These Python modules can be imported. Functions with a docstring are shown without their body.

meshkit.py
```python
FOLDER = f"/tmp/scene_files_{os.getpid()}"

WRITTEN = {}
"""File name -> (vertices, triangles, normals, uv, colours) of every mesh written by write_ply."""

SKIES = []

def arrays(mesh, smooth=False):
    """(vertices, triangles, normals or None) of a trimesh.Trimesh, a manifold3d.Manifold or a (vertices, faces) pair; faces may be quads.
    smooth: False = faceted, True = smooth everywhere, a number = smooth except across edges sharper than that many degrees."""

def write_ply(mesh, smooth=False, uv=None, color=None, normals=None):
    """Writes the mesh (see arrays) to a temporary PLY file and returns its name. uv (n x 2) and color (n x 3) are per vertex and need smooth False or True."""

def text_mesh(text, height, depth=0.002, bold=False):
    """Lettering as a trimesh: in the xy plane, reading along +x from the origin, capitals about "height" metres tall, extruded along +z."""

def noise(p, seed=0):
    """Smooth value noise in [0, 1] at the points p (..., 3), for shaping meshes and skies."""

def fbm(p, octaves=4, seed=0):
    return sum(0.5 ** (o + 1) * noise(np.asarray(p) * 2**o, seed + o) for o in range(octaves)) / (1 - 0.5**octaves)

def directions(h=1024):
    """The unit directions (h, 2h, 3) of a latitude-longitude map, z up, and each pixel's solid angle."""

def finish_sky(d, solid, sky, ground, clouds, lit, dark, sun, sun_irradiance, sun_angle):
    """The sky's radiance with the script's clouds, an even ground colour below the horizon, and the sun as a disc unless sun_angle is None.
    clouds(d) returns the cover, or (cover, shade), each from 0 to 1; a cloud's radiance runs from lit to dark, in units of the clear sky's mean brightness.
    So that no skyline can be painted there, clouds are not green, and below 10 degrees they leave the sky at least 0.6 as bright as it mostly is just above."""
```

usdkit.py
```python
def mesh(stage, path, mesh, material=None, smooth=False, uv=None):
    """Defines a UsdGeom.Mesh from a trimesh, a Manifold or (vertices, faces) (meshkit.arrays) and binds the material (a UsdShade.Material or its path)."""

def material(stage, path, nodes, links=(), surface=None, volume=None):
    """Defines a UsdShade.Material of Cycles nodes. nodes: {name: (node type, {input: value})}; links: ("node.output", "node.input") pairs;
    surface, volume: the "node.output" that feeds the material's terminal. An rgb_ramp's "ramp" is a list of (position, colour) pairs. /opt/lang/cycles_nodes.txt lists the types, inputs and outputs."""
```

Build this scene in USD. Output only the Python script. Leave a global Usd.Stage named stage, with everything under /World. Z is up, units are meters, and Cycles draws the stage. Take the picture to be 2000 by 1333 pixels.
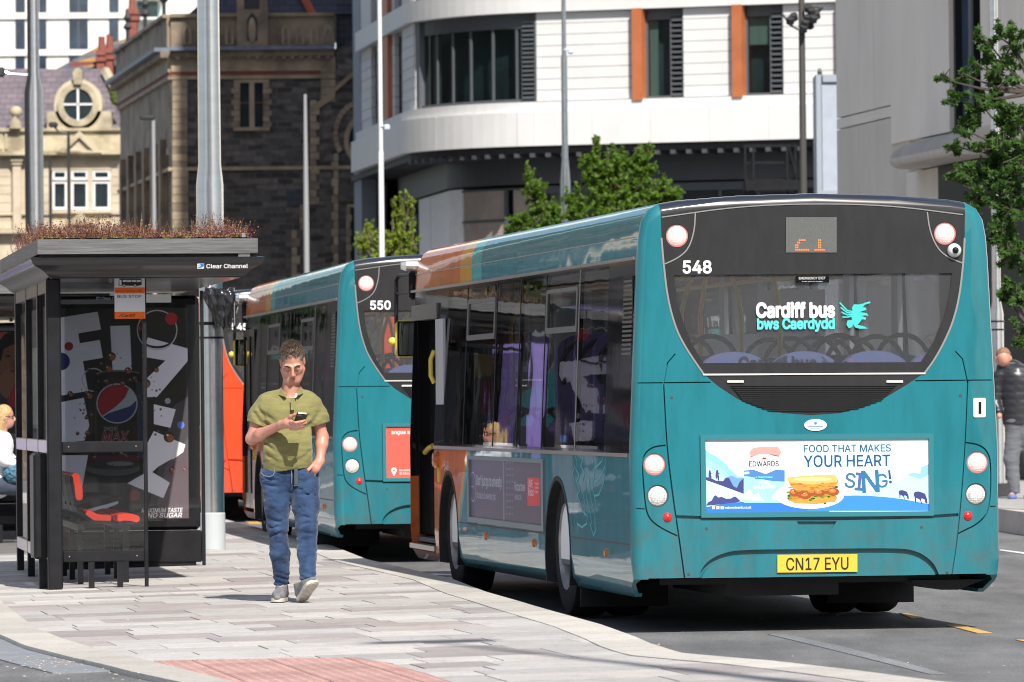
import math, random
import numpy as np
import trimesh
import usdkit, meshkit
import shapely
from shapely.geometry import Polygon, MultiPolygon, LineString, Point, box as sbox
from shapely import affinity
from shapely.ops import unary_union
import manifold3d as m3
from pxr import Usd, UsdGeom, UsdShade, UsdLux, Gf, Sdf, Vt

stage = Usd.Stage.CreateInMemory()
UsdGeom.SetStageUpAxis(stage, UsdGeom.Tokens.z)
UsdGeom.SetStageMetersPerUnit(stage, 1.0)
UsdGeom.Xform.Define(stage, '/World')
UsdGeom.Scope.Define(stage, '/World/Looks')
V = np.array

# ------------------------------------------------------------------ camera
FPX = 11100.0                      # focal length in photo pixels (2000 wide)
CAM = V([0.0, 0.0, 1.5])
PITCH = math.atan((789.0 - 666.5) / FPX)
ROLL = 0.0095
F_ = V([0, math.cos(PITCH), math.sin(PITCH)])
U0 = V([0, -math.sin(PITCH), math.cos(PITCH)])
R0 = V([1.0, 0, 0])
R_ = R0 * math.cos(ROLL) - U0 * math.sin(ROLL)
U_ = U0 * math.cos(ROLL) + R0 * math.sin(ROLL)
cam = UsdGeom.Camera.Define(stage, '/World/camera')
cam.CreateFocalLengthAttr(FPX / 2000 * 36)
cam.CreateHorizontalApertureAttr(36.0)
cam.CreateVerticalApertureAttr(36.0 * 682 / 1024)
cam.CreateFStopAttr(8.0)
cam.CreateFocusDistanceAttr(38.5)
cam.CreateClippingRangeAttr((0.5, 5000))
cam.CreateExposureAttr(0.55)
mm = np.eye(4); mm[0, :3] = R_; mm[1, :3] = U_; mm[2, :3] = -F_; mm[3, :3] = CAM
UsdGeom.Xformable(cam).AddTransformOp().Set(Gf.Matrix4d(*mm.ravel().tolist()))

# ------------------------------------------------------------------ sky and sun
SUN_AZ, SUN_EL = math.radians(17.5), math.radians(45)
SUN = V([math.sin(SUN_AZ) * math.cos(SUN_EL), -math.cos(SUN_AZ) * math.cos(SUN_EL), math.sin(SUN_EL)])
dome = UsdLux.DomeLight.Define(stage, '/World/sky')
dome.GetPrim().SetCustomDataByKey('kind', 'structure')
skym = usdkit.material(stage, '/World/Looks/sky_look', {
    's': ('sky_texture', {'sky_type': 'single_scattering', 'sun_disc': False, 'sun_elevation': SUN_EL,
                          'sun_rotation': math.atan2(SUN[0], SUN[1]), 'air_density': 1.0, 'aerosol_density': 1.6}),
    'n': ('noise_texture', {'scale': 2.2, 'detail': 6.0, 'roughness': 0.55}),
    'tc': ('texture_coordinate', {}),
    'r': ('rgb_ramp', {'ramp': [(0, (0, 0, 0)), (0.52, (0, 0, 0)), (0.66, (0.8, 0.8, 0.8)), (1, (0.9, 0.9, 0.9))]}),
    'm': ('mix', {'color2': (7.5, 7.7, 8.0)}),
    'b': ('background_shader', {'strength': 0.085})},
    [('tc.generated', 'n.vector'), ('n.fac', 'r.fac'), ('r.color', 'm.fac'), ('s.color', 'm.color1'), ('m.color', 'b.color')], surface='b.background')
UsdShade.MaterialBindingAPI.Apply(dome.GetPrim()).Bind(skym)
sun = UsdLux.DistantLight.Define(stage, '/World/sun')
sun.CreateIntensityAttr(1.15); sun.CreateNormalizeAttr(True); sun.CreateAngleAttr(0.53)
sun.CreateColorAttr(Gf.Vec3f(1.0, 0.955, 0.89))
zax = SUN; xax = np.cross([0, 0, 1.0], zax); xax /= np.linalg.norm(xax); yax = np.cross(zax, xax)
mm = np.eye(4); mm[0, :3] = xax; mm[1, :3] = yax; mm[2, :3] = zax; mm[3, :3] = SUN * 100
UsdGeom.Xformable(sun).AddTransformOp().Set(Gf.Matrix4d(*mm.ravel().tolist()))

# ------------------------------------------------------------------ helpers: objects
_used = {}
def _path(parent, name):
    k = (parent, name); n = _used.get(k, 0); _used[k] = n + 1
    return f'{parent}/{name}' if n == 0 else f'{parent}/{name}_{n:03d}'

XF = {}                                            # path of a thing -> 4x4 local-to-world (column vectors)
def thing(name, label, cat, loc=(0, 0, 0), rot=0.0, group=None, kind=None):
    p = _path('/World', name)
    x = UsdGeom.Xform.Define(stage, p)
    x.AddTranslateOp().Set(Gf.Vec3d(*map(float, loc)))
    if rot: x.AddRotateZOp().Set(math.degrees(rot))
    T = trimesh.transformations.rotation_matrix(rot, [0, 0, 1]); T[:3, 3] = loc; XF[p] = T
    keys(x.GetPrim(), label, cat, group, kind)
    return p

def keys(prim, label=None, cat=None, group=None, kind=None):
    for k, v in (('label', label), ('category', cat), ('group', group), ('kind', kind)):
        if v: prim.SetCustomDataByKey(k, v)

def tm(mesh):
    if isinstance(mesh, trimesh.Trimesh): return mesh
    if isinstance(mesh, (list,)): return trimesh.util.concatenate([tm(m) for m in mesh])
    v, f, _ = meshkit.arrays(mesh)
    return trimesh.Trimesh(v, f, process=False)

def part(parent, name, mesh, mat, smooth=False, label=None, kind=None, world=False, cat=None, group=None, col=None):
    """one Mesh prim; parent '/World' makes it a top-level object; world=True: vertices are in world space."""
    m = tm(mesh)
    if world and parent != '/World':
        root = '/'.join(parent.split('/')[:3])
        m = m.copy(); m.apply_transform(np.linalg.inv(XF[root]))
    p = _path(parent, name)
    if col is not None: smooth = False
    g = usdkit.mesh(stage, p, m, mat, smooth=smooth)
    if col is not None:
        UsdGeom.PrimvarsAPI(g).CreatePrimvar('col', Sdf.ValueTypeNames.Color3fArray, 'vertex').Set(Vt.Vec3fArray.FromNumpy(np.asarray(col, np.float32)))
    keys(g.GetPrim(), label, cat, group, kind)
    return p

# ------------------------------------------------------------------ helpers: picture <-> place
def ray(px, py):
    d = F_ + R_ * ((px - 1000.0) / FPX) + U_ * ((666.5 - py) / FPX)
    return d
def P(px, py, Y):
    d = ray(px, py); return CAM + d * (Y / d[1])
def scale_at(Y): return FPX / Y
def gz(Y): return 0.0029 * max(0.0, Y - 38.0)
def zp(X, Y): return 0.14 + 0.018 * (min(max(X, -8), 3) + 0.5) + gz(Y)
def on_pave(px, py, fn=zp):
    z = 0.14
    for _ in range(12):
        d = ray(px, py); q = CAM + d * ((z - CAM[2]) / d[2]); z = fn(q[0], q[1])
    return q
def on_road(px, py): return on_pave(px, py, lambda X, Y: gz(Y))

# ------------------------------------------------------------------ helpers: shapes
def box(x0, x1, y0, y1, z0, z1, bev=0.0):
    x0, x1 = min(x0, x1), max(x0, x1); y0, y1 = min(y0, y1), max(y0, y1); z0, z1 = min(z0, z1), max(z0, z1)
    if bev > 0:
        b = min(bev, (x1 - x0) / 2.01, (y1 - y0) / 2.01, (z1 - z0) / 2.01)
        c = V([[x0, y0, z0], [x1, y1, z1]])
        pts = []
        for sx in (0, 1):
            for sy in (0, 1):
                for sz in (0, 1):
                    q = V([c[sx, 0], c[sy, 1], c[sz, 2]]); s = V([1 - 2 * sx, 1 - 2 * sy, 1 - 2 * sz])
                    for a in range(3):
                        o = q + s * b; o[a] = q[a]; pts.append(o)
        return trimesh.convex.convex_hull(V(pts))
    m = trimesh.creation.box([x1 - x0, y1 - y0, z1 - z0]); m.apply_translation([(x0 + x1) / 2, (y0 + y1) / 2, (z0 + z1) / 2]); return m

def pbox(px0, py0, px1, py1, Y, depth, back=0.0, bev=0.0):
    """upright box whose front face fills the given photo rectangle at distance Y; depth goes away from the viewer (back: toward)."""
    pm, qm = (px0 + px1) / 2, (py0 + py1) / 2
    x0, x1 = P(px0, qm, Y)[0], P(px1, qm, Y)[0]; z1, z0 = P(pm, py0, Y)[2], P(pm, py1, Y)[2]
    return box(x0, x1, Y - back, Y + depth, z0, z1, bev)

def tube(pts, r, n=8, caps=True):
    pts = V([V(p, float) for p in pts]); r = np.broadcast_to(r, len(pts))
    vs, fs = [], []
    t = np.gradient(pts, axis=0); t /= np.linalg.norm(t, axis=1, keepdims=True) + 1e-12
    a = V([0, 0, 1.0]) if abs(t[0][2]) < 0.9 else V([1.0, 0, 0])
    nrm = np.cross(t[0], a); nrm /= np.linalg.norm(nrm)
    ang = np.arange(n) / n * 2 * np.pi
    for i in range(len(pts)):
        nrm = nrm - t[i] * nrm.dot(t[i]); nrm /= np.linalg.norm(nrm); b = np.cross(t[i], nrm)
        vs.append(pts[i] + r[i] * (np.cos(ang)[:, None] * nrm + np.sin(ang)[:, None] * b))
    v = np.vstack(vs)
    for i in range(len(pts) - 1):
        for k in range(n):
            k2 = (k + 1) % n; p, q = i * n, (i + 1) * n
            fs += [[p + k, p + k2, q + k2], [p + k, q + k2, q + k]]
    if caps:
        v = np.vstack([v, pts[0], pts[-1]]); c0, c1 = len(v) - 2, len(v) - 1; L = (len(pts) - 1) * n
        for k in range(n):
            k2 = (k + 1) % n; fs += [[c0, k2, k], [c1, L + k, L + k2]]
    return trimesh.Trimesh(v, V(fs), process=False)

def lathe(prof, n=24, axis='z'):
    m = trimesh.creation.revolve(V(prof, float), sections=n)
    if m.volume < 0: m.invert()
    if axis == 'y': m.apply_transform(V([[1, 0, 0, 0], [0, 0, 1, 0], [0, -1, 0, 0], [0, 0, 0, 1.0]]))
    if axis == 'x': m.apply_transform(V([[0, 0, 1, 0], [0, 1, 0, 0], [-1, 0, 0, 0], [0, 0, 0, 1.0]]))
    return m
def moved(m, *d):
    m = m.copy(); m.apply_translation(d if len(d) == 3 else d[0]); return m

def xs(poly):
    polys = [poly] if isinstance(poly, Polygon) else [g for g in poly.geoms if isinstance(g, Polygon)]
    cs = []
    for p in polys:
        if p.area < 1e-9: continue
        p = shapely.geometry.polygon.orient(p)
        cs.append(np.array(p.exterior.coords)[:-1]); cs += [np.array(h.coords)[:-1] for h in p.interiors]
    return m3.CrossSection([c.astype(np.float32) for c in cs], m3.FillRule.EvenOdd)
def prism(poly, h, mat=None):
    m = xs(poly).extrude(h)
    return m if mat is None else m.transform(np.asarray(mat, float)[:3, :4])
def prism_x(poly, x0, x1):   # poly in (y,z)
    return prism(poly, x1 - x0, [[0, 0, 1, x0], [1, 0, 0, 0], [0, 1, 0, 0]])
def prism_y(poly, y0, y1):   # poly in (x,z)
    return prism(poly, y1 - y0, [[1, 0, 0, 0], [0, 0, -1, y1], [0, 1, 0, 0]])
def prism_z(poly, z0, z1):
    return prism(poly, z1 - z0, [[1, 0, 0, 0], [0, 1, 0, 0], [0, 0, 1, z0]])
def to_m3(m):
    if isinstance(m, m3.Manifold): return m
    m = tm(m).copy(); m.merge_vertices()
    return m3.Manifold(m3.Mesh(np.asarray(m.vertices, np.float32), np.asarray(m.faces, np.uint32)))
def pane(poly, O, ex, ey, t=0.003, off=0.0):
    """2-D shape laid on the plane (O; ex, ey), t thick, off above it."""
    ex, ey = V(ex, float), V(ey, float); n = np.cross(ex, ey); O = V(O, float) + n * off
    mt = np.eye(4); mt[:3, 0], mt[:3, 1], mt[:3, 2], mt[:3, 3] = ex, ey, n, O
    polys = [poly] if isinstance(poly, Polygon) else [g for g in poly.geoms if isinstance(g, Polygon)]
    ms = [trimesh.creation.extrude_polygon(p, t, engine='earcut') for p in polys if p.area > 1e-8]
    m = trimesh.util.concatenate(ms); m.apply_transform(mt); return m
def text2d(s, height, bold=False, w=None, center=False):
    """lettering as flat trimesh in xy; w: squeeze or stretch to that width."""
    m = meshkit.text_mesh(s, height, depth=0.001, bold=bold)
    if w: m.apply_scale([w / m.extents[0], 1, 1])
    m.apply_translation([-m.bounds[0][0] - (m.extents[0] / 2 if center else 0), 0, 0]); return m
def text_on(s, height, O, ex, ey, off=0.004, bold=False, w=None, center=False, t=1.0):
    m = text2d(s, height, bold, w, center)
    ex, ey = V(ex, float), V(ey, float); n = np.cross(ex, ey)
    mt = np.eye(4); mt[:3, 0], mt[:3, 1], mt[:3, 2], mt[:3, 3] = ex, ey, n * t, V(O, float) + n * off
    m.apply_transform(mt); return m
def chaikin(p, n=2):
    p = V([V(q, float) for q in p])
    if len(p) < 4: return p
    for _ in range(n): p = np.vstack([p[:1], np.stack([.75 * p[:-1] + .25 * p[1:], .25 * p[:-1] + .75 * p[1:]], 1).reshape(-1, 2), p[-1:]])
    return p
def ell(cx, cy, rx, ry, n=32):
    a = np.arange(n) / n * 2 * np.pi; return Polygon(np.c_[cx + rx * np.cos(a), cy + ry * np.sin(a)])
def rrect(x0, y0, x1, y1, r=0.02): return sbox(x0 + r, y0 + r, x1 - r, y1 - r).buffer(r, quad_segs=4)
def arc(cx, cy, r, a0, a1, n=16, ry=None):
    a = np.radians(np.linspace(a0, a1, n)); return np.c_[cx + r * np.cos(a), cy + (ry or r) * np.sin(a)]
def text_poly(s, height, bold=False, w=None, heavy=0.0, slant=0.0):
    m = text2d(s, height, bold, None); up = m.face_normals[:, 2] > .5
    g = unary_union(shapely.buffer(shapely.polygons(m.vertices[m.faces[up]][:, :, :2]), height * 1e-4))
    if heavy: g = g.buffer(heavy * height, quad_segs=2)
    if slant: g = affinity.affine_transform(g, [1, slant, 0, 1, 0, 0])
    b = g.bounds; g = affinity.translate(g, -b[0], 0)
    return affinity.scale(g, w / (b[2] - b[0]), 1, origin=(0, 0)) if w else g
class Print:
    """flat print in many colours: shapes laid one over the other, each cut out of those below; one flat mesh."""
    def __init__(s, O, ex, ey, off=0.002, step=0):
        s.O, s.ex, s.ey, s.off, s.L = V(O, float), V(ex, float), V(ey, float), off, []
    def add(s, poly, color):
        if not poly.is_empty: s.L.append((poly, color))
    def text(s, t, h, x, y, color, bold=False, w=None, heavy=0.0, slant=0.0): s.add(affinity.translate(text_poly(t, h, bold, w, heavy, slant), x, y), color)
    def mesh(s):
        vs, fs, cs, n = [], [], [], 0; cover = Polygon(); N = np.cross(s.ex, s.ey)
        for g, c in s.L[::-1]:
            q = g.difference(cover)
            for p in ([q] if isinstance(q, Polygon) else getattr(q, 'geoms', [])):
                if not isinstance(p, Polygon) or p.area < 1e-7: continue
                v, f = trimesh.creation.triangulate_polygon(p, engine='earcut')
                vs.append(s.O + N * s.off + v[:, :1] * s.ex + v[:, 1:2] * s.ey); fs.append(f + n); cs.append(np.tile(V(c, float), (len(v), 1))); n += len(v)
            cover = cover.union(g)
        m = trimesh.Trimesh(np.vstack(vs), np.vstack(fs), process=False)
        fl = m.face_normals @ N < 0; f = m.faces.copy(); f[fl] = f[fl][:, ::-1]
        return trimesh.Trimesh(m.vertices, f, process=False), np.vstack(cs)

# ------------------------------------------------------------------ helpers: materials
MATS = {}
def lin(r, g, b):
    return tuple((c / 12.92 if c <= 0.04045 else ((c + 0.055) / 1.055) ** 2.4) for c in (r / 255, g / 255, b / 255))
def mat(name, color=(0.5, 0.5, 0.5), rough=0.5, metal=0.0, coat=0.0, var=0.0, vscale=4.0, bump=0.0, bscale=30.0, spec=0.5, stretch=None,
        color2=None, lo=0.35, hi=0.65, detail=5.0, rvar=0.0, world=False, coat_rough=0.03, bdist=0.01, **extra):
    if name in MATS: return MATS[name]
    n = {'p': ('principled_bsdf', {'base_color': color, 'roughness': rough, 'metallic': metal, 'coat_weight': coat, 'coat_roughness': coat_rough, 'specular_ior_level': spec, **extra})}
    l = []
    if var or bump or color2 is not None:
        n['tc'] = ('geometry' if world else 'texture_coordinate', {})
        n['mp'] = ('mapping', {'scale': stretch or (1, 1, 1)})
        l.append(('tc.position' if world else 'tc.object', 'mp.vector'))
    if var or color2 is not None:
        c = V(color)
        a, b = (c * (1 - var), c * (1 + var)) if color2 is None else (c, V(color2))
        n['n'] = ('noise_texture', {'scale': vscale, 'detail': detail, 'roughness': 0.6})
        n['r'] = ('rgb_ramp', {'ramp': [(lo, tuple(a)), (hi, tuple(b))]})
        l += [('mp.vector', 'n.vector'), ('n.fac', 'r.fac'), ('r.color', 'p.base_color')]
        if rvar:
            n['rr'] = ('map_range', {'from_min': 0.3, 'from_max': 0.7, 'to_min': max(0.02, rough - rvar), 'to_max': rough + rvar})
            l += [('n.fac', 'rr.value'), ('rr.result', 'p.roughness')]
    if bump:
        n['bn'] = ('noise_texture', {'scale': bscale, 'detail': 4.0})
        n['bp'] = ('bump', {'strength': bump, 'distance': bdist})
        l += [('mp.vector', 'bn.vector'), ('bn.fac', 'bp.height'), ('bp.normal', 'p.normal')]
        if coat: l.append(('bp.normal', 'p.coat_normal')) if extra.get('_coatbump') else None
    MATS[name] = usdkit.material(stage, f'/World/Looks/{name}', n, l, surface='p.BSDF')
    return MATS[name]
def schlick(f0, nodes, links, to):
    """reflectance of a pane, the same from both of its sides."""
    nodes.update({'fg': ('geometry', {}), 'fd': ('vector_math', {'math_type': 'dot_product'}), 'fa': ('math', {'math_type': 'absolute'}), 'fo': ('math', {'math_type': 'subtract', 'value1': 1.0}),
                  'fp': ('math', {'math_type': 'power', 'value2': 5.0}), 'fm': ('math', {'math_type': 'multiply_add', 'value2': 1 - f0, 'value3': f0})})
    links += [('fg.incoming', 'fd.vector1'), ('fg.normal', 'fd.vector2'), ('fd.value', 'fa.value1'), ('fa.value', 'fo.value2'), ('fo.value', 'fp.value1'), ('fp.value', 'fm.value1'), ('fm.value', to)]
    return nodes, links
def glass(name, tint=(0.5, 0.5, 0.5), ior=1.5, rough=0.0, gloss=(1, 1, 1)):
    if name in MATS: return MATS[name]
    MATS[name] = usdkit.material(stage, f'/World/Looks/{name}', *schlick(((ior - 1) / (ior + 1)) ** 2, {
        't': ('transparent_bsdf', {'color': tint}), 'g': ('glossy_bsdf', {'color': gloss, 'roughness': rough}), 'm': ('mix_closure', {})},
        [('t.BSDF', 'm.closure1'), ('g.BSDF', 'm.closure2')], 'm.fac'), surface='m.closure')
    return MATS[name]
def leafmat(name, c1, c2, trans=0.4):
    if name in MATS: return MATS[name]
    MATS[name] = usdkit.material(stage, f'/World/Looks/{name}', {
        'g': ('geometry', {}), 'r': ('rgb_ramp', {'ramp': [(0, c1), (1, c2)]}),
        'p': ('principled_bsdf', {'roughness': 0.5, 'specular_ior_level': 0.35}), 't': ('translucent_bsdf', {}), 'm': ('mix_closure', {'fac': trans})},
        [('g.random_per_island', 'r.fac'), ('r.color', 'p.base_color'), ('r.color', 't.color'), ('p.BSDF', 'm.closure1'), ('t.BSDF', 'm.closure2')], surface='m.closure')
    return MATS[name]
printm = usdkit.material(stage, '/World/Looks/print', {'a': ('attribute', {'attribute': 'col'}), 'p': ('principled_bsdf', {'roughness': 0.25})},
                         [('a.color', 'p.base_color')], surface='p.BSDF')
black_gloss = mat('black_gloss', (0.008, 0.008, 0.009), 0.12, spec=0.4)
black_satin = mat('black_satin', (0.012, 0.012, 0.014), 0.38, spec=.28, var=0.25, vscale=6, bump=0.05)
dark_metal = mat('dark_metal', (0.05, 0.052, 0.055), 0.4, metal=0.3, var=0.2)
steel = mat('galvanised_steel', (0.74, 0.75, 0.76), 0.27, metal=1.0, var=0.05, vscale=4, stretch=(1, 1, 3), bump=0.03, bscale=60)
alu = mat('aluminium', (0.72, 0.73, 0.74), 0.28, metal=0.9)
rubber = mat('rubber', (0.015, 0.015, 0.016), 0.75, var=0.3, vscale=12)
white_paint = mat('white_paint', (0.78, 0.78, 0.77), 0.4)
clear_glass = glass('clear_glass', (0.88, 0.92, 0.90))
# ================================================================== GROUND
rng = np.random.default_rng(7)
AX = V([-0.1561, 0.9877, 0.0]); AR = V([0.9877, 0.1561, 0.0])      # the street's direction and its right

def asphalt(name, c, seed=0):
    return usdkit.material(stage, f'/World/Looks/{name}', {
        'g': ('geometry', {}), 'n1': ('noise_texture', {'scale': 0.35, 'detail': 6.0, 'roughness': 0.65}), 'n2': ('noise_texture', {'scale': 60.0, 'detail': 3.0}),
        'mp': ('mapping', {'scale': (1.0, 0.16, 1.0), 'rotation': (0, 0, -0.157), 'location': (seed, seed, 0)}),
        'n3': ('noise_texture', {'scale': 2.2, 'detail': 7.0, 'roughness': 0.7}),
        'r1': ('rgb_ramp', {'ramp': [(0.3, tuple(V(c) * 0.72)), (0.7, tuple(V(c) * 1.25))]}),
        'r2': ('rgb_ramp', {'ramp': [(0.3, (0.6, 0.6, 0.6)), (0.7, (1.3, 1.3, 1.3))]}),
        'r3': ('rgb_ramp', {'ramp': [(0.38, (0.8, 0.8, 0.8)), (0.62, (1.15, 1.15, 1.15))]}),
        'm': ('mix', {'mix_type': 'multiply', 'fac': 1.0}), 'm2': ('mix', {'mix_type': 'multiply', 'fac': 1.0}),
        'b': ('bump', {'strength': 0.5, 'distance': 0.004}), 'p': ('principled_bsdf', {'roughness': 0.82, 'specular_ior_level': 0.3})},
        [('g.position', 'mp.vector'), ('g.position', 'n1.vector'), ('g.position', 'n2.vector'), ('mp.vector', 'n3.vector'), ('n1.fac', 'r1.fac'), ('n2.fac', 'r2.fac'), ('n3.fac', 'r3.fac'),
         ('r1.color', 'm.color1'), ('r2.color', 'm.color2'), ('m.color', 'm2.color1'), ('r3.color', 'm2.color2'), ('m2.color', 'p.base_color'), ('n2.fac', 'b.height'), ('b.normal', 'p.normal')], surface='p.BSDF')
def stone(name, c, var=0.1, sc=3.0):
    return usdkit.material(stage, f'/World/Looks/{name}', {
        'g': ('geometry', {}), 'n1': ('noise_texture', {'scale': sc, 'detail': 6.0, 'roughness': 0.6}), 'n2': ('noise_texture', {'scale': 120.0, 'detail': 2.0}),
        'oi': ('object_info', {}), 'ro': ('map_range', {'from_min': 0.0, 'from_max': 1.0, 'to_min': 0.86, 'to_max': 1.1}),
        'r1': ('rgb_ramp', {'ramp': [(0.3, tuple(V(c) * (1 - var))), (0.7, tuple(V(c) * (1 + var)))]}),
        'r2': ('rgb_ramp', {'ramp': [(0.3, (0.74, 0.74, 0.74)), (0.7, (1.14, 1.14, 1.14))]}), 'vo': ('voronoi_texture', {'scale': 2.2}), 'rv': ('rgb_ramp', {'ramp': [(0.0, (.55, .55, .56)), (0.035, (.6, .6, .6)), (0.05, (1, 1, 1)), (1, (1, 1, 1))]}), 'm5': ('mix', {'mix_type': 'multiply', 'fac': 1.0}), 'n4': ('noise_texture', {'scale': 9.0, 'detail': 8.0, 'roughness': 0.75}), 'r4': ('rgb_ramp', {'ramp': [(0.30, (0.72, 0.71, 0.70)), (0.46, (1, 1, 1)), (0.7, (1.06, 1.06, 1.05))]}), 'm4': ('mix', {'mix_type': 'multiply', 'fac': 1.0}),
        'm': ('mix', {'mix_type': 'multiply', 'fac': 1.0}), 'm2': ('mix', {'mix_type': 'multiply', 'fac': 1.0}), 'cc': ('combine_color', {}),
        'b': ('bump', {'strength': 0.25, 'distance': 0.002}), 'p': ('principled_bsdf', {'roughness': 0.72, 'specular_ior_level': 0.35})},
        [('g.position', 'n1.vector'), ('g.position', 'n2.vector'), ('n1.fac', 'r1.fac'), ('n2.fac', 'r2.fac'), ('oi.random', 'ro.value'), ('ro.result', 'cc.r'), ('ro.result', 'cc.g'), ('ro.result', 'cc.b'),
         ('r1.color', 'm.color1'), ('r2.color', 'm.color2'), ('m.color', 'm2.color1'), ('cc.color', 'm2.color2'), ('g.position', 'n4.vector'), ('n4.fac', 'r4.fac'), ('m2.color', 'm4.color1'), ('r4.color', 'm4.color2'), ('g.position', 'vo.vector'), ('vo.distance', 'rv.fac'), ('m4.color', 'm5.color1'), ('rv.color', 'm5.color2'), ('m5.color', 'p.base_color'), ('n2.fac', 'b.height'), ('b.normal', 'p.normal')], surface='p.BSDF')
m_road = asphalt('road_asphalt', (0.15, 0.15, 0.152))
m_road2 = asphalt('side_road_asphalt', (0.15, 0.15, 0.15), 3.1)
m_pav = [stone('paving_pale', (0.49, 0.46, 0.433), .1), stone('paving_grey', (0.445, 0.425, 0.405), .1), stone('paving_mauve', (0.35, 0.315, 0.303), .1), stone('paving_pink', (0.395, 0.35, 0.33), .1)]
m_bed = stone('paving_bed', (0.16, 0.15, 0.14))
m_kerb = stone('kerb_granite', (0.50, 0.47, 0.425), 0.1, 2.0)
m_tact = stone('tactile_red', (0.44, 0.262, 0.232), 0.12)
m_yel = mat('road_yellow', (0.56, 0.34, 0.08), 0.7, color2=(0.36, 0.26, 0.13), vscale=9, lo=0.48, hi=0.72, world=True)
m_wht = mat('road_white', (0.72, 0.72, 0.70), 0.7, color2=(0.4, 0.4, 0.4), vscale=7, lo=0.5, hi=0.72, world=True)

def sheet(poly, zf, cell=None):
    """flat sheet over a polygon in plan, with height zf(X, Y); cut in strips so that it follows the slopes."""
    ys = [poly.bounds[1], 38.0] + list(np.arange(44, 140, 8)) + [poly.bounds[3]]
    ys = sorted(y for y in set(ys) if poly.bounds[1] <= y <= poly.bounds[3])
    vs, fs, n = [], [], 0
    for a, b in zip(ys[:-1], ys[1:]):
        g = poly.intersection(sbox(poly.bounds[0] - 1, a, poly.bounds[2] + 1, b))
        for q in ([g] if isinstance(g, Polygon) else getattr(g, 'geoms', [])):
            if not isinstance(q, Polygon) or q.area < 1e-4: continue
            v, f = trimesh.creation.triangulate_polygon(q, engine='earcut')
            vs.append(np.c_[v, [zf(x, y) for x, y in v]]); fs.append(f + n); n += len(v)
    m = trimesh.Trimesh(np.vstack(vs), np.vstack(fs), process=False)
    if m.face_normals[:, 2].mean() < 0: m.invert()
    return m
def slab(poly, zf, t):
    """thin slab with upright sides: polygon in plan, top at zf, t deep."""
    m = trimesh.creation.extrude_polygon(poly, t, engine='earcut')
    v = m.vertices.copy(); v[:, 2] = [zf(x, y) - (t - z) for x, y, z in v]
    return trimesh.Trimesh(v, m.faces, process=False)

road = part('/World', 'road', sheet(sbox(-400, -60, 400, 140), lambda x, y: gz(y) - 0.0), m_road, kind='structure', label='grey asphalt bus lane under the buses')
part('/World', 'far_ground', sheet(sbox(-900, 140.002, 900, 1800), lambda x, y: gz(140)), m_road, kind='structure', label='grey ground beyond the street')

# pavement outline: left kerb, right kerb
lo_px = [(0, 1241), (47, 1262), (145, 1287), (205, 1300), (250, 1312), (347, 1333)]
li_px = [(0, 1172), (15, 1185), (50, 1212), (75, 1230), (125, 1249), (200, 1271), (285, 1290), (375, 1312), (457, 1333)]
ro_px = [(1842, 1333), (1676, 1311), (1510, 1292), (1400, 1283), (1335, 1277), (1305, 1269), (1274, 1259), (1242, 1245), (1175, 1221), (1085, 1196), (1017, 1176), (950, 1157), (882, 1131)]
lo = [on_pave(*p)[:2] for p in lo_px]; li = [on_pave(*p)[:2] for p in li_px]; ro = [on_pave(*p)[:2] for p in ro_px]
lo = [V([-10.6, 60.0]), V([-7.4, 50.0]), V([-4.9, 42.5]), V([-3.75, 37.6])] + lo + [lo[-1] + V([1.9, -7.0])]
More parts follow.
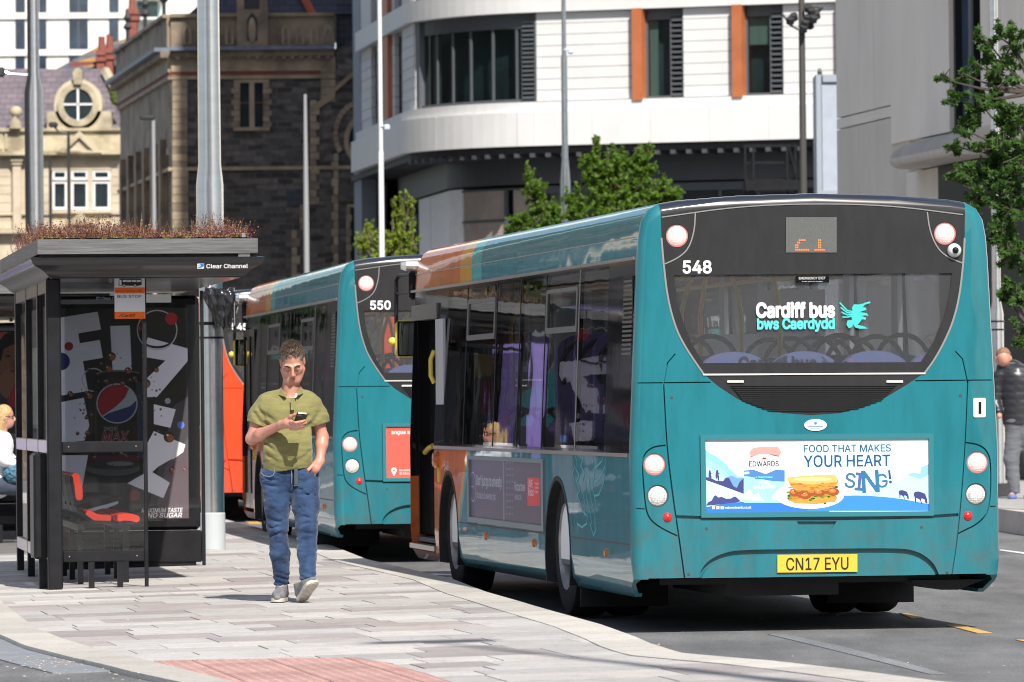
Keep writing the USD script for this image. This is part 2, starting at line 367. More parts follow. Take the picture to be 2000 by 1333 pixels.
li = [V([-10.2, 60.0]), V([-7.0, 50.0]), V([-4.5, 44.0])] + li + [li[-1] + V([1.9, -6.8])]
ro = [ro[0] + V([1.6, -3.4]), ro[0] + V([0.6, -1.4])] + ro + [V([-1.27, 49.3]), V([-1.72, 54.0]), V([-3.12, 64.7]), V([-6.4, 90.0])]
KW = 0.30
line_ro = LineString(ro)
ri_line = line_ro.offset_curve(KW) if line_ro.offset_curve(KW).distance(Point(-3, 45)) < line_ro.distance(Point(-3, 45)) else line_ro.offset_curve(-KW)
ri = list(map(V, ri_line.coords))
if np.linalg.norm(ri[0] - ro[0]) > np.linalg.norm(ri[-1] - ro[0]): ri = ri[::-1]
inner = Polygon([tuple(p) for p in li] + [(li[-1][0] + 0.4, 19.0), tuple(ri[0])] + [tuple(p) for p in ri] + [(-12.0, 92.0), (-14.0, 60.0)]).buffer(0)
outer = Polygon([tuple(p) for p in lo] + [(lo[-1][0] + 0.6, 18.8), tuple(ro[0])] + [tuple(p) for p in ro] + [(-12.1, 92.1), (-14.1, 60.0)]).buffer(0)

pav = part('/World', 'pavement', sheet(inner.buffer(0.02), lambda x, y: zp(x, y) - 0.012), m_bed, kind='structure', label='pale granite pavement of the bus stop island')
# kerbs: stones of 0.9 m
kerb = thing('kerb', 'pale granite kerb around the bus stop pavement', 'kerb', kind='structure')
band = outer.difference(inner)
def kerb_run(pts_o, pts_i, step):
    lo_, li_ = LineString(pts_o), LineString(pts_i); n = max(2, int(lo_.length / step))
    ss = np.linspace(0, 1, n + 1)
    for a, b in zip(ss[:-1], ss[1:]):
        sub = np.linspace(a, b, 4)
        o = [lo_.interpolate(s, True) for s in sub]; i = [li_.interpolate(s, True) for s in sub[::-1]]
        q = Polygon([(p.x, p.y) for p in o + i]).buffer(-0.004)
        if q.is_empty or not isinstance(q, Polygon) or q.area < 0.01: continue
        part(kerb, 'kerb_stone', slab(q, lambda x, y: zp(x, y) + 0.004, 0.2), m_kerb)
kerb_run(ro, ri, 0.95)
kerb_run([p for p in lo], [p for p in li], 0.95)

# tactile paving and slabs
tact_px = [(300, 1291), (690, 1284), (765, 1297), (830, 1315), (890, 1336), (470, 1337)]
tact = Polygon([tuple(on_pave(*p)[:2]) for p in tact_px] + [(0.3, 24.0), (-1.1, 24.0)]).buffer(0).intersection(inner.buffer(-0.01))
O2 = V([-3.4, 26.0])
def plan(a, b): return tuple(O2 + a * AR[:2] + b * AX[:2])
stones = []
b = -5.0; row = 0
while b < 66:
    d = rng.choice([0.45, 0.6, 0.75]); a = -9.0 + rng.uniform(0, 0.6)
    while a < 9.5:
        w = rng.choice([0.4, 0.5, 0.6, 0.75, 0.9])
        q = Polygon([plan(a, b), plan(a + w, b), plan(a + w, b + d), plan(a, b + d)])
        if q.intersects(inner):
            q = q.buffer(-0.0045, join_style=2).intersection(inner).difference(tact.buffer(0.004))
            for g in ([q] if isinstance(q, Polygon) else getattr(q, 'geoms', [])):
                if isinstance(g, Polygon) and g.area > 0.004: stones.append(g)
        a += w
    b += d; row += 1
def in_view(g):
    c = g.representative_point(); s = FPX / max(c.y, 1); px = 1000 + c.x * s; py = 789 + (1.5 - zp(c.x, c.y)) * s
    return -120 < px < 2100 and py < 1400
stones.sort(key=lambda g: (0 if in_view(g) else 1, g.centroid.y))
tone = lambda g: int(rng.choice([0, 0, 0, 0, 1, 1, 1, 2, 2, 3]))
rest = {0: [], 1: [], 2: [], 3: []}
for i, g in enumerate(stones):
    t = tone(g); lift = rng.uniform(-0.0015, 0.0015); tx, ty = rng.uniform(-0.002, 0.002, 2)
    c = g.centroid
    sl = slab(g, lambda x, y: zp(x, y) + lift + tx * (x - c.x) + ty * (y - c.y), 0.03)
    if i < 300: part(pav, 'paving_stone', sl, m_pav[t])
    else: rest[t].append(sl)
for t, l in rest.items():
    if l: part(pav, 'paving_stones_beyond', l, m_pav[t], kind='stuff')
for a in np.arange(-2, 8, 0.4):
    for b in np.arange(-3, 9, 0.4):
        q = Polygon([plan(a, b), plan(a + 0.4, b), plan(a + 0.4, b + 0.4), plan(a, b + 0.4)]).buffer(-0.003).intersection(tact)
        if isinstance(q, Polygon) and q.area > 0.004:
            ms = [slab(q, lambda x, y: zp(x, y), 0.03)]
            if in_view(q):
                for i in range(6):
                    for j in range(6):
                        c = V(plan(a + 0.033 + i * 0.067, b + 0.033 + j * 0.067))
                        if q.contains(Point(*c)):
                            k = trimesh.creation.cone(radius=0.018, height=0.012, sections=6); v = k.vertices; v[:, 2] = np.minimum(v[:, 2], 0.005)
                            ms.append(moved(k, c[0], c[1], zp(*c)))
            part(pav, 'tactile_tile', ms, m_tact)
# side road at the left: a little below the kerb, with a smooth granite channel
zs = lambda x, y: zp(x, y) - 0.026
left_area = Polygon([tuple(p) for p in lo] + [(-1.0, 15), (-40, 15), (-40, 58)]).buffer(0)
part('/World', 'side_road', sheet(left_area.buffer(-0.004), lambda x, y: zs(x, y)), m_road2, kind='structure', label='worn grey asphalt at the left of the pavement')
chan_o = LineString(lo[2:]).offset_curve(0.32); chan_o2 = LineString(lo[2:]).offset_curve(-0.32)
co = chan_o if chan_o.distance(Point(-3, 45)) > chan_o2.distance(Point(-3, 45)) else chan_o2
cpts = list(map(V, co.coords))
if np.linalg.norm(cpts[0] - lo[2]) > np.linalg.norm(cpts[-1] - lo[2]): cpts = cpts[::-1]
m_gut = stone('gutter_granite', (.22, .23, .25))
ch = thing('gutter_channel', 'smooth grey granite gutter along the left kerb', 'gutter', kind='structure')
lo_, co_ = LineString(lo[2:]), LineString(cpts); nn = 14
for k in range(nn):
    s = np.linspace(k / nn, (k + 1) / nn, 4)
    if s[-1] > 0.62: break
    q = Polygon([(p.x, p.y) for p in [lo_.interpolate(x, True) for x in s] + [co_.interpolate(x, True) for x in s[::-1]]]).buffer(-0.004)
    if isinstance(q, Polygon) and q.area > 0.01: part(ch, 'gutter_stone', slab(q, lambda x, y: zs(x, y) + 0.008, 0.05), m_gut)
# litter by the gutter
lm = []
for k in range(150):
    if k < 100: c = on_pave(rng.normal(120, 55), rng.normal(1296, 6), zs)
    else: c = on_pave(rng.uniform(0, 330), rng.uniform(1290, 1333), zs)
    if not left_area.contains(Point(c[0], c[1])): continue
    r = rng.uniform(0.003, 0.011); t = trimesh.creation.icosphere(0, 1.0); t.apply_scale([r, r * rng.uniform(0.5, 1.2), r * 0.35]); t.apply_transform(trimesh.transformations.rotation_matrix(rng.uniform(0, 6), [0, 0, 1])); lm.append(moved(t, c[0], c[1], zs(c[0], c[1]) + 0.01))
part('/World', 'leaf_litter', lm, mat('litter', (0.42, 0.27, 0.18), 0.8, color2=(0.55, 0.5, 0.42), vscale=30, world=True), kind='stuff', label='scattered dry leaf litter and grit in the left gutter')
cr = []
for k in range(45):
    c = on_road(rng.uniform(1280, 2000), rng.uniform(1030, 1320)) if k < 26 else on_pave(rng.uniform(60, 1000), rng.uniform(1100, 1330))
    t = trimesh.creation.icosphere(0, 1.0); r = rng.uniform(0.002, 0.007); t.apply_scale([r * 1.4, r, r * 0.5]); cr.append(moved(t, c + V([0, 0, 0.006])))
part('/World', 'road_grit', cr, mat('grit', (0.6, 0.57, 0.52), 0.8), kind='stuff', label='small pale specks of grit on road and pavement')

# painted markings: (photo corners)
def mark(name, px, m, lab=None):
    q = Polygon([tuple(on_road(*p)[:2]) for p in px]); part(road, name, slab(q, lambda x, y: gz(y) + 0.006, 0.004), m, label=lab)
mark('yellow_dash', [(1846, 1222), (1874, 1222), (1938, 1238), (1908, 1238)], m_yel)
mark('yellow_dash', [(1756, 1199), (1772, 1200), (1804, 1208), (1780, 1209)], m_yel)
mark('yellow_dash', [(1983, 1251), (2010, 1252), (2074, 1267), (2030, 1262)], m_yel)
mark('yellow_dash', [(1274, 1259), (1286, 1263), (1322, 1275), (1308, 1275)], m_yel)
mark('yellow_dash', [(476, 1018), (500, 1018), (512, 1024), (486, 1024)], m_yel)
mark('white_line', [(1950, 1076), (1956, 1075), (2060, 1088), (2060, 1092)], m_wht)
for k in range(3):
    y = 1123 + 7 * k
    mark('white_line', [(770 + 20 * k, y), (800 + 20 * k, y - 2), (890, y), (890, y + 2)], m_wht)
# a repair strip in the asphalt
q = Polygon([tuple(on_road(*p)[:2]) for p in [(1500, 1240), (1530, 1240), (1640, 1262), (1850, 1318), (1815, 1318), (1600, 1264)]])
part(road, 'repair_strip', slab(q, lambda x, y: gz(y) + 0.004, 0.003), asphalt('strip_asphalt', (0.21, 0.215, 0.225), 5), label='paler repair strip across the lane')

# pavement on the far side of the road, at the right
rp = Polygon([(7.6, 30), (5.35, 64), (4.4, 71), (3.0, 80), (1.2, 92), (40, 92), (40, 30)])
zr = lambda x, y: 0.24 + gz(y)
fp = part('/World', 'far_pavement', sheet(rp, zr), stone('far_paving', (0.33, 0.32, 0.31)), kind='structure', label='grey pavement across the road, behind the bus')
rk = list(rp.exterior.coords)[:5]
for a, b_ in zip(rk[:-1], rk[1:]):
    d = np.hypot(b_[0] - a[0], b_[1] - a[1]); n = max(1, int(d / 0.9))
    for k in range(n):
        p0 = V(a) + (V(b_) - V(a)) * k / n; p1 = V(a) + (V(b_) - V(a)) * (k + 1) / n; nn_ = V([p1[1] - p0[1], -(p1[0] - p0[0])]); nn_ = nn_ / np.linalg.norm(nn_) * 0.25
        q = Polygon([tuple(p0), tuple(p1), tuple(p1 - nn_), tuple(p0 - nn_)]).buffer(-0.003)
        if 55 < p0[1] < 85: part(fp, 'kerb_stone', slab(q, lambda x, y: zr(x, y) + 0.004, 0.26), m_kerb)
# ================================================================== BUILDINGS
class Facade:
    """a wall along a path in plan, left to right as seen; pieces are given by photo rectangles or by (s, z)."""
    def __init__(s, pts, zref=8.0):
        s.p = V(pts, float); d = np.diff(s.p, axis=0); s.L = np.r_[0, np.cumsum(np.linalg.norm(d, axis=1))]
        s.zref = zref; q = np.linspace(0, s.L[-1], 400); xy = np.c_[np.interp(q, s.L, s.p[:, 0]), np.interp(q, s.L, s.p[:, 1])]
        s.q, s.xy = q, xy
    def pxs(s, z):
        d = np.c_[s.xy, np.full(len(s.xy), z)] - CAM; return 1000 + FPX * (d @ R_) / (d @ F_)
    def at(s, px, py):
        z = s.zref
        for _ in range(6):
            ss = np.interp(px, s.pxs(z), s.q); y = np.interp(ss, s.q, s.xy[:, 1]); z = P(px, py, y)[2]
        return ss, z
    def pos(s, ss): return V([np.interp(ss, s.L, s.p[:, 0]), np.interp(ss, s.L, s.p[:, 1])])
    def nrm(s, ss):
        a, b = s.pos(max(0, ss - 0.02)), s.pos(min(s.L[-1], ss + 0.02)); d = (b - a) / np.linalg.norm(b - a); return V([d[1], -d[0]])
    def strip(s, s0, s1, z0, z1, off=0.0, th=0.2, bev=0):
        ss = sorted({s0, s1, *[x for x in s.L if s0 + 1e-3 < x < s1 - 1e-3]})
        ms = []
        P0 = [s.pos(x) for x in ss]
        N = [s.nrm(x) for x in ss]; N[0] = s.nrm(s0 + 0.03); N[-1] = s.nrm(s1 - 0.03)
        v, f = [], []
        for p, n in zip(P0, N):
            a, b = p + n * off, p + n * (off - th)
            v += [[*a, z0], [*a, z1], [*b, z1], [*b, z0]]
        for i in range(len(ss) - 1):
            o, q = 4 * i, 4 * i + 4
            for k in range(4):
                k2 = (k + 1) % 4; f += [[o + k, q + k, q + k2], [o + k, q + k2, o + k2]]
        e = 4 * (len(ss) - 1)
        f += [[0, 1, 2], [0, 2, 3], [e, e + 2, e + 1], [e, e + 3, e + 2]]
        m = trimesh.Trimesh(V(v), V(f), process=False)
        if m.volume < 0: m.invert()
        return m
    def rect(s, px0, py0, px1, py1, off=0.0, th=0.2):
        (s0, _), (s1, _) = s.at(px0, (py0 + py1) / 2), s.at(px1, (py0 + py1) / 2)
        (_, z1), (_, z0) = s.at((px0 + px1) / 2, py0), s.at((px0 + px1) / 2, py1)
        return s.strip(s0, s1, z0, z1, off, th)
    def poly(s, pp, off=0.0, th=0.2, holes=()):
        def cv(l): return [s.at(*p) for p in l]
        g = Polygon(cv(pp), [cv(h) for h in holes]); a, b = s.p[0], s.p[-1]; d = (b - a) / np.linalg.norm(b - a)
        return pane(g, [*a, 0], [*d, 0], [0, 0, 1], th, off - th)
    def disc(s, cx, cy, rx, ry, off, th, hole=0, n=40):
        A = np.linspace(0, 2 * np.pi, n, endpoint=False)
        o = [(cx + rx * np.cos(a), cy + ry * np.sin(a)) for a in A]
        return s.poly(o, off, th, [[(cx + rx * hole * np.cos(a), cy + ry * hole * np.sin(a)) for a in A]] if hole else ())

pane_dark = mat('pane_dark', (0.02, 0.028, 0.032), 0.05, spec=0.6, var=0.4, vscale=0.6, world=True)
pane_blue = mat('pane_blue', (0.035, 0.05, 0.075), 0.06, spec=0.6, var=0.4, vscale=0.8, world=True)
frame_grey = mat('frame_grey', (0.09, 0.1, 0.11), 0.4)

# ---- white office building with a curved corner
T_ = V([0.638, 141.4]); K_ = V([-2.45, 144.8]); dr = V([0.937, -0.35]); dl = V([-0.14, 1.0]) / np.hypot(0.14, 1)
tk = V([-math.cos(math.radians(70)), math.sin(math.radians(70))])
A_ = np.c_[dr, tk]; c_ = np.linalg.solve(np.c_[-dr, tk], K_ - T_); ctrl = T_ - dr * c_[0]
crv = [(1 - t) ** 2 * K_ + 2 * t * (1 - t) * ctrl + t * t * T_ for t in np.linspace(0, 1, 15)]
wb_pts = [K_ + dl * 13.6] + crv + [T_ + dr * 20]
WB = Facade(wb_pts, 9)
wb = thing('office_building', 'white clad office building with rounded corner and orange window fins', 'building', (T_[0], T_[1], 0))
m_clad = mat('white_cladding', (0.66, 0.655, 0.645), 0.45, var=0.03, vscale=1.0, world=True)
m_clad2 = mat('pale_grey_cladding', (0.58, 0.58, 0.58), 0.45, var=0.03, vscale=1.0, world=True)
m_orange = mat('orange_fin', (0.42, 0.13, 0.05), 0.45, var=0.1, vscale=2, world=True)
m_slate_panel = mat('slate_panel', (0.07, 0.075, 0.085), 0.45, var=0.08, vscale=1.5, world=True)
m_blue_panel = mat('blue_grey_panel', (0.20, 0.23, 0.28), 0.5, var=0.05, world=True)
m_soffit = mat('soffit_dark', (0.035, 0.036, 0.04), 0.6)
m_room = mat('dim_room', (0.12, 0.15, 0.165), 0.8, var=0.55, vscale=0.5, stretch=(1, 1, 0.7), world=True)
m_blind = mat('pale_blind', (0.52, 0.58, 0.50), 0.8, var=0.1, vscale=6, stretch=(1, 1, 0.05), world=True)
wglass = glass('office_glass', (0.55, 0.62, 0.62), 1.55)
sK = np.interp(812, WB.pxs(9), WB.q); sT = np.interp(1050, WB.pxs(9), WB.q); sE = WB.L[-1]
def W(name, m, mt, **k): return part(wb, name, m, mt, world=True, **k)
ZB0, ZB1, ZS, ZC1, ZB2 = 7.90, 8.74, 9.02, 11.22, 11.75
W('core_wall', WB.strip(0.0, sE, 7.95, 36, -0.55, 0.3), m_slate_panel)
# bands of white panels (each panel its own piece)
def band(z0, z1, off, s0, s1, step, mt, name):
    n = max(1, round((s1 - s0) / step))
    for k in range(n):
        a, b = s0 + (s1 - s0) * k / n, s0 + (s1 - s0) * (k + 1) / n
        W(name, WB.strip(a + 0.0025, b - 0.0025, z0, z1, off, 0.25), mt)
band(ZB0, ZB1, 0.30, 1.8, sK, 1.1, m_clad, 'band_panel')
band(ZB0, ZB1, 0.30, sK, sT, 0.42, m_clad, 'band_panel')
band(ZB0, ZB1, 0.30, sT, sE, 1.5, m_clad, 'band_panel')
W('sill_band', WB.strip(1.8, sE, ZB1 + 0.01, ZS - 0.02, 0.16, 0.4), m_clad)
W('storey_band', WB.strip(1.8, sE, ZC1 + 0.01, ZB2, 0.16, 0.4), m_clad)
wins_r = []
for a, b in ((1240, 1335), (1435, 1530), (1640, 1735)):
    wins_r.append((np.interp(a, WB.pxs(10), WB.q), np.interp(b, WB.pxs(10), WB.q)))
wc = (np.interp(811, WB.pxs(10), WB.q), np.interp(1048, WB.pxs(10), WB.q))
wins_l = [tuple(np.interp(p, WB.pxs(10), WB.q) for p in pr) for pr in ((725.5, 737), (771, 786))]
fins_l = [tuple(np.interp(p, WB.pxs(10), WB.q) for p in (754, 766))]
for st in range(3):
    dz = st * (ZB2 - ZS)
    # cladding boards between the openings
    gaps = []; cur = 1.8
    for a, b in sorted(wins_l + fins_l + [wc] + wins_r):
        if a - cur > 0.05: gaps.append((cur, a))
        cur = b
    gaps.append((cur, sE))
    rows = 8; hz = (ZC1 - ZS) / rows
    if st == 0:
        for a, b in gaps:
            for r in range(rows):
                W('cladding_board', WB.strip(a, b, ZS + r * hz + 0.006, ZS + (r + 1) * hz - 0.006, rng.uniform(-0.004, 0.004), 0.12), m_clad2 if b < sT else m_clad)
    else:
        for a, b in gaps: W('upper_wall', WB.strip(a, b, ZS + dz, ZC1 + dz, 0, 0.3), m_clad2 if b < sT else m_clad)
        W('storey_band', WB.strip(1.8, sE, ZC1 + 0.01 + dz, ZB2 + dz, 0.16, 0.4), m_clad)
    # right-hand windows: fin, glass, louvre
    for a, b in wins_r:
        w = b - a; z0, z1 = ZS + dz, ZC1 + dz
        W('window_fin', WB.strip(a, a + 0.2 * w, z0 - 0.05, z1 + 0.02, 0.22, 0.5), m_orange)
        f = W('window', [WB.strip(a + .2 * w, b, z1 - 0.26, z1, -0.12, 0.1), WB.strip(a + .2 * w, a + .24 * w, z0, z1, -0.12, 0.1), WB.strip(a + .7 * w, a + .74 * w, z0, z1, -0.1, 0.12), WB.strip(a + .2 * w, b, z0, z0 + 0.05, -0.1, 0.12), WB.strip(b - .03 * w, b, z0, z1, -0.02, 0.4)], frame_grey)
        W_ = lambda n, m, t: part(f, n, m, t, world=True)
        W_('pane', WB.strip(a + .24 * w, a + .7 * w, z0 + 0.05, z1 - 0.26, -0.17, 0.02), wglass)
        W_('room', WB.strip(a + .22 * w, a + .72 * w, z0, z1, -0.5, 0.05), m_room)
        k = rng.uniform(0.3, 0.6); W_('blind', WB.strip(a + .25 * w, a + (.42 if st == 0 and a == wins_r[0][0] else .69) * w, z0 + (0.05 if a == wins_r[0][0] else 1.25), z1 - 0.27, -0.24, 0.02), m_blind)
        for r in range(16):
            zz = z0 + 0.05 + r * (z1 - z0 - 0.1) / 16
            m = WB.strip(a + .75 * w, b - .03 * w, zz, zz + 0.05, -0.05, 0.1); v = m.vertices.copy()
            if st == 0: W_('louvre', m, frame_grey)
        W_('louvre_back', WB.strip(a + .74 * w, b, z0, z1, -0.3, 0.05), m_soffit)
    # corner window
    z0, z1 = ZS + dz, ZC1 + dz; a, b = wc; w = b - a
    cuts = [(810 + x) for x in (18, 38, 62, 90, 129, 173, 207, 238)]
    cs = [np.interp(c, WB.pxs(10), WB.q) for c in (830, 845, 876, 912, 957, 1005)] ; lv = [np.interp(c, WB.pxs(10), WB.q) for c in (1015, 1046)]
    f = W('window', [WB.strip(a, b, z1 - 0.36, z1, -0.10, 0.12), WB.strip(a, b, z0, z0 + 0.07, -0.08, 0.14), WB.strip(a, a + 0.25, z0, z1, -0.02, 0.3), WB.strip(b - .06, b, z0, z1, 0, 0.35)] +
          [WB.strip(c - 0.028, c + 0.028, z0, z1, -0.12, 0.08) for c in cs[1:] + [lv[0]]], frame_grey)
    for c0, c1 in zip([a + 0.25] + cs[1:], cs[1:] + [lv[0]]):
        part(f, 'pane', WB.strip(c0 + 0.04, c1 - 0.04, z0 + 0.07, z1 - 0.36, -0.16, 0.02), wglass, world=True)
    part(f, 'room', WB.strip(a, b, z0, z1, -0.52, 0.02), m_room, world=True)
    part(f, 'blind', WB.strip(cs[0], cs[1] - 0.05, z0, z1 - 0.4, -0.25, 0.02), mat('cream_blind', (0.6, 0.58, 0.48), 0.8), world=True)
    for r in range(18):
        zz = z0 + 0.08 + r * (z1 - z0 - 0.2) / 18
        if st == 0: part(f, 'louvre', WB.strip(lv[0] + 0.05, b - 0.07, zz, zz + 0.05, -0.02, 0.12), frame_grey, world=True)
    for a, b in wins_l:
        f = W('window', [WB.strip(a, b, z1 - 0.1, z1, -0.1, 0.1), WB.strip(a, b, z0, z0 + 0.1, -0.1, 0.1)], frame_grey); part(f, 'pane', WB.strip(a, b, z0 + 0.1, z1 - 0.1, -0.14, 0.03), pane_dark, world=True)
    for a, b in fins_l: W('window_fin', WB.strip(a, b, z0, z1, 0.12, 0.3), m_orange)
W('end_panel', WB.strip(0.0, 1.8, 0, 36, 0.02, 0.4), m_blue_panel)
W('upper_storeys', WB.strip(0.0, sE, ZB2 + 2 * (ZB2 - ZS) + 0.01, 36, 0.1, 0.5), m_clad)
rfp = Polygon([tuple(p) for p in wb_pts] + [(30, 175), (-3.8, 175)])
W('roof', prism_z(rfp.buffer(-0.6), 35.5, 35.8), m_slate_panel)
W('rear_wall', prism_z(LineString([tuple(wb_pts[-1]), (30, 175), (-3.4, 175), tuple(wb_pts[0] + V([.6, .3]))]).buffer(0.3), 0, 35.9), m_clad2)
# recessed ground floor
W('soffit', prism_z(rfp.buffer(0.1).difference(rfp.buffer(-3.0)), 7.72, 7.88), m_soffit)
for k in range(60):
    a = sK + (sE - sK) * k / 60
    W('soffit_slat', WB.strip(a, a + 0.12, 7.62, 7.72, 0.2, 0.9), m_slate_panel) if k % 1 == 0 else None
GF = Facade([tuple(V(p) - 0) for p in LineString([tuple(p) for p in wb_pts]).offset_curve(1.0 if LineString([tuple(p) for p in wb_pts]).offset_curve(1.0).distance(Point(10, 170)) < LineString([tuple(p) for p in wb_pts]).distance(Point(10, 170)) else -1.0).coords], 6)
if GF.p[0, 0] > GF.p[-1, 0]: GF = Facade(GF.p[::-1], 6)
W('fascia', GF.strip(3, GF.L[-1], 7.0, 7.7, 0.15, 0.2), m_slate_panel)
W('ground_wall', GF.strip(0.2, GF.L[-1], 0, 7.7, -0.4, 0.3), m_slate_panel)
sg = lambda px: np.interp(px, GF.pxs(6), GF.q)
for a, b in ((1060, 1100), (1100, 1180), (1180, 1260), (1260, 1330), (1330, 1405), (1405, 1480), (1480, 1560), (1560, 1640)):
    f = W('shop_window', [GF.strip(sg(a), sg(a) + 0.08, 0, 6.95, 0.04, 0.1), GF.strip(sg(a), sg(b), 6.75, 6.95, 0.03, 0.1)], frame_grey)
    part(f, 'pane', GF.strip(sg(a) + 0.08, sg(b) - 0.01, 0.3, 6.74, 0.0, 0.03), pane_dark, world=True)
m_board = mat('sheathing_board', (0.85, 0.85, 0.85), 0.6, var=0.05, world=True)
m_brown = mat('brown_render', (0.36, 0.30, 0.265), 0.7, var=0.12, vscale=2, world=True)
m_film = mat('blue_film_print', (0.10, 0.28, 0.62), 0.5)
fb = W('sheathing_board', GF.strip(sg(826), sg(848), 0, 6.95, 0.1, 0.08), m_board); fb = W('sheathing_board', GF.strip(sg(849), sg(909), 0, 6.95, 0.1, 0.08), m_board)
for k, py in enumerate((372, 412, 455)):
    for dx in (0, 26):
        part(fb, 'film_print', GF.poly([(853 + dx, py - 14), (858 + dx, py - 16), (880 + dx if dx == 0 else 884, py + 12), (874 + dx if dx == 0 else 880, py + 14)], 0.106, 0.004) if dx == 0 else GF.poly([(870, py + 2), (878, py - 1), (879, py + 7), (872, py + 10)], 0.108, 0.004), m_film, world=True)
for r in range(5):
    for a, b in ((911, 990), (1006, 1060)):
        z0 = 3.0 + r * 0.78; W('brown_panel', GF.strip(sg(a), sg(b), z0 + 0.02, z0 + 0.75, 0.06, 0.05), m_brown)
W('panel_trim', [GF.strip(sg(909), sg(1060), 3.0 + r * 0.78 - 0.03, 3.0 + r * 0.78 + 0.015, 0.09, 0.05) for r in range(6)] + [GF.strip(sg(990), sg(996), 0, 6.9, 0.10, 0.06)], frame_grey)
for a, b in ((716, 740), (742, 780), (782, 812)):
    f = W('shop_window', GF.strip(sg(a), sg(b), 0.3, 6.6, -0.02, 0.1), frame_grey); part(f, 'pane', GF.strip(sg(a) + .15, sg(b) - .15, 0.5, 6.4, 0.0, 0.02), pane_dark, world=True)

# ---- grey cabin and black access frame in front of it
cb = thing('site_cabin', 'pale blue-grey panelled site enclosure beside the concrete building', 'cabin', (P(1620, 400, 118)[0], 118, 0))
m_cab = mat('cabin_panel', (0.36, 0.40, 0.46), 0.5, var=0.06, world=True)
part(cb, 'panel', pbox(1606, 160, 1700, 372, 118.06, 1.2), m_cab, world=True); part(cb, 'frame', [pbox(1597, 146, 1607, 790, 118, 1.3), pbox(1607, 146, 1700, 160, 118, 1.3), pbox(1607, 372, 1700, 790, 118.02, 1.2)], mat('cabin_frame', (0.30, 0.335, 0.38), 0.5), world=True)
part(cb, 'finial', lathe([(0, 0), (0.05, 0), (0.05, 0.08), (0.03, 0.14), (0, 0.16)], 10).apply_translation([P(1603, 146, 118)[0], 118.4, P(1603, 146, 118)[2]]), dark_metal, world=True)
fr = thing('access_tower', 'black steel access tower against the office ground floor', 'scaffold', (P(1505, 400, 133)[0], 133, 0))
for px in (1458, 1474, 1540, 1556): part(fr, 'post', pbox(px - 2, 282, px + 2, 800, 133, 0.08), black_satin, world=True)
for py in (285, 318, 352, 366, 410, 470, 540): part(fr, 'rail', pbox(1458, py - 2.5, 1556, py + 2.5, 133.1, 0.08), black_satin, world=True)
part(fr, 'deck', pbox(1456, 352, 1558, 372, 132.7, 1.4), black_satin, world=True)
part(fr, 'brace', tube([P(1460, 380, 133), P(1500, 352, 133)], 0.03, 6), black_satin, world=True); part(fr, 'brace', tube([P(1540, 286, 133), P(1556, 352, 133)], 0.03, 6), black_satin, world=True)

# ---- dark stone church hall
CY = 168.0
m_rub = usdkit.material(stage, '/World/Looks/rubble_stone', {
    'g': ('geometry', {}), 'cx': ('mapping', {'scale': (1.0, 0.0, 1.0)}), 'sp': ('separate_xyz', {}), 'ad': ('math', {'math_type': 'add'}), 'cb': ('combine_xyz', {}),
    'bt': ('brick_texture', {'scale': 1.0, 'brick_width': 0.42, 'row_height': 0.16, 'mortar_size': 0.018, 'mortar_smooth': 0.3, 'color1': (0.05, 0.048, 0.05), 'color2': (0.17, 0.155, 0.15), 'mortar': (0.13, 0.12, 0.11)}),
    'nd': ('noise_texture', {'scale': 1.6, 'detail': 4.0}), 'n': ('noise_texture', {'scale': 3.5, 'detail': 6.0, 'roughness': 0.7}), 'mx': ('mix_vector', {'fac': 0.05}),
    'r': ('rgb_ramp', {'ramp': [(0.3, (0.5, 0.5, 0.52)), (0.7, (1.35, 1.3, 1.22))]}), 'm': ('mix', {'mix_type': 'multiply', 'fac': 1.0}),
    'b': ('bump', {'strength': 0.7, 'distance': 0.03}), 'p': ('principled_bsdf', {'roughness': 0.85})},
    [('g.position', 'sp.vector'), ('sp.x', 'ad.value1'), ('sp.y', 'ad.value2'), ('ad.value', 'cb.x'), ('sp.z', 'cb.y'), ('cb.vector', 'mx.a'), ('nd.color', 'mx.b'), ('g.position', 'nd.vector'), ('mx.result', 'bt.vector'),
     ('g.position', 'n.vector'), ('n.fac', 'r.fac'), ('bt.color', 'm.color1'), ('r.color', 'm.color2'), ('m.color', 'p.base_color'), ('bt.fac', 'b.height'), ('b.normal', 'p.normal')], surface='p.BSDF')
m_tan = mat('tan_ashlar', (0.42, 0.33, 0.225), 0.8, color2=(0.22, 0.175, 0.125), vscale=1.4, lo=0.4, hi=0.68, world=True, bump=0.3, bscale=8, bdist=0.03)
m_tan2 = mat('weathered_ashlar', (0.35, 0.27, 0.185), 0.8, color2=(0.15, 0.118, 0.09), vscale=1.2, lo=0.36, hi=0.66, world=True, bump=0.3, bscale=8, bdist=0.03)
m_slate = usdkit.material(stage, '/World/Looks/roof_slate', {
    'g': ('geometry', {}), 'sp': ('separate_xyz', {}), 'cb': ('combine_xyz', {}),
    'bt': ('brick_texture', {'scale': 1.0, 'brick_width': 0.35, 'row_height': 0.2, 'mortar_size': 0.012, 'color1': (0.03, 0.035, 0.055), 'color2': (0.055, 0.06, 0.09), 'mortar': (0.015, 0.015, 0.02)}),
    'p': ('principled_bsdf', {'roughness': 0.55})}, [('g.position', 'sp.vector'), ('sp.x', 'cb.x'), ('sp.z', 'cb.y'), ('cb.vector', 'bt.vector'), ('bt.color', 'p.base_color')], surface='p.BSDF')
m_redbrick = mat('red_brick', (0.26, 0.085, 0.06), 0.85, color2=(0.2, 0.06, 0.045), vscale=5, world=True)
m_lead = mat('lead', (0.16, 0.18, 0.23), 0.5, var=0.2, world=True)
ch_ = thing('church_hall', 'dark rubble stone church hall with tan dressings and carved parapet', 'church', (P(500, 500, CY)[0], CY, 0))
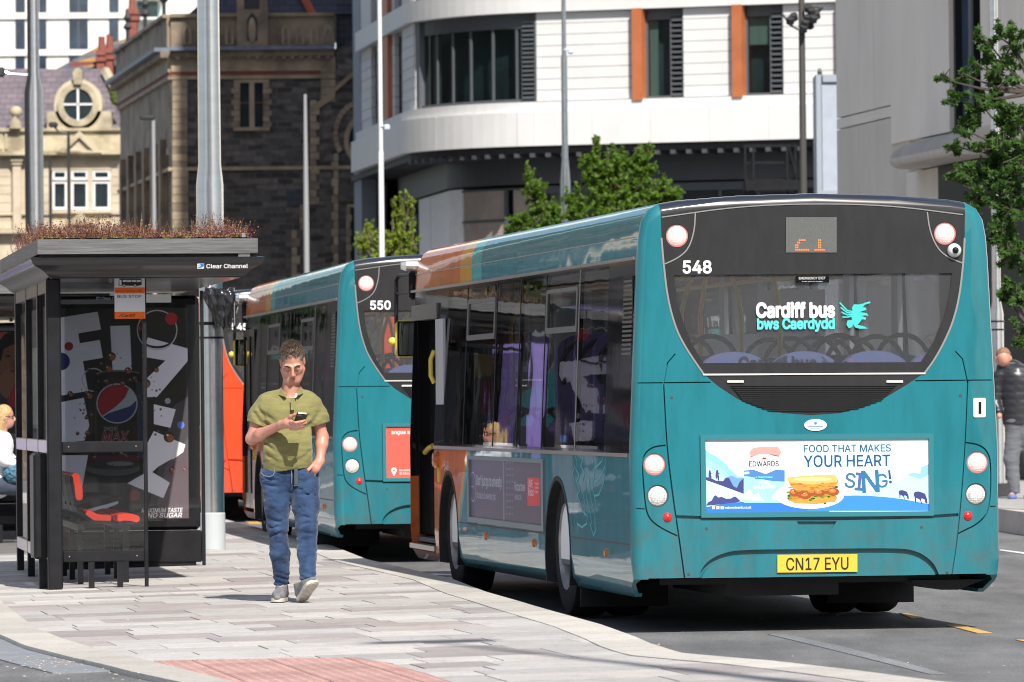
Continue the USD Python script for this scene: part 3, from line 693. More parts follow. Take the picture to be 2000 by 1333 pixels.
C = lambda n, m, t, **k: part(ch_, n, m, t, world=True, **k)
cx0 = P(336, 300, CY)[0]; cx1 = P(720, 300, CY)[0]
CF = Facade([(cx0, CY), (cx1, CY)], 8)
u_l = V([-0.157, 1.0]) / np.hypot(.157, 1)
CL = Facade([V([cx0, CY]) + u_l * 17.5, (cx0, CY)], 8)
C('front_wall', CF.strip(0.02, CF.L[-1], 0, 12.05, 0, 0.6), m_rub)
C('side_wall', CL.strip(0, CL.L[-1], 0, 12.05, 0, 0.6), m_tan2)
def qz(py): return P(480, py, CY)[2]
for a, b, o, n, t in ((112, 140, .10, 'ashlar_band', m_tan), (140, 148, .06, 'brick_band', m_redbrick), (148, 155, .10, 'ashlar_band', m_tan), (100, 112, .32, 'cornice', m_tan2), (92, 100, .5, 'lead_ledge', m_lead), (34, 92, .12, 'parapet', m_tan2), (27, 34, .25, 'coping', m_tan2), (326, 333, .12, 'string_course', m_tan)):
    e = min(CF.L[-1], CF.at(655, 300)[0]) if n != 'string_course' else CF.L[-1]
    C(n, CF.strip(0, e, qz(b) + 0.003, qz(a), o, 0.5), t)
    C(n, CL.strip(0, CL.L[-1] + (0 if n != 'string_course' else 0), qz(b) + 0.003, qz(a), o, 0.5), t)
for k in range(18):
    px = 345 + k * 17.2; C('corbel', CF.rect(px, 102, px + 7, 116, .30, .3), m_tan2)
for k in range(11):
    px = 358 + k * 27.5
    if 455 < px < 530: continue
    pts = [(px, 88), (px, 62)] + [(px + 8 + 8 * math.cos(a), 60 - 11 * math.sin(a)) for a in np.linspace(math.pi, 0, 7)] + [(px + 16, 88)]
    C('parapet_niche', CF.poly(pts, 0.16, 0.05, [[(px + 4, 86), (px + 4, 64), (px + 8, 54), (px + 12, 64), (px + 12, 86)]]), m_tan)
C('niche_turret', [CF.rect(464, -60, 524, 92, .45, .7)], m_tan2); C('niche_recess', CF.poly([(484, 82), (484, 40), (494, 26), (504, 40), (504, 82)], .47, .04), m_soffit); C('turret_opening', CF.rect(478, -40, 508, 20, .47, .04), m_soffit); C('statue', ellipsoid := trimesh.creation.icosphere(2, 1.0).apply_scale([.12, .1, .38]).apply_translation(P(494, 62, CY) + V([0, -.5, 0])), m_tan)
# corner and edge pilasters of ashlar blocks
def blocks(f, px0, px1, y0, y1, n, off, jag=0, mt=(m_tan, m_tan2), parent=None, name='quoin'):
    for k in range(n):
        a, b = y0 + (y1 - y0) * k / n, y0 + (y1 - y0) * (k + 1) / n; j = jag if k % 2 else 0
        part(parent or ch_, name, f.rect(px0 - (j if jag < 0 else 0) * -1 if False else px0 - (abs(j) if jag < 0 else 0), a + .5, px1 + (j if jag > 0 else 0), b - .5, off + rng.uniform(-.01, .015), .3), mt[int(rng.random() < .35)], world=True)
blocks(CF, 337, 366, 156, 330, 12, .08); blocks(CF, 337, 368, 332, 560, 14, .1)
blocks(CF, 627, 655, 112, 200, 6, .09)
# side wall openings and pilasters
for k, t in enumerate(np.linspace(1.5, 15, 6)):
    C('side_pilaster', CL.strip(t, t + 0.6, 0, 9.5, .18, .3), m_tan2)
    f = C('window', CL.strip(t + 0.95, t + 1.9, 6.2, 9.2, .03, .1), m_tan); part(f, 'pane', CL.strip(t + 1.08, t + 1.77, 6.4, 9.0, .035, .02), pane_dark, world=True)
for k in range(3):
    p = CL.pos(3 + k * 6.2); C('finial', lathe([(0, 0), (.16, 0), (.16, .15), (.06, .3), (.06, .7), (.15, .8), (.05, .95), (.13, 1.1), (.03, 1.3), (0, 1.5)], 8).apply_translation([*p, 12.9]), m_soffit)
# windows
def stone_window(x0, y0, x1, y1, lights, jag=5):
    f = C('window', CF.rect(x0, y0, x1, y0 + 6, .07, .2), m_tan)
    part(f, 'sill', CF.rect(x0 - 1, y1 - 7, x1 + 1, y1, .12, .3), m_tan, world=True)
    blocks(CF, x0, x0 + 12, y0 + 6, y1 - 7, 8, .07, -jag, parent=f); blocks(CF, x1 - 12, x1, y0 + 6, y1 - 7, 8, .07, jag, parent=f)
    for a, b in lights: part(f, 'pane', CF.rect(a, y0 + 6, b, y1 - 7, .01, .02), pane_dark, world=True)
    for (a, b), (c, d) in zip(lights[:-1], lights[1:]): part(f, 'mullion', CF.rect(b, y0 + 6, c, y1 - 7, .06, .2), m_tan, world=True)
    return f
w1 = stone_window(457, 156, 526, 256, [(469, 487), (497, 515)])
part(w1, 'transom', CF.rect(469, 200, 515, 202, .02, .03), m_redbrick, world=True)
# right-hand gable wall with a big arched window, buttress with quoins
m_q = (m_tan, m_tan)
C('gable_wall', CF.poly([(655, 100), (655, 180), (600, 215), (600, 800), (760, 800), (760, 60)], .04, .3), m_rub)
C('raking_coping', CF.poly([(655, 180), (655, 192), (608, 222), (606, 208), (627, 196), (700, 130), (700, 142)], .16, .25), m_tan2)
blocks(CF, 606, 618, 196, 400, 14, .12, 6); blocks(CF, 586, 598, 400, 450, 4, .12, 6); blocks(CF, 570, 580, 450, 600, 9, .12, 6)
for k, a in enumerate(np.linspace(100, 205, 11)):
    a0, a1 = math.radians(a), math.radians(a + 9.2)
    C('arch_stone', CF.poly([(708 + r * math.cos(t), 262 - r * 1.18 * math.sin(t)) for r, t in ((57, a0), (57, a1), (48, a1), (48, a0))], .12, .2), m_tan)
blocks(CF, 652, 661, 300, 560, 16, .1, -4)
C('rose_window', CF.disc(714, 275, 42, 52, .09, .15, .78), m_tan); C('rose_pane', CF.disc(714, 275, 32, 40, .05, .03), pane_dark)
f = C('window', CF.rect(678, 400, 712, 405, .1, .2), m_tan); blocks(CF, 676, 684, 405, 520, 8, .1, 3, parent=f); part(f, 'pane', CF.rect(686, 407, 712, 520, .06, .04), pane_dark, world=True)
f = C('notice_plaque', CF.rect(560, 370, 596, 402, .06, .05), m_slate)
# roof
za, zb = qz(27), qz(-330)
X0_, X1_ = P(345, 0, CY)[0], P(900, 0, CY)[0]
roofv = V([[X0_ + .3, CY + .4, za], [X1_, CY + .4, za], [X1_, CY + 6.5, zb], [X0_ + 5.5, CY + 6.5, zb], [X0_ + .3, CY + 14, za], [X1_, CY + 14, za]])
C('roof', trimesh.Trimesh(roofv, [[0, 1, 2], [0, 2, 3], [0, 3, 4], [3, 2, 5], [3, 5, 4], [1, 5, 2], [0, 4, 5], [0, 5, 1]], process=False), m_slate)
C('ridge_tiles', tube([P(585, -20, CY) + V([0, 1.0, 0]), P(611, 29, CY) + V([0, .3, 0])], .13, 6), mat('red_tile', (0.45, 0.10, 0.05), .7))
C('annex_roof', CF.poly([(655, 96), (655, -60), (800, -60), (800, 96)], -.7, .3), m_slate)

# ---- cream stone building with the round window
BY = 212.0
m_cream = mat('cream_stone', (0.56, 0.475, 0.355), 0.8, color2=(0.42, 0.35, 0.255), vscale=0.9, lo=0.4, hi=0.66, world=True, bump=0.2, bscale=6, bdist=0.03)
m_cream2 = mat('weathered_cream', (0.52, 0.45, 0.31), 0.8, color2=(0.25, 0.21, 0.135), vscale=1.1, lo=0.4, hi=0.64, world=True, bump=0.3, bscale=6, bdist=0.03)
m_purple = usdkit.material(stage, '/World/Looks/purple_slate', {
    'g': ('geometry', {}), 'sp': ('separate_xyz', {}), 'cb': ('combine_xyz', {}), 'n': ('noise_texture', {'scale': 0.8, 'detail': 5.0}), 'r': ('rgb_ramp', {'ramp': [(.35, (.75, .78, .8)), (.65, (1.25, 1.15, 1.15))]}), 'm': ('mix', {'mix_type': 'multiply', 'fac': 1.0}),
    'bt': ('brick_texture', {'scale': 1.0, 'brick_width': 0.4, 'row_height': 0.22, 'mortar_size': 0.015, 'color1': (0.135, 0.115, 0.13), 'color2': (0.185, 0.15, 0.165), 'mortar': (0.08, 0.075, 0.08)}),
    'p': ('principled_bsdf', {'roughness': 0.6})}, [('g.position', 'sp.vector'), ('sp.x', 'cb.x'), ('sp.z', 'cb.y'), ('cb.vector', 'bt.vector'), ('g.position', 'n.vector'), ('n.fac', 'r.fac'), ('bt.color', 'm.color1'), ('r.color', 'm.color2'), ('m.color', 'p.base_color')], surface='p.BSDF')
cr_ = thing('corner_building', 'sunlit cream stone building with round dormer window and purple slate roof', 'building', (P(120, 500, BY)[0], BY, 0))
B = lambda n, m, t, **k: part(cr_, n, m, t, world=True, **k)
BF = Facade([(P(-140, 400, BY)[0], BY), (P(238, 400, BY)[0], BY)], 8); eB = BF.L[-1]
bz = lambda py: P(110, py, BY)[2]
B('wall', BF.strip(0, eB, 0, bz(303), 0, .6), m_cream)
B('side_wall', box(BF.p[1, 0] - .6, BF.p[1, 0], BY + .01, BY + 12, 0, bz(258)), m_cream2)
for a, b, o, n, t in ((296, 304, .5, 'cornice', m_cream2), (304, 309, .25, 'cornice', m_cream2), (256, 296, .05, 'parapet', m_cream2), (251, 257, .2, 'coping', m_cream2), (448, 456, .4, 'ledge', m_cream2), (416, 420, .15, 'ledge', m_cream)):
    B(n, BF.strip(0, eB, bz(b) + .003, bz(a), o, .6), t)
# ashlar courses
for r in range(8):
    for a, b in ((-40, 22), (48, 98), (219, 237)):
        y0 = 312 + r * 17; B('ashlar_block', BF.rect(a + .4, y0 + .5, b - .4, y0 + 16.5, .03 + rng.uniform(0, .012), .1), m_cream)
B('balustrade', [BF.rect(x, 262, x + 5, 292, .12, .2) for x in range(-30, 16, 10)], m_cream2)
B('pediment', BF.poly([(113, 300), (157, 257), (201, 300)], .55, .6, [[(130, 296), (157, 270), (184, 296)]]), m_cream2); B('pediment_field', BF.poly([(129, 297), (157, 269), (185, 297)], .4, .3), m_cream)
B('dormer_base', BF.rect(92, 218, 218, 252, .1, .8), m_cream2)
B('dormer_drum', BF.disc(153, 205, 47, 50, .1, 1.2), m_cream); B('dormer_ring', BF.disc(153, 205, 40, 43, .22, .2, .72), m_cream2)
f = B('round_window', BF.disc(153, 205, 29, 31, .14, .05), pane_dark); part(f, 'glazing_bar', [BF.rect(151, 175, 155, 235, .2, .05), BF.rect(124, 203, 182, 206.5, .2, .05)], white_paint, world=True); part(f, 'frame', BF.disc(153, 205, 31, 33, .2, .06, .92), white_paint, world=True)
B('keystone', [BF.poly([(146, 166), (143, 142), (163, 142), (160, 166)], .35, .5), BF.disc(153, 142, 8, 8, .3, .4)], m_cream2)
B('pilaster', BF.rect(26, 322, 42, 448, .22, .3), m_cream); B('capital', [BF.rect(22, 310, 46, 316, .34, .4), BF.rect(24, 316, 44, 323, .28, .35)], m_cream2)
B('urn_pedestal', BF.poly([(20, 252), (23, 236), (28, 232), (31, 222), (34, 232), (39, 236), (42, 252)], .35, .7), m_cream2); B('ball_finial', trimesh.creation.icosphere(3, .24).apply_scale([1, 1, .9]).apply_translation(P(31, 219, BY - .2)), m_cream2)
f = B('window', BF.rect(100, 329, 217, 333, .12, .2), m_cream)
for a, b in ((103, 131), (140, 172), (182, 215)):
    for y0, y1 in ((334, 352), (356, 410)):
        part(f, 'pane', BF.rect(a + 3, y0 + 2, b - 3, y1 - 4, .035, .03), pane_dark, world=True)
        part(f, 'frame', BF.poly([(a, y0), (b, y0), (b, y1), (a, y1)], .09, .06, [[(a + 4, y0 + 3), (b - 4, y0 + 3), (b - 4, y1 - 5), (a + 4, y1 - 5)]]), white_paint, world=True)
part(f, 'mullion', [BF.rect(131, 333, 140, 412, .12, .2), BF.rect(172, 333, 182, 412, .12, .2)], m_cream, world=True); part(f, 'sill', BF.rect(98, 411, 219, 417, .2, .3), m_cream, world=True)
B('lower_gable', BF.poly([(132, 440), (158, 414), (184, 440)], .45, .4), m_cream2)
B('roof', trimesh.Trimesh(V([P(-140, 251, BY + .3), P(244, 251, BY + .3), P(208, 135, BY + 4.5), P(-140, 135, BY + 4.5), P(-140, 251, BY + 9), P(244, 251, BY + 9)]), [[0, 1, 2], [0, 2, 3], [1, 5, 2], [3, 2, 5], [3, 5, 4], [0, 3, 4]], process=False), m_purple)
B('raking_coping', tube([P(206, 140, BY + 4), P(262, 238, BY + .2)], .2, 6), m_cream2)
B('ivy_tuft', trimesh.util.concatenate([moved(trimesh.creation.icosphere(1, .16), P(225 + rng.uniform(-5, 5), 188 + rng.uniform(-12, 12), BY - .1)) for _ in range(16)]), leafmat('moss', (.1, .14, .02), (.2, .22, .05)))
# ---- red brick house behind
RY = 228.0
rb = thing('brick_house', 'red brick house with tall chimneys and lichen covered roof', 'house', (P(240, 500, RY)[0], RY, 0))
RB = lambda n, m, t, **k: part(rb, n, m, t, world=True, **k)
m_brk = mat('dark_red_brick', (0.16, 0.055, 0.05), .85, color2=(.22, .07, .06), vscale=3, world=True)
RB('wall', pbox(140, 120, 330, 800, RY, 8), m_brk)
rf = RB('roof', trimesh.Trimesh(V([P(95, 143, RY - .4), P(300, 120, RY - .4), P(300, 60, RY + 3.5), P(190, 92, RY + 3.5), P(95, 143, RY + 8), P(300, 118, RY + 8)]), [[0, 1, 2], [0, 2, 3], [0, 3, 4], [3, 2, 5], [3, 5, 4], [1, 5, 2]], process=False), mat('lichen_slate', (.09, .10, .13), .7, color2=(.40, .23, .05), vscale=.9, lo=.46, hi=.58, world=True))
def chimney(x0, x1, y0, y1, Y):
    c = RB('chimney', pbox(x0, y0 + 10, x1, y1, Y, .7), m_redbrick); part(c, 'chimney_cap', [pbox(x0 - 3, y0 + 14, x1 + 3, y0 + 22, Y - .08, .86), pbox(x0 - 2, y0, x1 + 2, y0 + 10, Y - .06, .82)], m_redbrick, world=True)
    xm = P((x0 + x1) / 2, 0, Y)[0]; part(c, 'chimney_pot', lathe([(0, 0), (.16, 0), (.13, .5), (.16, .55), (0, .55)], 10).apply_translation([xm, Y + .35, P((x0 + x1) / 2, y0, Y)[2]]), m_redbrick, world=True)
chimney(246, 268, 18, 118, RY - .6); chimney(189, 204, 98, 150, RY - 1.2); chimney(205, 220, 94, 150, RY - 1.0)

# ---- pale apartment tower far behind
TY = 300.0
tb = thing('apartment_tower', 'pale apartment tower with gridded windows behind the old roofs', 'building', (P(190, 500, TY)[0], TY, 0))
TBm = mat('pale_panel', (0.74, 0.73, 0.68), .6, var=.03, vscale=.3, world=True)
TB = lambda n, m, t, **k: part(tb, n, m, t, world=True, **k)
TB('wall', pbox(-160, -900, 385, 800, TY, 12), TBm)
for py in (-110, -36, 28, 100): TB('floor_band', pbox(-160, py, 262, py + 9, TY - .15, .3), TBm)
for x0, x1 in ((-150, -120), (-90, -55), (30, 49), (76, 91), (135, 172), (213, 232)):
    for y0, y1 in ((-105, -44), (-30, 24), (37, 96), (109, 175)):
        f = TB('window', pbox(x0, y0, x1, y1, TY - .05, .2), frame_grey)
        n = 2 if x1 - x0 > 25 else 1
        for k in range(n): part(f, 'pane', pbox(x0 + 1.5 + k * (x1 - x0) / n, y0 + 1.5, x0 + (k + 1) * (x1 - x0) / n - 1.5, y1 - 1.5, TY - .08, .05), pane_blue, world=True)
for y0 in (-40, 0):
    f = TB('balcony', pbox(262, y0 + 34, 315, y0 + 38, TY - 1.5, 1.6), TBm); part(f, 'balustrade', pbox(262, y0 + 12, 315, y0 + 34, TY - 1.5, .04), glass('pale_glass', (.75, .9, .9)), world=True)
    TB('window', pbox(268, y0 + 4, 308, y0 + 33, TY - .05, .2), pane_blue)

# ---- concrete building at the right
cwl = [V([4.42 + .10, 92.8]), V([6.55, 85.0]), V([6.55, 85.0]) + V([.152, -.988]) * 7.5]
cwl[0] = V([6.55, 85.0]) + V([-.152, .988]) * 7.95
CWF = Facade([cwl[0], cwl[1], cwl[2]], 6)
cn = thing('concrete_building', 'pale concrete fronted building in shade with curved canopy', 'building', (6.6, 85, 0))
N = lambda n, m, t, **k: part(cn, n, m, t, world=True, **k)
m_con = mat('pale_concrete', (0.80, 0.73, 0.64), .75, color2=(.70, .64, .56), vscale=.7, lo=.35, hi=.65, stretch=(1, 1, .35), world=True, bump=.15, bscale=40)
m_con2 = mat('ribbed_concrete', (0.74, 0.68, 0.60), .75, color2=(.62, .57, .50), vscale=.9, stretch=(1, 1, .2), world=True)
sc = lambda px, z=6.0: np.interp(px, CWF.pxs(z), CWF.q)
cz = lambda px, py: CWF.at(px, py)[1]
joints = [0.0, sc(1679), sc(1708), sc(1742), sc(1800), sc(1857)]
zj0, zj1 = cz(1741, 229), cz(1741, 206)
for k, (a, b) in enumerate(zip(joints[:3], joints[1:4])):
    N('wall_panel', CWF.strip(a + .008, b - .008, zj1 + .01, 15, 0, .3), m_con); N('wall_panel', CWF.strip(a + .008, b - .008, zj0 + .01, zj1 - .01, 0, .3), m_con)
for a, b in zip(joints[3:5], joints[4:6]): N('wall_panel', CWF.strip(a + .004, b - .004, 5.5, 15, .02, .3), m_con)
nr = 46
for k in range(nr):
    a = (sc(1775)) * k / nr; N('rib', CWF.strip(a, a + sc(1775) / nr * .72, 0, zj0 - .01, .0, .2), m_con2)
N('backing', CWF.strip(0, sc(1857), 0, 15, -.12, .2), m_con2)
s5, s6 = sc(1857), sc(1922)
N('window_strip', [CWF.strip(s5, s5 + .12, 0, 15, -.05, .3), CWF.strip(s5 + .55 * (s6 - s5), s5 + .6 * (s6 - s5), 0, 15, -.05, .2)], black_satin)
N('pane', CWF.strip(s5 + .13, s5 + .54 * (s6 - s5), 0, 15, -.15, .05), pane_blue); N('dark_panel', CWF.strip(s5 + .61 * (s6 - s5), s6, 0, 15, -.2, .1), black_satin)
for k in range(5):
    a = s6 + .02 + k * 1.25; N('wall_panel', CWF.strip(a, min(a + 1.23, CWF.L[-1]), 0, 15, .05, .3), m_con)
# curved canopy: swept lip
cs0, cs1 = sc(1793), sc(1857) + 3.2
zc0, zc1 = cz(1800, 345), cz(1860, 255)
lip = [(-.3, 0), (1.1, 0), (1.25, .08), (1.3, .25), (1.18, .5), (.85, .72), (.3, .9), (-.3, 1.0)]
vs = []
K = 14
for k in range(K + 1):
    ss = cs0 + (cs1 - cs0) * k / K; g = min(1.0, math.sqrt(max(0.0, 1 - (1 - min(1, k / 4.0)) ** 2)) + 0.02)
    p, n = CWF.pos(ss), V([-.988, -.152])
    vs.append([[*(p + n * (o * g * .55 if o > 0 else o)), 5.02 + h * .47] for o, h in lip])
vs = V(vs); nl = len(lip); fs = []
for k in range(K):
    for j in range(nl):
        j2 = (j + 1) % nl; a, b = k * nl, (k + 1) * nl; fs += [[a + j, b + j, b + j2], [a + j, b + j2, a + j2]]
fs += [[0, j, j + 1] for j in range(1, nl - 1)] + [[K * nl, K * nl + j + 1, K * nl + j] for j in range(1, nl - 1)]
cm = trimesh.Trimesh(vs.reshape(-1, 3), fs, process=False)
if cm.volume < 0: cm.invert()
N('canopy', cm, mat('canopy_concrete', (.50, .47, .43), .75, var=.1, world=True), smooth=40)
N('entrance', CWF.strip(sc(1772), sc(1835), 0, 5.0, .03, .2), m_con2); N('doorway', CWF.strip(sc(1838), s6 + 3, 0, 5.0, .06, .1), black_satin)
N('block', prism_z(Polygon([tuple(cwl[0] + V([.1, .05])), tuple(cwl[2] + V([.2, 0])), (40, cwl[2][1]), (40, 93)]).buffer(-.12), .05, 14.9), m_con2)

# ---- what stands left of the frame and shows in the buses' sides
mat('dark_stone', (.055, .05, .048), .8, var=.2, world=True)
def block(label, x0, x1, y0, y1, h, mw, step, seed):
    t = thing('street_building', label, 'building', (x1, y0, 0)); fl = int((h - 2) / 3.4)
    part(t, 'wall', box(x0, x1, y0, y1, 0, h), mw, world=True); part(t, 'cornice', box(x0, x1 + .4, y0 - .4, y1, h - .8, h - .2), mw, world=True)
    part(t, 'side_wall', box(x1 - .5, x1 + .03, y0 + .3, y1 - .1, 0.05, h - .9), MATS['dark_stone'], world=True)
    for f in range(fl):
        z = 1.0 + f * 3.4
        for x in np.arange(x0 + 1, x1 - 1.6, step): w = part(t, 'window', box(x, x + 1.3, y0 - .06, y0, z, z + 2.0), frame_grey, world=True); part(w, 'pane', box(x + .08, x + 1.22, y0 - .075, y0 - .06, z + .08, z + 1.92), pane_dark, world=True)
        for y in np.arange(y0 + 1, min(y1, y0 + 26) - 1.6, step): w = part(t, 'window', box(x1 + .03, x1 + .06, y, y + 1.3, z, z + 2.0), frame_grey, world=True); part(w, 'pane', box(x1 + .06, x1 + .075, y + .08, y + 1.22, z + .08, z + 1.92), pane_dark, world=True)
block('cream stone block left of the street beyond the shelters', -34, -14.7, 84.5, 98, 27, m_cream, 4.2, 1)
block('dark brick block farther along the left of the street', -40, -22, 118, 160, 30, mat('dark_stone', (.055, .05, .048), .8, var=.2, world=True), 3.4, 2)
block('dark stone block behind the viewer closing the street', -45, 40, -75, -50, 27, MATS['dark_stone'], 3.4, 3)
kc = V([-9.7, 68.6]); ka = math.atan2(.308, .951)
kk = thing('kiosk', 'purple kiosk with cyan stripes left of the bus shelters', 'kiosk', (*kc, zp(*kc)), ka)
m_pur = mat('purple_panel', (.17, .125, .37), .5, var=.06, vscale=2)
for k in range(4): part(kk, 'panel', box(-1.2 + k * .6, -.62 + k * .6, -.02, .02, .15, 2.6, .01), m_pur)
part(kk, 'body', box(-1.21, 1.21, .03, 1.9, 0, 2.66), m_pur); part(kk, 'roof', box(-1.3, 1.3, -.1, 2.0, 2.66, 2.74), frame_grey)
for x in (-.5, .35): part(kk, 'stripe', box(x, x + .12, -.035, -.022, .5, 2.3), mat('cyan_stripe', (.08, .36, .48), .5))
# ================================================================== STREET FURNITURE
def vpole(name, label, px, py, Y, segs, group='lamp columns and posts along the street', base=None, mt=None, extra=None):
    """upright post through photo point (px, py) at distance Y; segs: [(z, radius), ...] from the ground up."""
    X = P(px, py, Y)[0]; zb = gz(Y) if base is None else base
    t = thing(name, label, 'street lamp', (X, Y, zb), group=group)
    part(t, 'post', lathe([(0, 0)] + [(r, z) for z, r in segs] + [(0, segs[-1][0])], 28), mt or steel, smooth=30)
    return t
rng = np.random.default_rng(21)
# big steel column by the shelter
lp_z = zp(-2.85, 54)
t = vpole('street_lamp', 'thick galvanised lamp column rising behind the bus shelter roof', 411.5, 560, 54.0, [(0.0, .112), (2.6, .112), (2.62, .105), (2.63, .108), (2.9, .131), (3.46, .131), (3.66, .109), (8.5, .098)], base=lp_z)
part(t, 'base_sleeve', lathe([(.112, 0), (.119, 0), (.119, .34), (.113, .35), (.112, .35)], 28), mat('grey_sleeve', (.42, .45, .46), .6))
part(t, 'band', [lathe([(.112, 2.13), (.122, 2.13), (.122, 2.16), (.112, 2.16)], 24), lathe([(.112, 2.0), (.122, 2.0), (.122, 2.02), (.112, 2.02)], 24)], black_satin)
part(t, 'arm', tube([(0, 0, 8.3), (.5, -.1, 8.7), (1.4, -.25, 8.8)], .04, 8), steel); part(t, 'lamp_head', box(1.3, 1.95, -.42, -.12, 8.74, 8.86, .05), dark_metal)
# sign wrapped in black plastic on it
wx = thing('wrapped_sign', 'sign wrapped in crumpled black plastic on the thick lamp column', 'sign', (P(428, 580, 53.8)[0], 53.8, lp_z + 2.12))
s = trimesh.creation.box([.27, .16, .36]);
for _ in range(4): s = s.subdivide()
v = s.vertices; d = meshkit.noise(v * V([34, 20, 9]), 3) - .5; d2 = meshkit.fbm(v * V([14, 14, 5]), 3, 8) - .5
k = np.clip((.18 - v[:, 2]) / .36, 0, 1); tap = 1 - .55 * np.clip(k - .35, 0, 1) / .65 - .15 * (k < .1)
v[:, 0] = v[:, 0] * tap + .03 * k; v[:, 1] *= tap
s.vertices = v + s.vertex_normals * (d * .05 + d2 * .09)[:, None]
part(wx, 'plastic_bag', moved(s, 0, -.02, .17), mat('black_plastic', (.012, .012, .013), .14, spec=.7), smooth=50)
part(wx, 'sign_edge', box(.14, .15, -.02, 0, .0, .36), alu)
# other posts
t = vpole('street_lamp', 'grey lamp column at the far left behind the shelter planting', 66.5, 300, 92, [(0, .15), (6.45, .15), (6.75, .098), (12, .09)])
b0 = P(60, 148, 92) - V([P(66.5, 300, 92)[0], 92, gz(92)])
part(t, 'bracket_arm', tube([b0 + V([.05, 0, 0]), b0 + V([-.35, 0, .03]), b0 + V([-.5, 0, .1])], .022, 8), alu); part(t, 'fitting', box(-.72, -.46, -.06, .06, b0[2] - .02, b0[2] + .14, .03), dark_metal)
def camera_fit(t, dx, z): part(t, 'small_camera', [tube([(0, -.05, z), (dx * .7, -.05, z)], .015, 6), box(dx * .6, dx * 1.5, -.12, .0, z - .08, z + .03, .02)], mat('camera_body', (.55, .62, .75), .4))
t = vpole('street_lamp', 'slender white lamp column standing in the small light green tree', 743.5, 250, 110, [(0, .075), (3.9, .075), (4.1, .055), (6.2, .05), (6.22, .04), (12, .036)], mt=white_paint); camera_fit(t, .12, P(743, 247, 110)[2] - gz(110))
t = vpole('street_lamp', 'slender steel lamp column in front of the white office windows', 1103, 250, 110, [(0, .1), (5.6, .1), (6.05, .062), (8.0, .06), (8.05, .043), (12, .04)]); camera_fit(t, .12, P(1103, 98, 110)[2] - gz(110))
t = vpole('street_lamp', 'thin grey lamp post in front of the dark church hall', 597, 300, 150, [(0, .085), (6.5, .07), (9.4, .04)], mt=mat('grey_post', (.3, .31, .32), .5)); 
t = vpole('street_lamp', 'thin lamp post with flat head at the church side wall', 300, 300, 152, [(0, .07), (8.9, .05)], mt=MATS['grey_post']); part(t, 'lamp_head', box(-.36, .05, -.1, .1, 8.86, 8.98, .03), dark_metal)
t = vpole('street_lamp', 'dark lamp post with short arms before the round window', 134, 300, 160, [(0, .06), (8.95, .04)], mt=dark_metal); part(t, 'arm', tube([(0, 0, 8.85), (-.25, 0, 8.9), (-.42, 0, 9.1)], .03, 6), dark_metal); part(t, 'lamp_head', box(-.55, -.3, -.12, .12, 9.05, 9.2, .04), dark_metal)
t = vpole('street_lamp', 'bare dark post left of the triple window', 98, 340, 160, [(0, .06), (8.1, .04)], mt=dark_metal)
# floodlight column
t = vpole('street_lamp', 'dark column with clusters of floodlights in front of the white office', 1567.5, 200, 104, [(0, .08), (6.4, .062), (9.5, .055)], mt=mat('brown_post', (.07, .062, .058), .5))
fl = mat('floodlight_body', (.035, .035, .037), .5)
zc = P(1567, 40, 104)[2] - gz(104)
part(t, 'bracket', [tube([(-.36, -.05, zc + .12), (-.2, -.08, zc - .1), (-.05, -.08, zc - .18)], .025, 6), tube([(-.05, -.1, zc - .1), (.05, -.1, zc + .05), (.38, -.1, zc + .22)], .025, 6), tube([(.1, -.05, zc + .25), (.38, -.05, zc + .22), (.2, -.1, zc)], .02, 6)], fl)
for k, (dx, dz) in enumerate([(-.15, .05), (-.22, -.02), (.05, -.08), (.14, -.1), (.1, .02), (.2, .0), (.26, .08), (.17, .14), (.02, -.17), (.12, .2)]):
    m = lathe([(0, .07), (.07, .06), (.075, -.05), (.05, -.07), (0, -.06)], 12); m.apply_transform(trimesh.transformations.euler_matrix(.6, .2 * (k % 3 - 1), 0)); part(t, 'floodlight', moved(m, dx, -.14 - .05 * (k % 3), zc + dz), fl, smooth=30)
# lamp column on the far right pavement
t = vpole('street_lamp', 'steel lamp column with grey cabinet base beside the large maple', 1944, 400, 68.5, [(0, .085), (2.2, .085), (2.35, .055), (9, .05)], base=.24 + gz(68)); part(t, 'base_cabinet', box(-.16, .16, -.14, .14, 0, .16, .01), dark_metal)
part(t, 'band', [lathe([(.086, z), (.095, z), (.095, z + .02), (.086, z + .02)], 20) for z in (2.0, 2.1)], black_satin)
# lamp column out of the frame whose shadow lies on the paving
a, b = on_pave(1500, 1352), on_pave(842, 1254)
hl = np.linalg.norm((b - a)[:2]) * math.tan(SUN_EL); base = b[:2] + SUN[:2] / np.linalg.norm(SUN[:2]) * 15.3 / math.tan(SUN_EL)
t = thing('street_lamp', 'lamp column near the viewer casting its shadow over the paving', 'street lamp', (*base, zp(*base)), group='lamp columns and posts along the street')
part(t, 'post', lathe([(0, 0), (.11, 0), (.09, 8), (.032, 15.2), (0, 15.2)], 16), steel, smooth=30); part(t, 'lamp_head', box(-.36, .36, -.16, .16, 15.2, 15.32, .03), dark_metal)

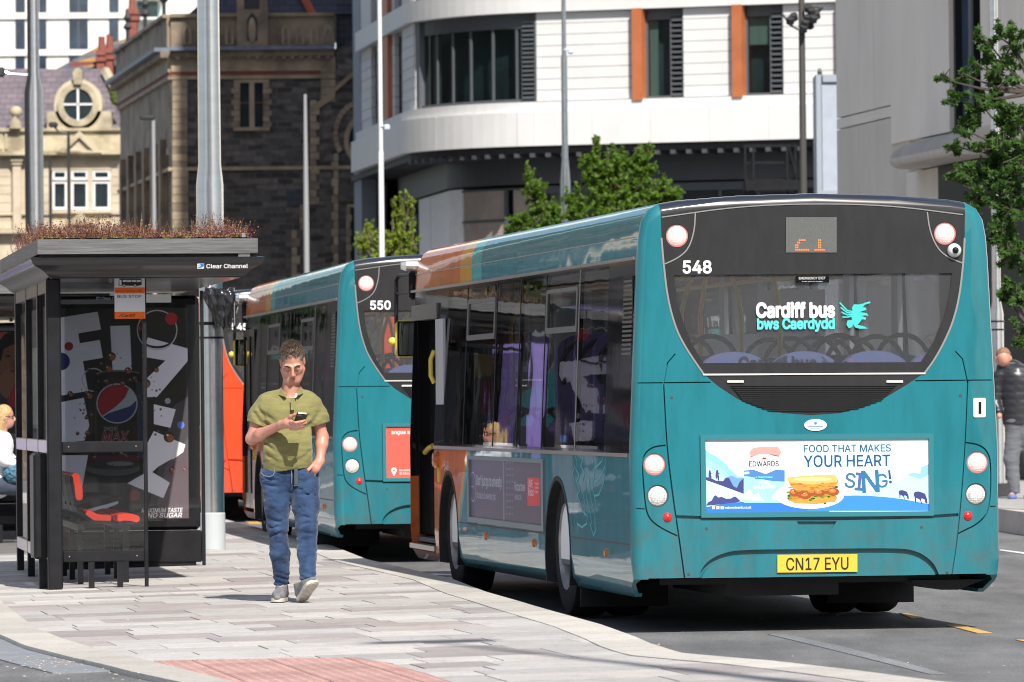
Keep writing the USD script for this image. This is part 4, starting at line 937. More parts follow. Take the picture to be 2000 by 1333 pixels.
# ================================================================== BUS SHELTERS
US = V([-0.1367, 0.9906, 0]); SROT = math.atan2(US[1], US[0]); SR = V([0.9906, 0.1367, 0])
cedar = mat('grey_timber', (.105, .107, .108), .55, var=.3, vscale=5, stretch=(.6, .6, 14), bump=.2, bscale=12)
fascia_m = mat('fascia_black', (.016, .016, .018), .25, spec=.45, coat=.2)
seat_red = mat('seat_red', (.62, .045, .022), .4, coat=.2)
sh_glass = glass('shelter_glass', (.88, .90, .90), 1.38)
A1 = on_pave(108, 1152)[:2]
def shelter(loc, label, poster, wa):
    zb = zp(*loc); t = thing('bus_shelter', label, 'bus shelter', (*loc, zb), SROT, group='black bus shelters on the pavement')
    Q = lambda n, m, mt, par=None, **k: part(par or t, n, m, mt, **k)
    def bx(x0, x1, w0, w1, z0, z1, bev=0): return box(x0, x1, -w1, -w0, z0 - zb, z1 - zb, bev)      # w to the right, absolute z
    z0 = zb
    # posts
    Q('post', bx(-.055, .055, -.055, .058, z0, 2.50, .012), black_satin)
    for x in (1.75, 3.5, 5.25): Q('post', bx(x - .045, x + .045, -.03, .03, z0, 2.50, .006), black_satin)
    Q('slim_post', bx(-.013, .013, .69, .72, z0, 2.50, .004), black_satin)
    Q('slim_post', bx(5.0, 5.03, 1.55, 1.58, z0, 2.50, .004), black_satin) if wa > 0 else None
    # end panel
    Q('end_glass', bx(-.004, .004, .062, .688, .40, 2.30), sh_glass); Q('top_glass', bx(-.004, .004, .062, .688, 2.34, 2.47), sh_glass)
    for a, b in ((1.155, 1.24), (.313, .398)): Q('rail', bx(-.02, .02, .06, .69, a, b, .006), dark_metal if False else black_satin)
    Q('top_rail', bx(-.012, .012, .06, .69, 2.30, 2.335), dark_metal)
    for w in (.28, .5): Q('panel_leg', bx(-.02, .02, w - .022, w + .022, z0, .313), black_satin)
    Q('bolt', [moved(trimesh.creation.icosphere(1, .006), -.021, -w, z - zb) for w in (.11, .63) for z in (1.2, .355)], alu)
    # back wall
    for a, b in ((.06, 1.7), (1.8, 3.45), (3.55, 5.2)):
        Q('back_glass', bx(a, b, -.004, .004, .4, 2.3), sh_glass)
        for c, d in ((1.15, 1.25), (.3, .4)): Q('back_rail', bx(a, b, -.03, .03, c, d, .006), steel)
    Q('back_beam', bx(0, 5.25, -.025, .025, 2.40, 2.49), black_satin)
    # roof with coved fascia
    prof = [(.165, 2.492), (.165, 2.497), (.14, 2.508), (.115, 2.532), (.095, 2.55), (.06, 2.572), (.03, 2.585), (.012, 2.605), (.004, 2.628), (0, 2.632), (0, 2.645), (.03, 2.65)]
    X0, X1, W0, W1 = -.47, 5.62, -.19, 1.60; vs = []
    for i, z in prof: vs += [[X0 + i, -(W0 + i), z - zb], [X1 - i, -(W0 + i), z - zb], [X1 - i, -(W1 - i), z - zb], [X0 + i, -(W1 - i), z - zb]]
    f = []
    for k in range(len(prof) - 1):
        for j in range(4):
            a, b = 4 * k + j, 4 * k + (j + 1) % 4; f += [[a, a + 4, b + 4], [a, b + 4, b]]
    n4 = 4 * (len(prof) - 1); f += [[0, 1, 2], [0, 2, 3], [n4, n4 + 2, n4 + 1], [n4, n4 + 3, n4 + 2]]
    m = trimesh.Trimesh(V(vs), f, process=False)
    if m.volume < 0: m.invert()
    fa = Q('roof_fascia', m, fascia_m, smooth=25)
    # timber planter: boards
    for a in (X0 + .04, ): Q('planter_board', bx(a, a + .03, W0 + .05, W1 - .05, 2.672, 2.788, .003), cedar)
    Q('planter_board', bx(X1 - .07, X1 - .04, W0 + .05, W1 - .05, 2.672, 2.788), cedar)
    Q('planter_board', bx(X0 + .07, X1 - .07, W0 + .05, W0 + .08, 2.672, 2.788), cedar); Q('planter_board', bx(X0 + .07, X1 - .07, W1 - .08, W1 - .05, 2.672, 2.788), cedar)
    Q('planter_tray', bx(X0 + .075, X1 - .075, W0 + .085, W1 - .085, 2.655, 2.77), mat('soil', (.06, .05, .04), .9, var=.3, vscale=20))
    Q('planter_edge', [bx(X0 + .05, X0 + .075, w, w + .12, 2.788, 2.797) for w in np.arange(W0 + .1, W1 - .2, .16)], black_gloss)
    Q('roof_clip', [bx(X0 + .08, X0 + .11, W1 - .17, W1 - .14, 2.65, 2.83), bx(X0 + .06, X0 + .09, W1 - .2, W1 - .11, 2.65, 2.675)], alu)
    # name on the fascia
    ey = V([-.40, 0, .917]); ey /= np.linalg.norm(ey); ex = V([0, -1.0, 0])
    pr = Print([X0 + .06, -W1 + .52, 2.570 - zb], ex, ey, off=.034)
    def logo(pr, x, y, h):
        pr.add(sbox(x, y, x + 1.25 * h, y + h), (.75, .77, .8)); pr.add(affinity.rotate(ell(x + .68 * h, y + .55 * h, .62 * h, .34 * h), 25), (.02, .2, .6)); pr.add(affinity.rotate(ell(x + .4 * h, y + .5 * h, .3 * h, .12 * h), 30).intersection(sbox(x, y, x + 1.25 * h, y + h)), (.75, .77, .8))
    logo(pr, 0, 0, .042); pr.text('Clear Channel', .033, .07, .004, (.8, .8, .8), bold=True, w=.32)
    m, c = pr.mesh(); Q('name_print', m, printm, par=fa, col=c)
    # bench
    def bench_piece(pts, th, x0, x1):
        return tm(prism(LineString(pts).buffer(th, quad_segs=6), x1 - x0, [[0, 0, 1, x0], [-1, 0, 0, 0], [0, 1, 0, -zb]]))
    def flip(m):
        if m.volume < 0: m.invert()
        return m
    for k in range(4):
        x0, x1 = 1.0 + k * .62, 1.0 + k * .62 + .56
        Q('seat_back', flip(bench_piece([(.225, .955), (.245, .89), (.25, .80)], .03, x0, x1)), seat_red)
        Q('seat_pad', flip(bench_piece([(.33, .665), (.37, .64), (.42, .625), (.475, .625)], .028, x0, x1)), seat_red); Q('seat_pad', flip(bench_piece([(.545, .622), (.6, .635), (.66, .632), (.70, .62)], .028, x0, x1)), seat_red)
        Q('seat_shell', flip(bench_piece([(.19, .95), (.21, .8), (.25, .68), (.36, .60), (.68, .585)], .012, x0 - .01, x1 + .01)), black_satin)
        Q('armrest', flip(bench_piece([(.22, .735), (.33, .785), (.45, .795), (.57, .785)], .013, x0 - .03, x0 - .005)), black_gloss)
    Q('bench_frame', [bx(1.0, 3.5, .24, .29, .53, .58), bx(1.0, 3.5, .60, .65, .53, .575)], black_satin)
    for x in (1.15, 2.25, 3.35):
        for w in (.265, .625): Q('bench_leg', bx(x - .022, x + .022, w - .022, w + .022, z0, .535), black_satin)
    Q('info_case', bx(.2, .75, -.15, -.035, .33, 1.15, .02), black_satin); Q('info_case_edge', bx(.76, .80, -.14, -.05, .33, 1.13), alu)
    Q('litter_post', bx(.25, .32, -.11, -.04, z0, .33), black_satin)
    # illuminated advertisement case at the far end
    a = Q('advert_case', [bx(5.03, 5.22, wa, wa + 1.3, .44, 2.46, .03)], black_gloss); Q('advert_plinth', [bx(5.02, 5.23, wa - .02, wa + 1.31, zb + .06, .435, .01), bx(5.04, 5.21, wa + .01, wa + 1.26, zb, zb + .06)], black_satin)
    Q('advert_hood', bx(5.0, 5.03, .95, 1.3, 2.40, 2.47), alu)
    poster(t, a, zb, wa)
    return t
def plane_uv(T, O, ex, ey):
    """photo pixel -> coordinates on the plane (O; ex, ey) of a thing placed by T."""
    R = T[:3, :3]; Ow = R @ V(O, float) + T[:3, 3]; a, b = R @ V(ex, float), R @ V(ey, float); n = np.cross(a, b)
    def f(px, py):
        d = ray(px, py); q = CAM + d * ((Ow - CAM).dot(n) / d.dot(n)) - Ow; return (q.dot(a), q.dot(b))
    return f
def poster_cola(t, a, zb, wa):
    O, ex, ey = V([5.03, -wa, -zb]), V([0, -1.0, 0]), V([0, 0, 1.0]); uv = plane_uv(XF[t], O, ex, ey)
    q = lambda l: Polygon([uv(100 + x * .24, 560 + y * .24) for x, y in l]).buffer(0)
    r = lambda l: Polygon([uv(100 + x * .24, 840 + y * .24) for x, y in l]).buffer(0)
    circ = lambda x, y, rx, ry=None, f=q, n=36: f([(x + rx * math.cos(k), y + (ry or rx) * math.sin(k)) for k in np.linspace(0, 2 * math.pi, n, endpoint=False)])
    pr = Print(O, ex, ey, off=.004, step=.0005); fld = sbox(.075, .54, 1.20, 2.355)
    add = lambda g, c: pr.add(g.intersection(fld), c)
    pr.add(fld, (.028, .027, .022)); W_ = (.84, .84, .95); W2 = (.9, .9, .98)
    add(r([(1000, -200), (1160, -300), (1160, 760), (760, 760)]), (.075, .07, .075)); add(r([(830, 760), (930, 300), (1115, 60), (1115, 760)]), (.13, .10, .115))
    add(q([(-160, 290), (378, 205), (405, 350), (220, 382), (232, 462), (395, 435), (420, 580), (258, 608), (300, 850), (98, 885), (-160, 900)]), W_)
    add(q([(480, 322), (640, 317), (655, 680), (500, 685)]), W_)
    add(q([(785, 415), (1112, 505), (1112, 605), (860, 900), (760, 900), (755, 770), (890, 640), (930, 603), (740, 570)]), W_)
    add(q([(-160, 990), (265, 905), (310, 1130), (270, 1255), (-160, 1290)]), W_); add(q([(835, 958), (1013, 1000), (970, 1150), (835, 1120)]), W2)
    add(r([(835, 10), (1092, 120), (1070, 185), (870, 300), (760, 400), (760, 150)]), W2); add(r([(985, 245), (1010, 85), (1092, 120), (1075, 180)]), (.85, .85, .87)); add(r([(620, 435), (800, 330), (965, 430), (912, 556)]), W2)
    add(r([(-160, 210), (300, 205), (250, 480), (-160, 520)]), W_); add(r([(265, 655), (545, 580), (545, 600), (330, 690)]), W_)
    for x, y, rr in ((862, 355, 165), (345, 760, 97)): add(circ(x, y, rr).difference(circ(x, y, rr - 9)), (.55, .55, .58))
    add(circ(862, 420, 130, 85).difference(circ(862, 400, 135, 85)), (.02, .02, .03))
    for x, y, rr, c in ((978, 262, 50, (.45, .03, .03)), (722, 340, 17, (.4, .03, .03)), (143, 487, 36, (.42, .04, .04)), (80, 610, 72, (.03, .04, .16)), (1055, 1127, 30, (.13, .22, .6)), (948, 932, 24, (.4, .42, .5))): add(circ(x, y, rr), c)
    # the can
    add(q([(345, 760), (380, 700), (460, 680), (620, 680), (700, 700), (745, 760), (760, 1450), (335, 1450)]), (.012, .012, .012)); add(circ(550, 705, 165, 22).difference(circ(550, 712, 155, 20)), (.16, .17, .18))
    add(q([(690, 760), (742, 790), (750, 1400), (705, 1400)]), (.03, .05, .085)); add(q([(352, 800), (375, 790), (375, 1400), (345, 1400)]), (.04, .03, .028))
    g = circ(535, 952, 168, 164); add(g, (.42, .47, .52)); g2 = circ(535, 952, 158, 154)
    add(g2.intersection(q([(300, 700), (640, 818), (600, 905), (530, 975), (450, 1030), (395, 1065), (300, 1000)])), (.36, .015, .03)); add(g2.intersection(q([(395, 1075), (470, 1030), (560, 1000), (640, 975), (690, 920), (760, 850), (800, 1300), (300, 1300)])), (.015, .03, .15))
    add(g2.intersection(q([(640, 818), (800, 700), (760, 850), (690, 930), (640, 975), (560, 1000), (470, 1030), (395, 1070), (450, 1030), (530, 975), (600, 905)])), (.42, .5, .55))
    u0, v0 = uv(100 + 430 * .24, 560 + 1172 * .24); pr.text('pepsi', .042, u0, v0, (.28, .28, .29), w=.115)
    u0, v0 = uv(100 + 412 * .24, 560 + 1258 * .24); 
    for dx, c, b in ((0, (.4, .38, .4), True), (.002, (.22, .01, .03), False)):
        pr.text('MAX', .082, u0 + dx, v0 + dx, c, bold=True, w=.235 - dx * 2, heavy=.03 if b else 0, slant=.18)
    add(circ(500, 312, 222, 62, r), (.10, .10, .095)); add(circ(510, 285, 215, 40, r), (.035, .035, .035)); add(circ(560, 275, 110, 18, r), (.2, .21, .24)); add(circ(678, 533, 45, None, r), (.28, .03, .035)); add(q([(300, 1375), (730, 1375), (720, 1420), (300, 1420)]), (.09, .015, .02))
    R = np.random.default_rng(5)
    for k in range(150):
        a_ = R.uniform(0, 6.28); d = R.uniform(200, 430); x, y = 545 + d * math.cos(a_) * .85, 1010 + d * math.sin(a_) * 1.1; rr = R.choice([5, 6, 8, 10, 16, 22], p=[.3, .25, .2, .12, .08, .05])
        add(circ(x, y, rr, n=12), (.07, .035, .025)); 
        if rr > 9: add(circ(x + rr * .25, y - rr * .2, rr * .55, n=10), (.26, .12, .07)); add(circ(x - rr * .3, y - rr * .4, rr * .18, n=8), (.8, .75, .7))
    for x, y, rr, f in ((490, 570, 36, q), (310, 888, 30, q), (465, 668, 32, q), (625, 685, 28, q), (770, 790, 38, q), (857, 680, 20, q), (960, 1225, 45, q), (985, 325, 26, r), (1085, 318, 16, r), (155, 875, 24, q)):
        add(circ(x, y, rr, None, f), (.08, .03, .02)); add(circ(x + rr * .2, y + rr * .2, rr * .65, None, f), (.32, .13, .06)); add(circ(x - rr * .3, y - rr * .35, rr * .2, None, f, 10), (.8, .78, .75))
    def ital(s, h, px, py, w):
        u, w_ = uv(px, py); pr.text(s, h, u, w_, (.85, .85, .85), bold=True, w=w, slant=.2)
    ital('MAXIMUM TASTE', .036, 276.5, 1001.5, .355); ital('NO SUGAR', .038, 288, 1011.5, .30)
    m, c = pr.mesh(); part(a, 'poster', m, printm, col=c)
    pr = Print(O, ex, ey, off=.004); u, w_ = uv(188, 587); pr.add(sbox(u, w_, u + .035, w_ + .03), (.5, .52, .55)); pr.add(ell(u + .02, w_ + .016, .016, .01), (.01, .1, .4)); pr.text('Clear Channel', .024, u + .045, w_ + .004, (.5, .5, .5), bold=True); m, c = pr.mesh(); part(a, 'name_print', m, printm, col=c)
    part(t, 'poster_glass', box(5.018, 5.022, -1.55, -.38, .52 - zb, 2.38 - zb), glass('poster_glass', (.97, .97, .97), 1.3))
def poster_boy(t, a, zb, wa):
    O, ex, ey = V([5.03, -wa, -zb]), V([0, -1.0, 0]), V([0, 0, 1.0]); uv = plane_uv(XF[t], O, ex, ey)
    q = lambda l: Polygon([uv(*p) for p in l]).buffer(0)
    pr = Print(O, ex, ey); fld = sbox(.075, .54, 1.20, 2.355)
    add = lambda g, c: pr.add(g.intersection(fld), c)
    circ = lambda x, y, rx, ry: q([(x + rx * math.cos(k), y + ry * math.sin(k)) for k in np.linspace(0, 2 * math.pi, 30, endpoint=False)])
    pr.add(fld, (.09, .09, .10)); add(q([(-40, 636), (60, 636), (60, 690), (34, 660), (20, 638), (-10, 690), (-40, 700)]), (.45, .30, .10)); add(circ(0, 652, 10, 9), (.5, .12, .14))
    add(q([(-20, 770), (60, 770), (60, 860), (-20, 860)]), (.05, .05, .055)); add(q([(14, 760), (60, 730), (60, 800), (18, 795)]), (.36, .035, .06)); add(q([(-20, 700), (4, 690), (6, 760), (-20, 770)]), (.30, .03, .05))
    add(circ(22, 700, 27, 46), (.20, .095, .06)); add(q([(-6, 700), (-4, 668), (10, 652), (30, 648), (60, 652), (60, 672), (24, 674), (8, 682), (2, 706)]), (.02, .018, .018))
    for x in (16, 33): add(circ(x, 696, 6, 2), (.03, .015, .012)); add(q([(x - 7, 690), (x, 686), (x + 7, 689), (x, 688)]), (.03, .02, .015))
    add(q([(25, 700), (31, 718), (20, 718)]), (.15, .065, .04)); add(q([(2, 770), (-6, 740), (14, 722), (38, 722), (46, 734), (32, 742), (24, 760), (14, 780)]), (.24, .115, .075)); add(circ(40, 728, 9, 5), (.45, .35, .2)); add(circ(27, 725, 8, 3), (.15, .04, .035))
    m, c = pr.mesh(); part(a, 'poster', m, printm, col=c)
    pr = Print(O, ex, ey, off=.004); u, w_ = uv(18, 629); pr.add(sbox(u, w_, u + .04, w_ + .03), (.5, .52, .55)); pr.add(ell(u + .022, w_ + .016, .016, .01), (.01, .1, .4)); pr.text('Clear Channel', .024, u + .05, w_ + .004, (.5, .5, .5), bold=True); m, c = pr.mesh(); part(a, 'name_print', m, printm, col=c)
sh1 = shelter(A1, 'black bus shelter with planted roof, red seats and cola poster', poster_cola, .24)
A2 = A1 + 14.8 * US[:2]
sh2 = shelter(A2, 'second black bus shelter at the frame edge with a seated woman', poster_boy, -.45)

# bus stop flag on the end panel
zb = zp(*A1); O = V([-.03, -.43, -zb]); ex, ey = V([0, -1.0, 0]), V([0, 0, 1.0])
bs = thing('bus_stop_sign', 'orange and white bus stop sign on the shelter end glass', 'sign', (*A1, zb), SROT)
uv = plane_uv(XF[bs], O, ex, ey); (u0, v1), (u1, v0) = uv(224, 541.5), uv(283, 622)
part(bs, 'plate', pane(sbox(u0, v0, u1, v1), O, ex, ey, .006, -.006), white_paint)
pr = Print(O, ex, ey, off=.001); U = lambda x, y: uv(224 + (x - 803) * .2885, 541.5 + (y - 402) * .2885)      # crop px
bxp = lambda x0, y0, x1, y1: sbox(*U(x0, y1), *U(x1, y0))
OR, BK, WH = (.78, .13, .01), (.012, .012, .012), (.62, .62, .64)
pr.add(bxp(803, 402, 1007, 684), WH); pr.add(bxp(803, 472, 1007, 514), OR); pr.add(bxp(803, 637, 1007, 686), OR)
pr.add(Polygon([U(828, 460), U(832, 420), U(838, 414), U(984, 414), U(986, 455), U(960, 462)]), BK)
for x in (835, 858, 888, 920, 952):
    w = 14 if x == 835 else 27; pr.add(bxp(x, 422, x + w, 456 if x == 835 else 436), WH)
for x in (867, 941): c = U(x, 459); pr.add(ell(*c, .0115, .0115), BK); pr.add(ell(*c, .0065, .0065), WH)
u, v = U(808, 502); pr.text('Wood Street (JB)', .0135, u, v, (.28, .03, .005), bold=True, w=.205)
u, v = U(821, 543); pr.text('BUS STOP', .0215, u, v, BK, bold=True, w=.186); u, v = U(850, 672); pr.text('Cardiff', .021, u, v, BK, bold=True, w=.107); pr.add(Polygon([U(828, 672), U(846, 650), U(852, 656), U(838, 674)]), (.25, .12, .01))
m, c = pr.mesh(); part(bs, 'print', m, printm, col=c)
c = uv(215, 549); pr = Print(O, ex, ey, off=.03 - .008); pr.add(ell(c[0], c[1], .014, .014), (.4, .4, .38)); pr.add(ell(c[0], c[1], .011, .011), (.03, .03, .03)); pr.text('3', .014, c[0] - .005, c[1] - .007, (.5, .5, .48)); m, c = pr.mesh(); part(sh1, 'stand_number', m, printm, col=c)

# planting on the shelter roofs: sedum, dry stems and grass
def planting(loc, label, seed, n, far):
    R = np.random.default_rng(seed); T = np.eye(4); zb = zp(*loc); rot = trimesh.transformations.rotation_matrix(SROT, [0, 0, 1])
    X0, X1, W0, W1 = -.38, 5.5, -.12, 1.52
    p = thing('roof_planting', label, 'plants', (*loc, zb), SROT, kind='stuff')
    groups = {'red': [], 'straw': [], 'green': []}
    def blade(b, tip, w):
        d = tip - b; s = np.cross(d, R.normal(size=3)); s *= w / (np.linalg.norm(s) + 1e-9); return V([b - s, b + s, tip + s * .4, tip - s * .4])
    acc = {k: [] for k in groups}
    for k in range(n):
        x = X0 + (X1 - X0) * R.beta(.7, 1.7); w = R.uniform(W0, W1)
        tall = meshkit.noise(V([[x * 1.7, w * 3.1, 1.0]]), seed)[0]; h = .03 + .26 * tall ** 1.5 * R.uniform(.25, 1.0); b = V([x, -w, 2.765 - zb])
        kind = 'red' if R.random() < .62 else 'straw'
        tip = b + V([R.normal(0, .35 * h), R.normal(0, .35 * h), h]); acc[kind].append(blade(b, tip, .0016))
        for j in range(R.integers(2, 6)):                                             # small flower heads
            q = b + (tip - b) * R.uniform(.55, 1.05) + R.normal(0, .008, 3); e = R.normal(0, 1, 3); e /= np.linalg.norm(e); f_ = np.cross(e, R.normal(0, 1, 3)); f_ /= np.linalg.norm(f_); s = R.uniform(.003, .007)
            acc[kind].append(V([q - e * s, q + f_ * s, q + e * s, q - f_ * s]))
    for k in range(n):                                                                   # low green mat
        x = X0 + (X1 - X0) * R.beta(.7, 1.7); w = R.uniform(W0, W1); q = V([x, -w, 2.772 - zb + R.uniform(0, .035)]); e = R.normal(0, 1, 3); e /= np.linalg.norm(e); f_ = np.cross(e, R.normal(0, 1, 3)); f_ /= np.linalg.norm(f_); s = R.uniform(.006, .014)
        acc['green' if meshkit.noise(V([[x * 1.3, w * 4, 5.0]]), seed)[0] > .36 else 'red'].append(V([q - e * s, q + f_ * s, q + e * s, q - f_ * s]))
    for k in range(90):
        x = X0 + R.uniform(0, 1.5); w = R.normal(.55, .2); b = V([x, -w, 2.765 - zb]); acc['straw'].append(blade(b, b + V([R.normal(0, .06), R.normal(0, .08), R.uniform(.10, .24)]), .0024))
    for k, mt in (('red', leafmat('sedum_red', (.12, .03, .035), (.34, .17, .12), .2)), ('straw', leafmat('straw', (.36, .22, .11), (.58, .44, .24), .25)), ('green', leafmat('sedum_green', (.22, .22, .03), (.60, .50, .08), .3))):
        q = np.concatenate(acc[k]); m = len(acc[k]); i = np.arange(m)[:, None] * 4
        part(p, {'red': 'sedum', 'straw': 'dry_stems', 'green': 'leaf_mat'}[k], trimesh.Trimesh(q, np.concatenate([i + [0, 1, 2], i + [0, 2, 3]]), process=False), mt)
planting(A1, 'reddish sedum, dry stems and yellow-green leaves on the near shelter roof', 3, 6500, 0)
planting(A2, 'low sedum on the roof of the second shelter', 4, 500, 0)

# ================================================================== TREES
def leaf_shape(kind):
    if kind == 'maple':
        a = np.linspace(0, 2 * np.pi, 10, endpoint=False); r = np.where(np.arange(10) % 2 == 0, 1.0, .42); return np.c_[r * np.cos(a), r * np.sin(a)]
    return V([[-1, 0], [-.1, .5], [1, 0], [-.1, -.5]])
def tree(label, base, clumps, leaf, size, nleaf, mt, bark, seed, trunk_r=.09, group='street trees', upright=.3, top=None):
    R = np.random.default_rng(seed); base = V(base, float); t = thing('tree', label, 'tree', base, group=group)
    L = lambda p: V(p) - base
    c = V([V(q[0]) for q in clumps]); ctop = c[np.argmax(c[:, 2])]; cen = c.mean(0)
    tr = [base, base + (V([cen[0], cen[1], 0]) - V([base[0], base[1], 0])) * .5 + V([0, 0, (ctop[2] - base[2]) * .45]), V([cen[0], cen[1], 0]) * 1.0 + V([0, 0, base[2] + (ctop[2] - base[2]) * .78])]
    if top is not None: tr = [base, (base + top) / 2, V(top)]
    tt = np.linspace(0, 1, 9); pts = [(1 - s) ** 2 * tr[0] + 2 * s * (1 - s) * tr[1] + s * s * tr[2] for s in tt]
    part(t, 'trunk', tube([L(p) for p in pts], np.linspace(trunk_r, trunk_r * .25, 9), 8), bark, smooth=40)
    sh = leaf_shape(leaf); ns = len(sh); vs, fs = [], []; o = 0
    lv = []
    for q in clumps:
        ctr, rad = V(q[0], float), V(q[1], float) * np.ones(3); w = q[2] if len(q) > 2 else 1.0
        k = int(np.argmin([abs(p[2] - (ctr[2] - rad[2] * .9)) + .4 * np.linalg.norm(p[:2] - ctr[:2]) for p in pts])); st = pts[min(k, 7)]
        mid = (st + ctr) / 2 + V([0, 0, -.12 * np.linalg.norm(ctr - st)]); lb = [L((1 - s) ** 2 * st + 2 * s * (1 - s) * mid + s * s * (ctr + V([0, 0, rad[2] * .3]))) for s in np.linspace(0, 1, 6)]
        part(t, 'limb', tube(lb, np.linspace(trunk_r * .4, trunk_r * .08, 6), 5), bark)
        tw = []
        n = int(nleaf * w)
        nt = max(3, n // 22)
        for j in range(nt):
            d = R.normal(size=3); d /= np.linalg.norm(d); e = ctr + d * rad * R.uniform(.35, 1.35) ** .6; e[2] += upright * rad[2] * abs(R.normal()) * .3
            tw.append(tube([L(ctr), L((ctr + e) / 2 + R.normal(0, .04, 3)), L(e)], [.012, .008, .003], 3, False))
            m = n // nt
            s = R.uniform(.15, 1.0, m)[:, None]; pos = ctr + (e - ctr) * s ** .55 + R.normal(0, .085, (m, 3)) * rad * .8
            lv.append(pos)
        part(t, 'twigs', trimesh.util.concatenate(tw), bark, kind='stuff')
    pos = np.vstack(lv) - base; n = len(pos)
    nrm = R.normal(size=(n, 3)) + V([0, -.3, .9]); nrm /= np.linalg.norm(nrm, axis=1, keepdims=True)
    e1 = np.cross(nrm, R.normal(size=(n, 3))); e1 /= np.linalg.norm(e1, axis=1, keepdims=True); e2 = np.cross(nrm, e1); s = size * R.uniform(.65, 1.25, n)[:, None]
    vv = (pos[:, None] + (e1 * s)[:, None] * sh[None, :, 0, None] + (e2 * s)[:, None] * sh[None, :, 1, None] + (nrm * s)[:, None] * (-.25 * np.hypot(sh[:, 0], sh[:, 1])[None, :, None]))
    if leaf == 'maple': vv = np.concatenate([vv, pos[:, None]], 1); k = ns + 1; tri = V([[ns, i, (i + 1) % ns] for i in range(ns)])
    else: k = ns; tri = V([[0, 1, 2], [0, 2, 3]])
    part(t, 'crown', trimesh.Trimesh(vv.reshape(-1, 3), (np.arange(n)[:, None, None] * k + tri).reshape(-1, 3), process=False), mt)
    return t
bark = mat('bark', (.12, .09, .065), .85, var=.3, vscale=8)
lf1 = leafmat('leaf_bright', (.26, .34, .04), (.56, .64, .11), .5); lf2 = leafmat('leaf_green', (.13, .24, .025), (.50, .62, .085), .5); lf3 = leafmat('leaf_maple', (.06, .13, .025), (.28, .40, .07), .45)
def cl(px, py, Y, rx, rz, w=1.0, dy=0.0): return (P(px, py, Y + dy), V([rx, rx, rz]), w)
Y = 113.0; s = FPX / Y
tree('small light green street tree around the white lamp column', [P(755, 500, Y)[0], Y, gz(Y)], [cl(708, 480, Y, .18, .42, .7), cl(722, 468, Y, .2, .3, .8), cl(752, 480, Y, .3, .4, 1.2), cl(783, 430, Y, .16, .5, .9), cl(801, 398, Y, .12, .3, .5), cl(768, 395, Y, .08, .25, .35), cl(775, 470, Y, .28, .45, 1.2), cl(805, 470, Y, .2, .4, .9), cl(735, 512, Y, .4, .3, 1.2), cl(790, 510, Y, .4, .3, 1.2)], 'leaf', .042, 520, lf1, bark, 1)
Y = 108.0
tree('slender bright green tree between brown panels and the steel lamp', [P(1045, 450, Y)[0], Y, gz(Y)], [cl(1033, 358, Y, .14, .35, .8), cl(1045, 392, Y, .26, .4, 1.4), cl(1068, 412, Y, .3, .35, 1.5), cl(1020, 432, Y, .3, .22, 1.2), cl(1080, 440, Y, .32, .3, 1.4), cl(1000, 450, Y, .18, .15, .6), cl(1050, 460, Y, .4, .3, 1.5)], 'leaf', .046, 640, lf2, bark, 2)
Y = 106.0
tree('fuller dark green tree behind the rear bus roof, lit on its left', [P(1205, 450, Y)[0], Y, gz(Y)], [cl(1163, 290, Y, .12, .22, .5), cl(1160, 330, Y, .26, .4, 1.3), cl(1190, 345, Y, .4, .5, 2.2), cl(1250, 330, Y, .34, .38, 1.8), cl(1235, 380, Y, .55, .5, 2.8), cl(1175, 395, Y, .45, .45, 2.2), cl(1120, 395, Y, .18, .35, .9), cl(1128, 430, Y, .25, .25, .9), cl(1285, 385, Y, .35, .38, 1.5), cl(1310, 375, Y, .25, .25, .8), cl(1200, 430, Y, .6, .35, 2.0), cl(1262, 300, Y, .16, .2, .5), cl(1205, 305, Y, .2, .25, .6)], 'leaf', .048, 700, lf2, bark, 3)
Y = 61.0
tree('large maple at the frame edge in front of the concrete building', [P(2010, 700, Y)[0], Y, .24 + gz(Y)], [cl(1975, 90, Y, .22, .28, .7), cl(1930, 95, Y, .16, .26, .5), cl(1905, 130, Y, .1, .14, .25), cl(1960, 160, Y, .25, .26, .8), cl(1880, 150, Y, .14, .12, .3), cl(1840, 155, Y, .07, .07, .12), cl(1868, 195, Y, .14, .14, .3), cl(1915, 215, Y, .22, .22, .7), cl(1975, 235, Y, .26, .25, .9), cl(1945, 290, Y, .3, .26, 1.0), cl(1885, 260, Y, .13, .14, .28), cl(1862, 290, Y, .12, .09, .25), cl(1890, 340, Y, .22, .16, .6), cl(1850, 345, Y, .08, .06, .12), cl(1950, 350, Y, .3, .24, 1.0), cl(1905, 395, Y, .2, .15, .55), cl(1975, 410, Y, .28, .28, .9), cl(1990, 330, Y, .3, .3, 1.0), cl(1950, 470, Y, .12, .24, .5), cl(1985, 490, Y, .22, .24, .7), cl(1985, 580, Y, .18, .25, .55), cl(1960, 570, Y, .1, .14, .25), cl(1992, 650, Y, .13, .18, .35), cl(2040, 200, Y, .4, .5, .9), cl(2050, 350, Y, .4, .5, .9)], 'maple', .046, 520, lf3, mat('maple_bark', (.055, .045, .035), .9, var=.3), 4, trunk_r=.07, top=P(2025, 60, Y))
Y = 61.0
lf4 = leafmat('leaf_dark', (.02, .05, .014), (.06, .12, .03), .3)
for (x, y, h, r, lab, sd) in ((-12.9, 84.5, 14, 1.9, 'tall dark street tree left of the frame beyond the shelters', 11), (-14.6, 103, 14, 2.8, 'second tall dark street tree farther left of the frame', 12)):
    RR = np.random.default_rng(sd); cs_ = [(V([x + RR.normal(0, r * .5), y + RR.normal(0, r * .5), 3.2 + (h - 4) * RR.random()]), V([1.2, 1.2, 1.1])) for _ in range(20)]
    tree(lab, [x, y, gz(y)], cs_, 'leaf', .2, 130, lf4, bark, sd, trunk_r=.16)
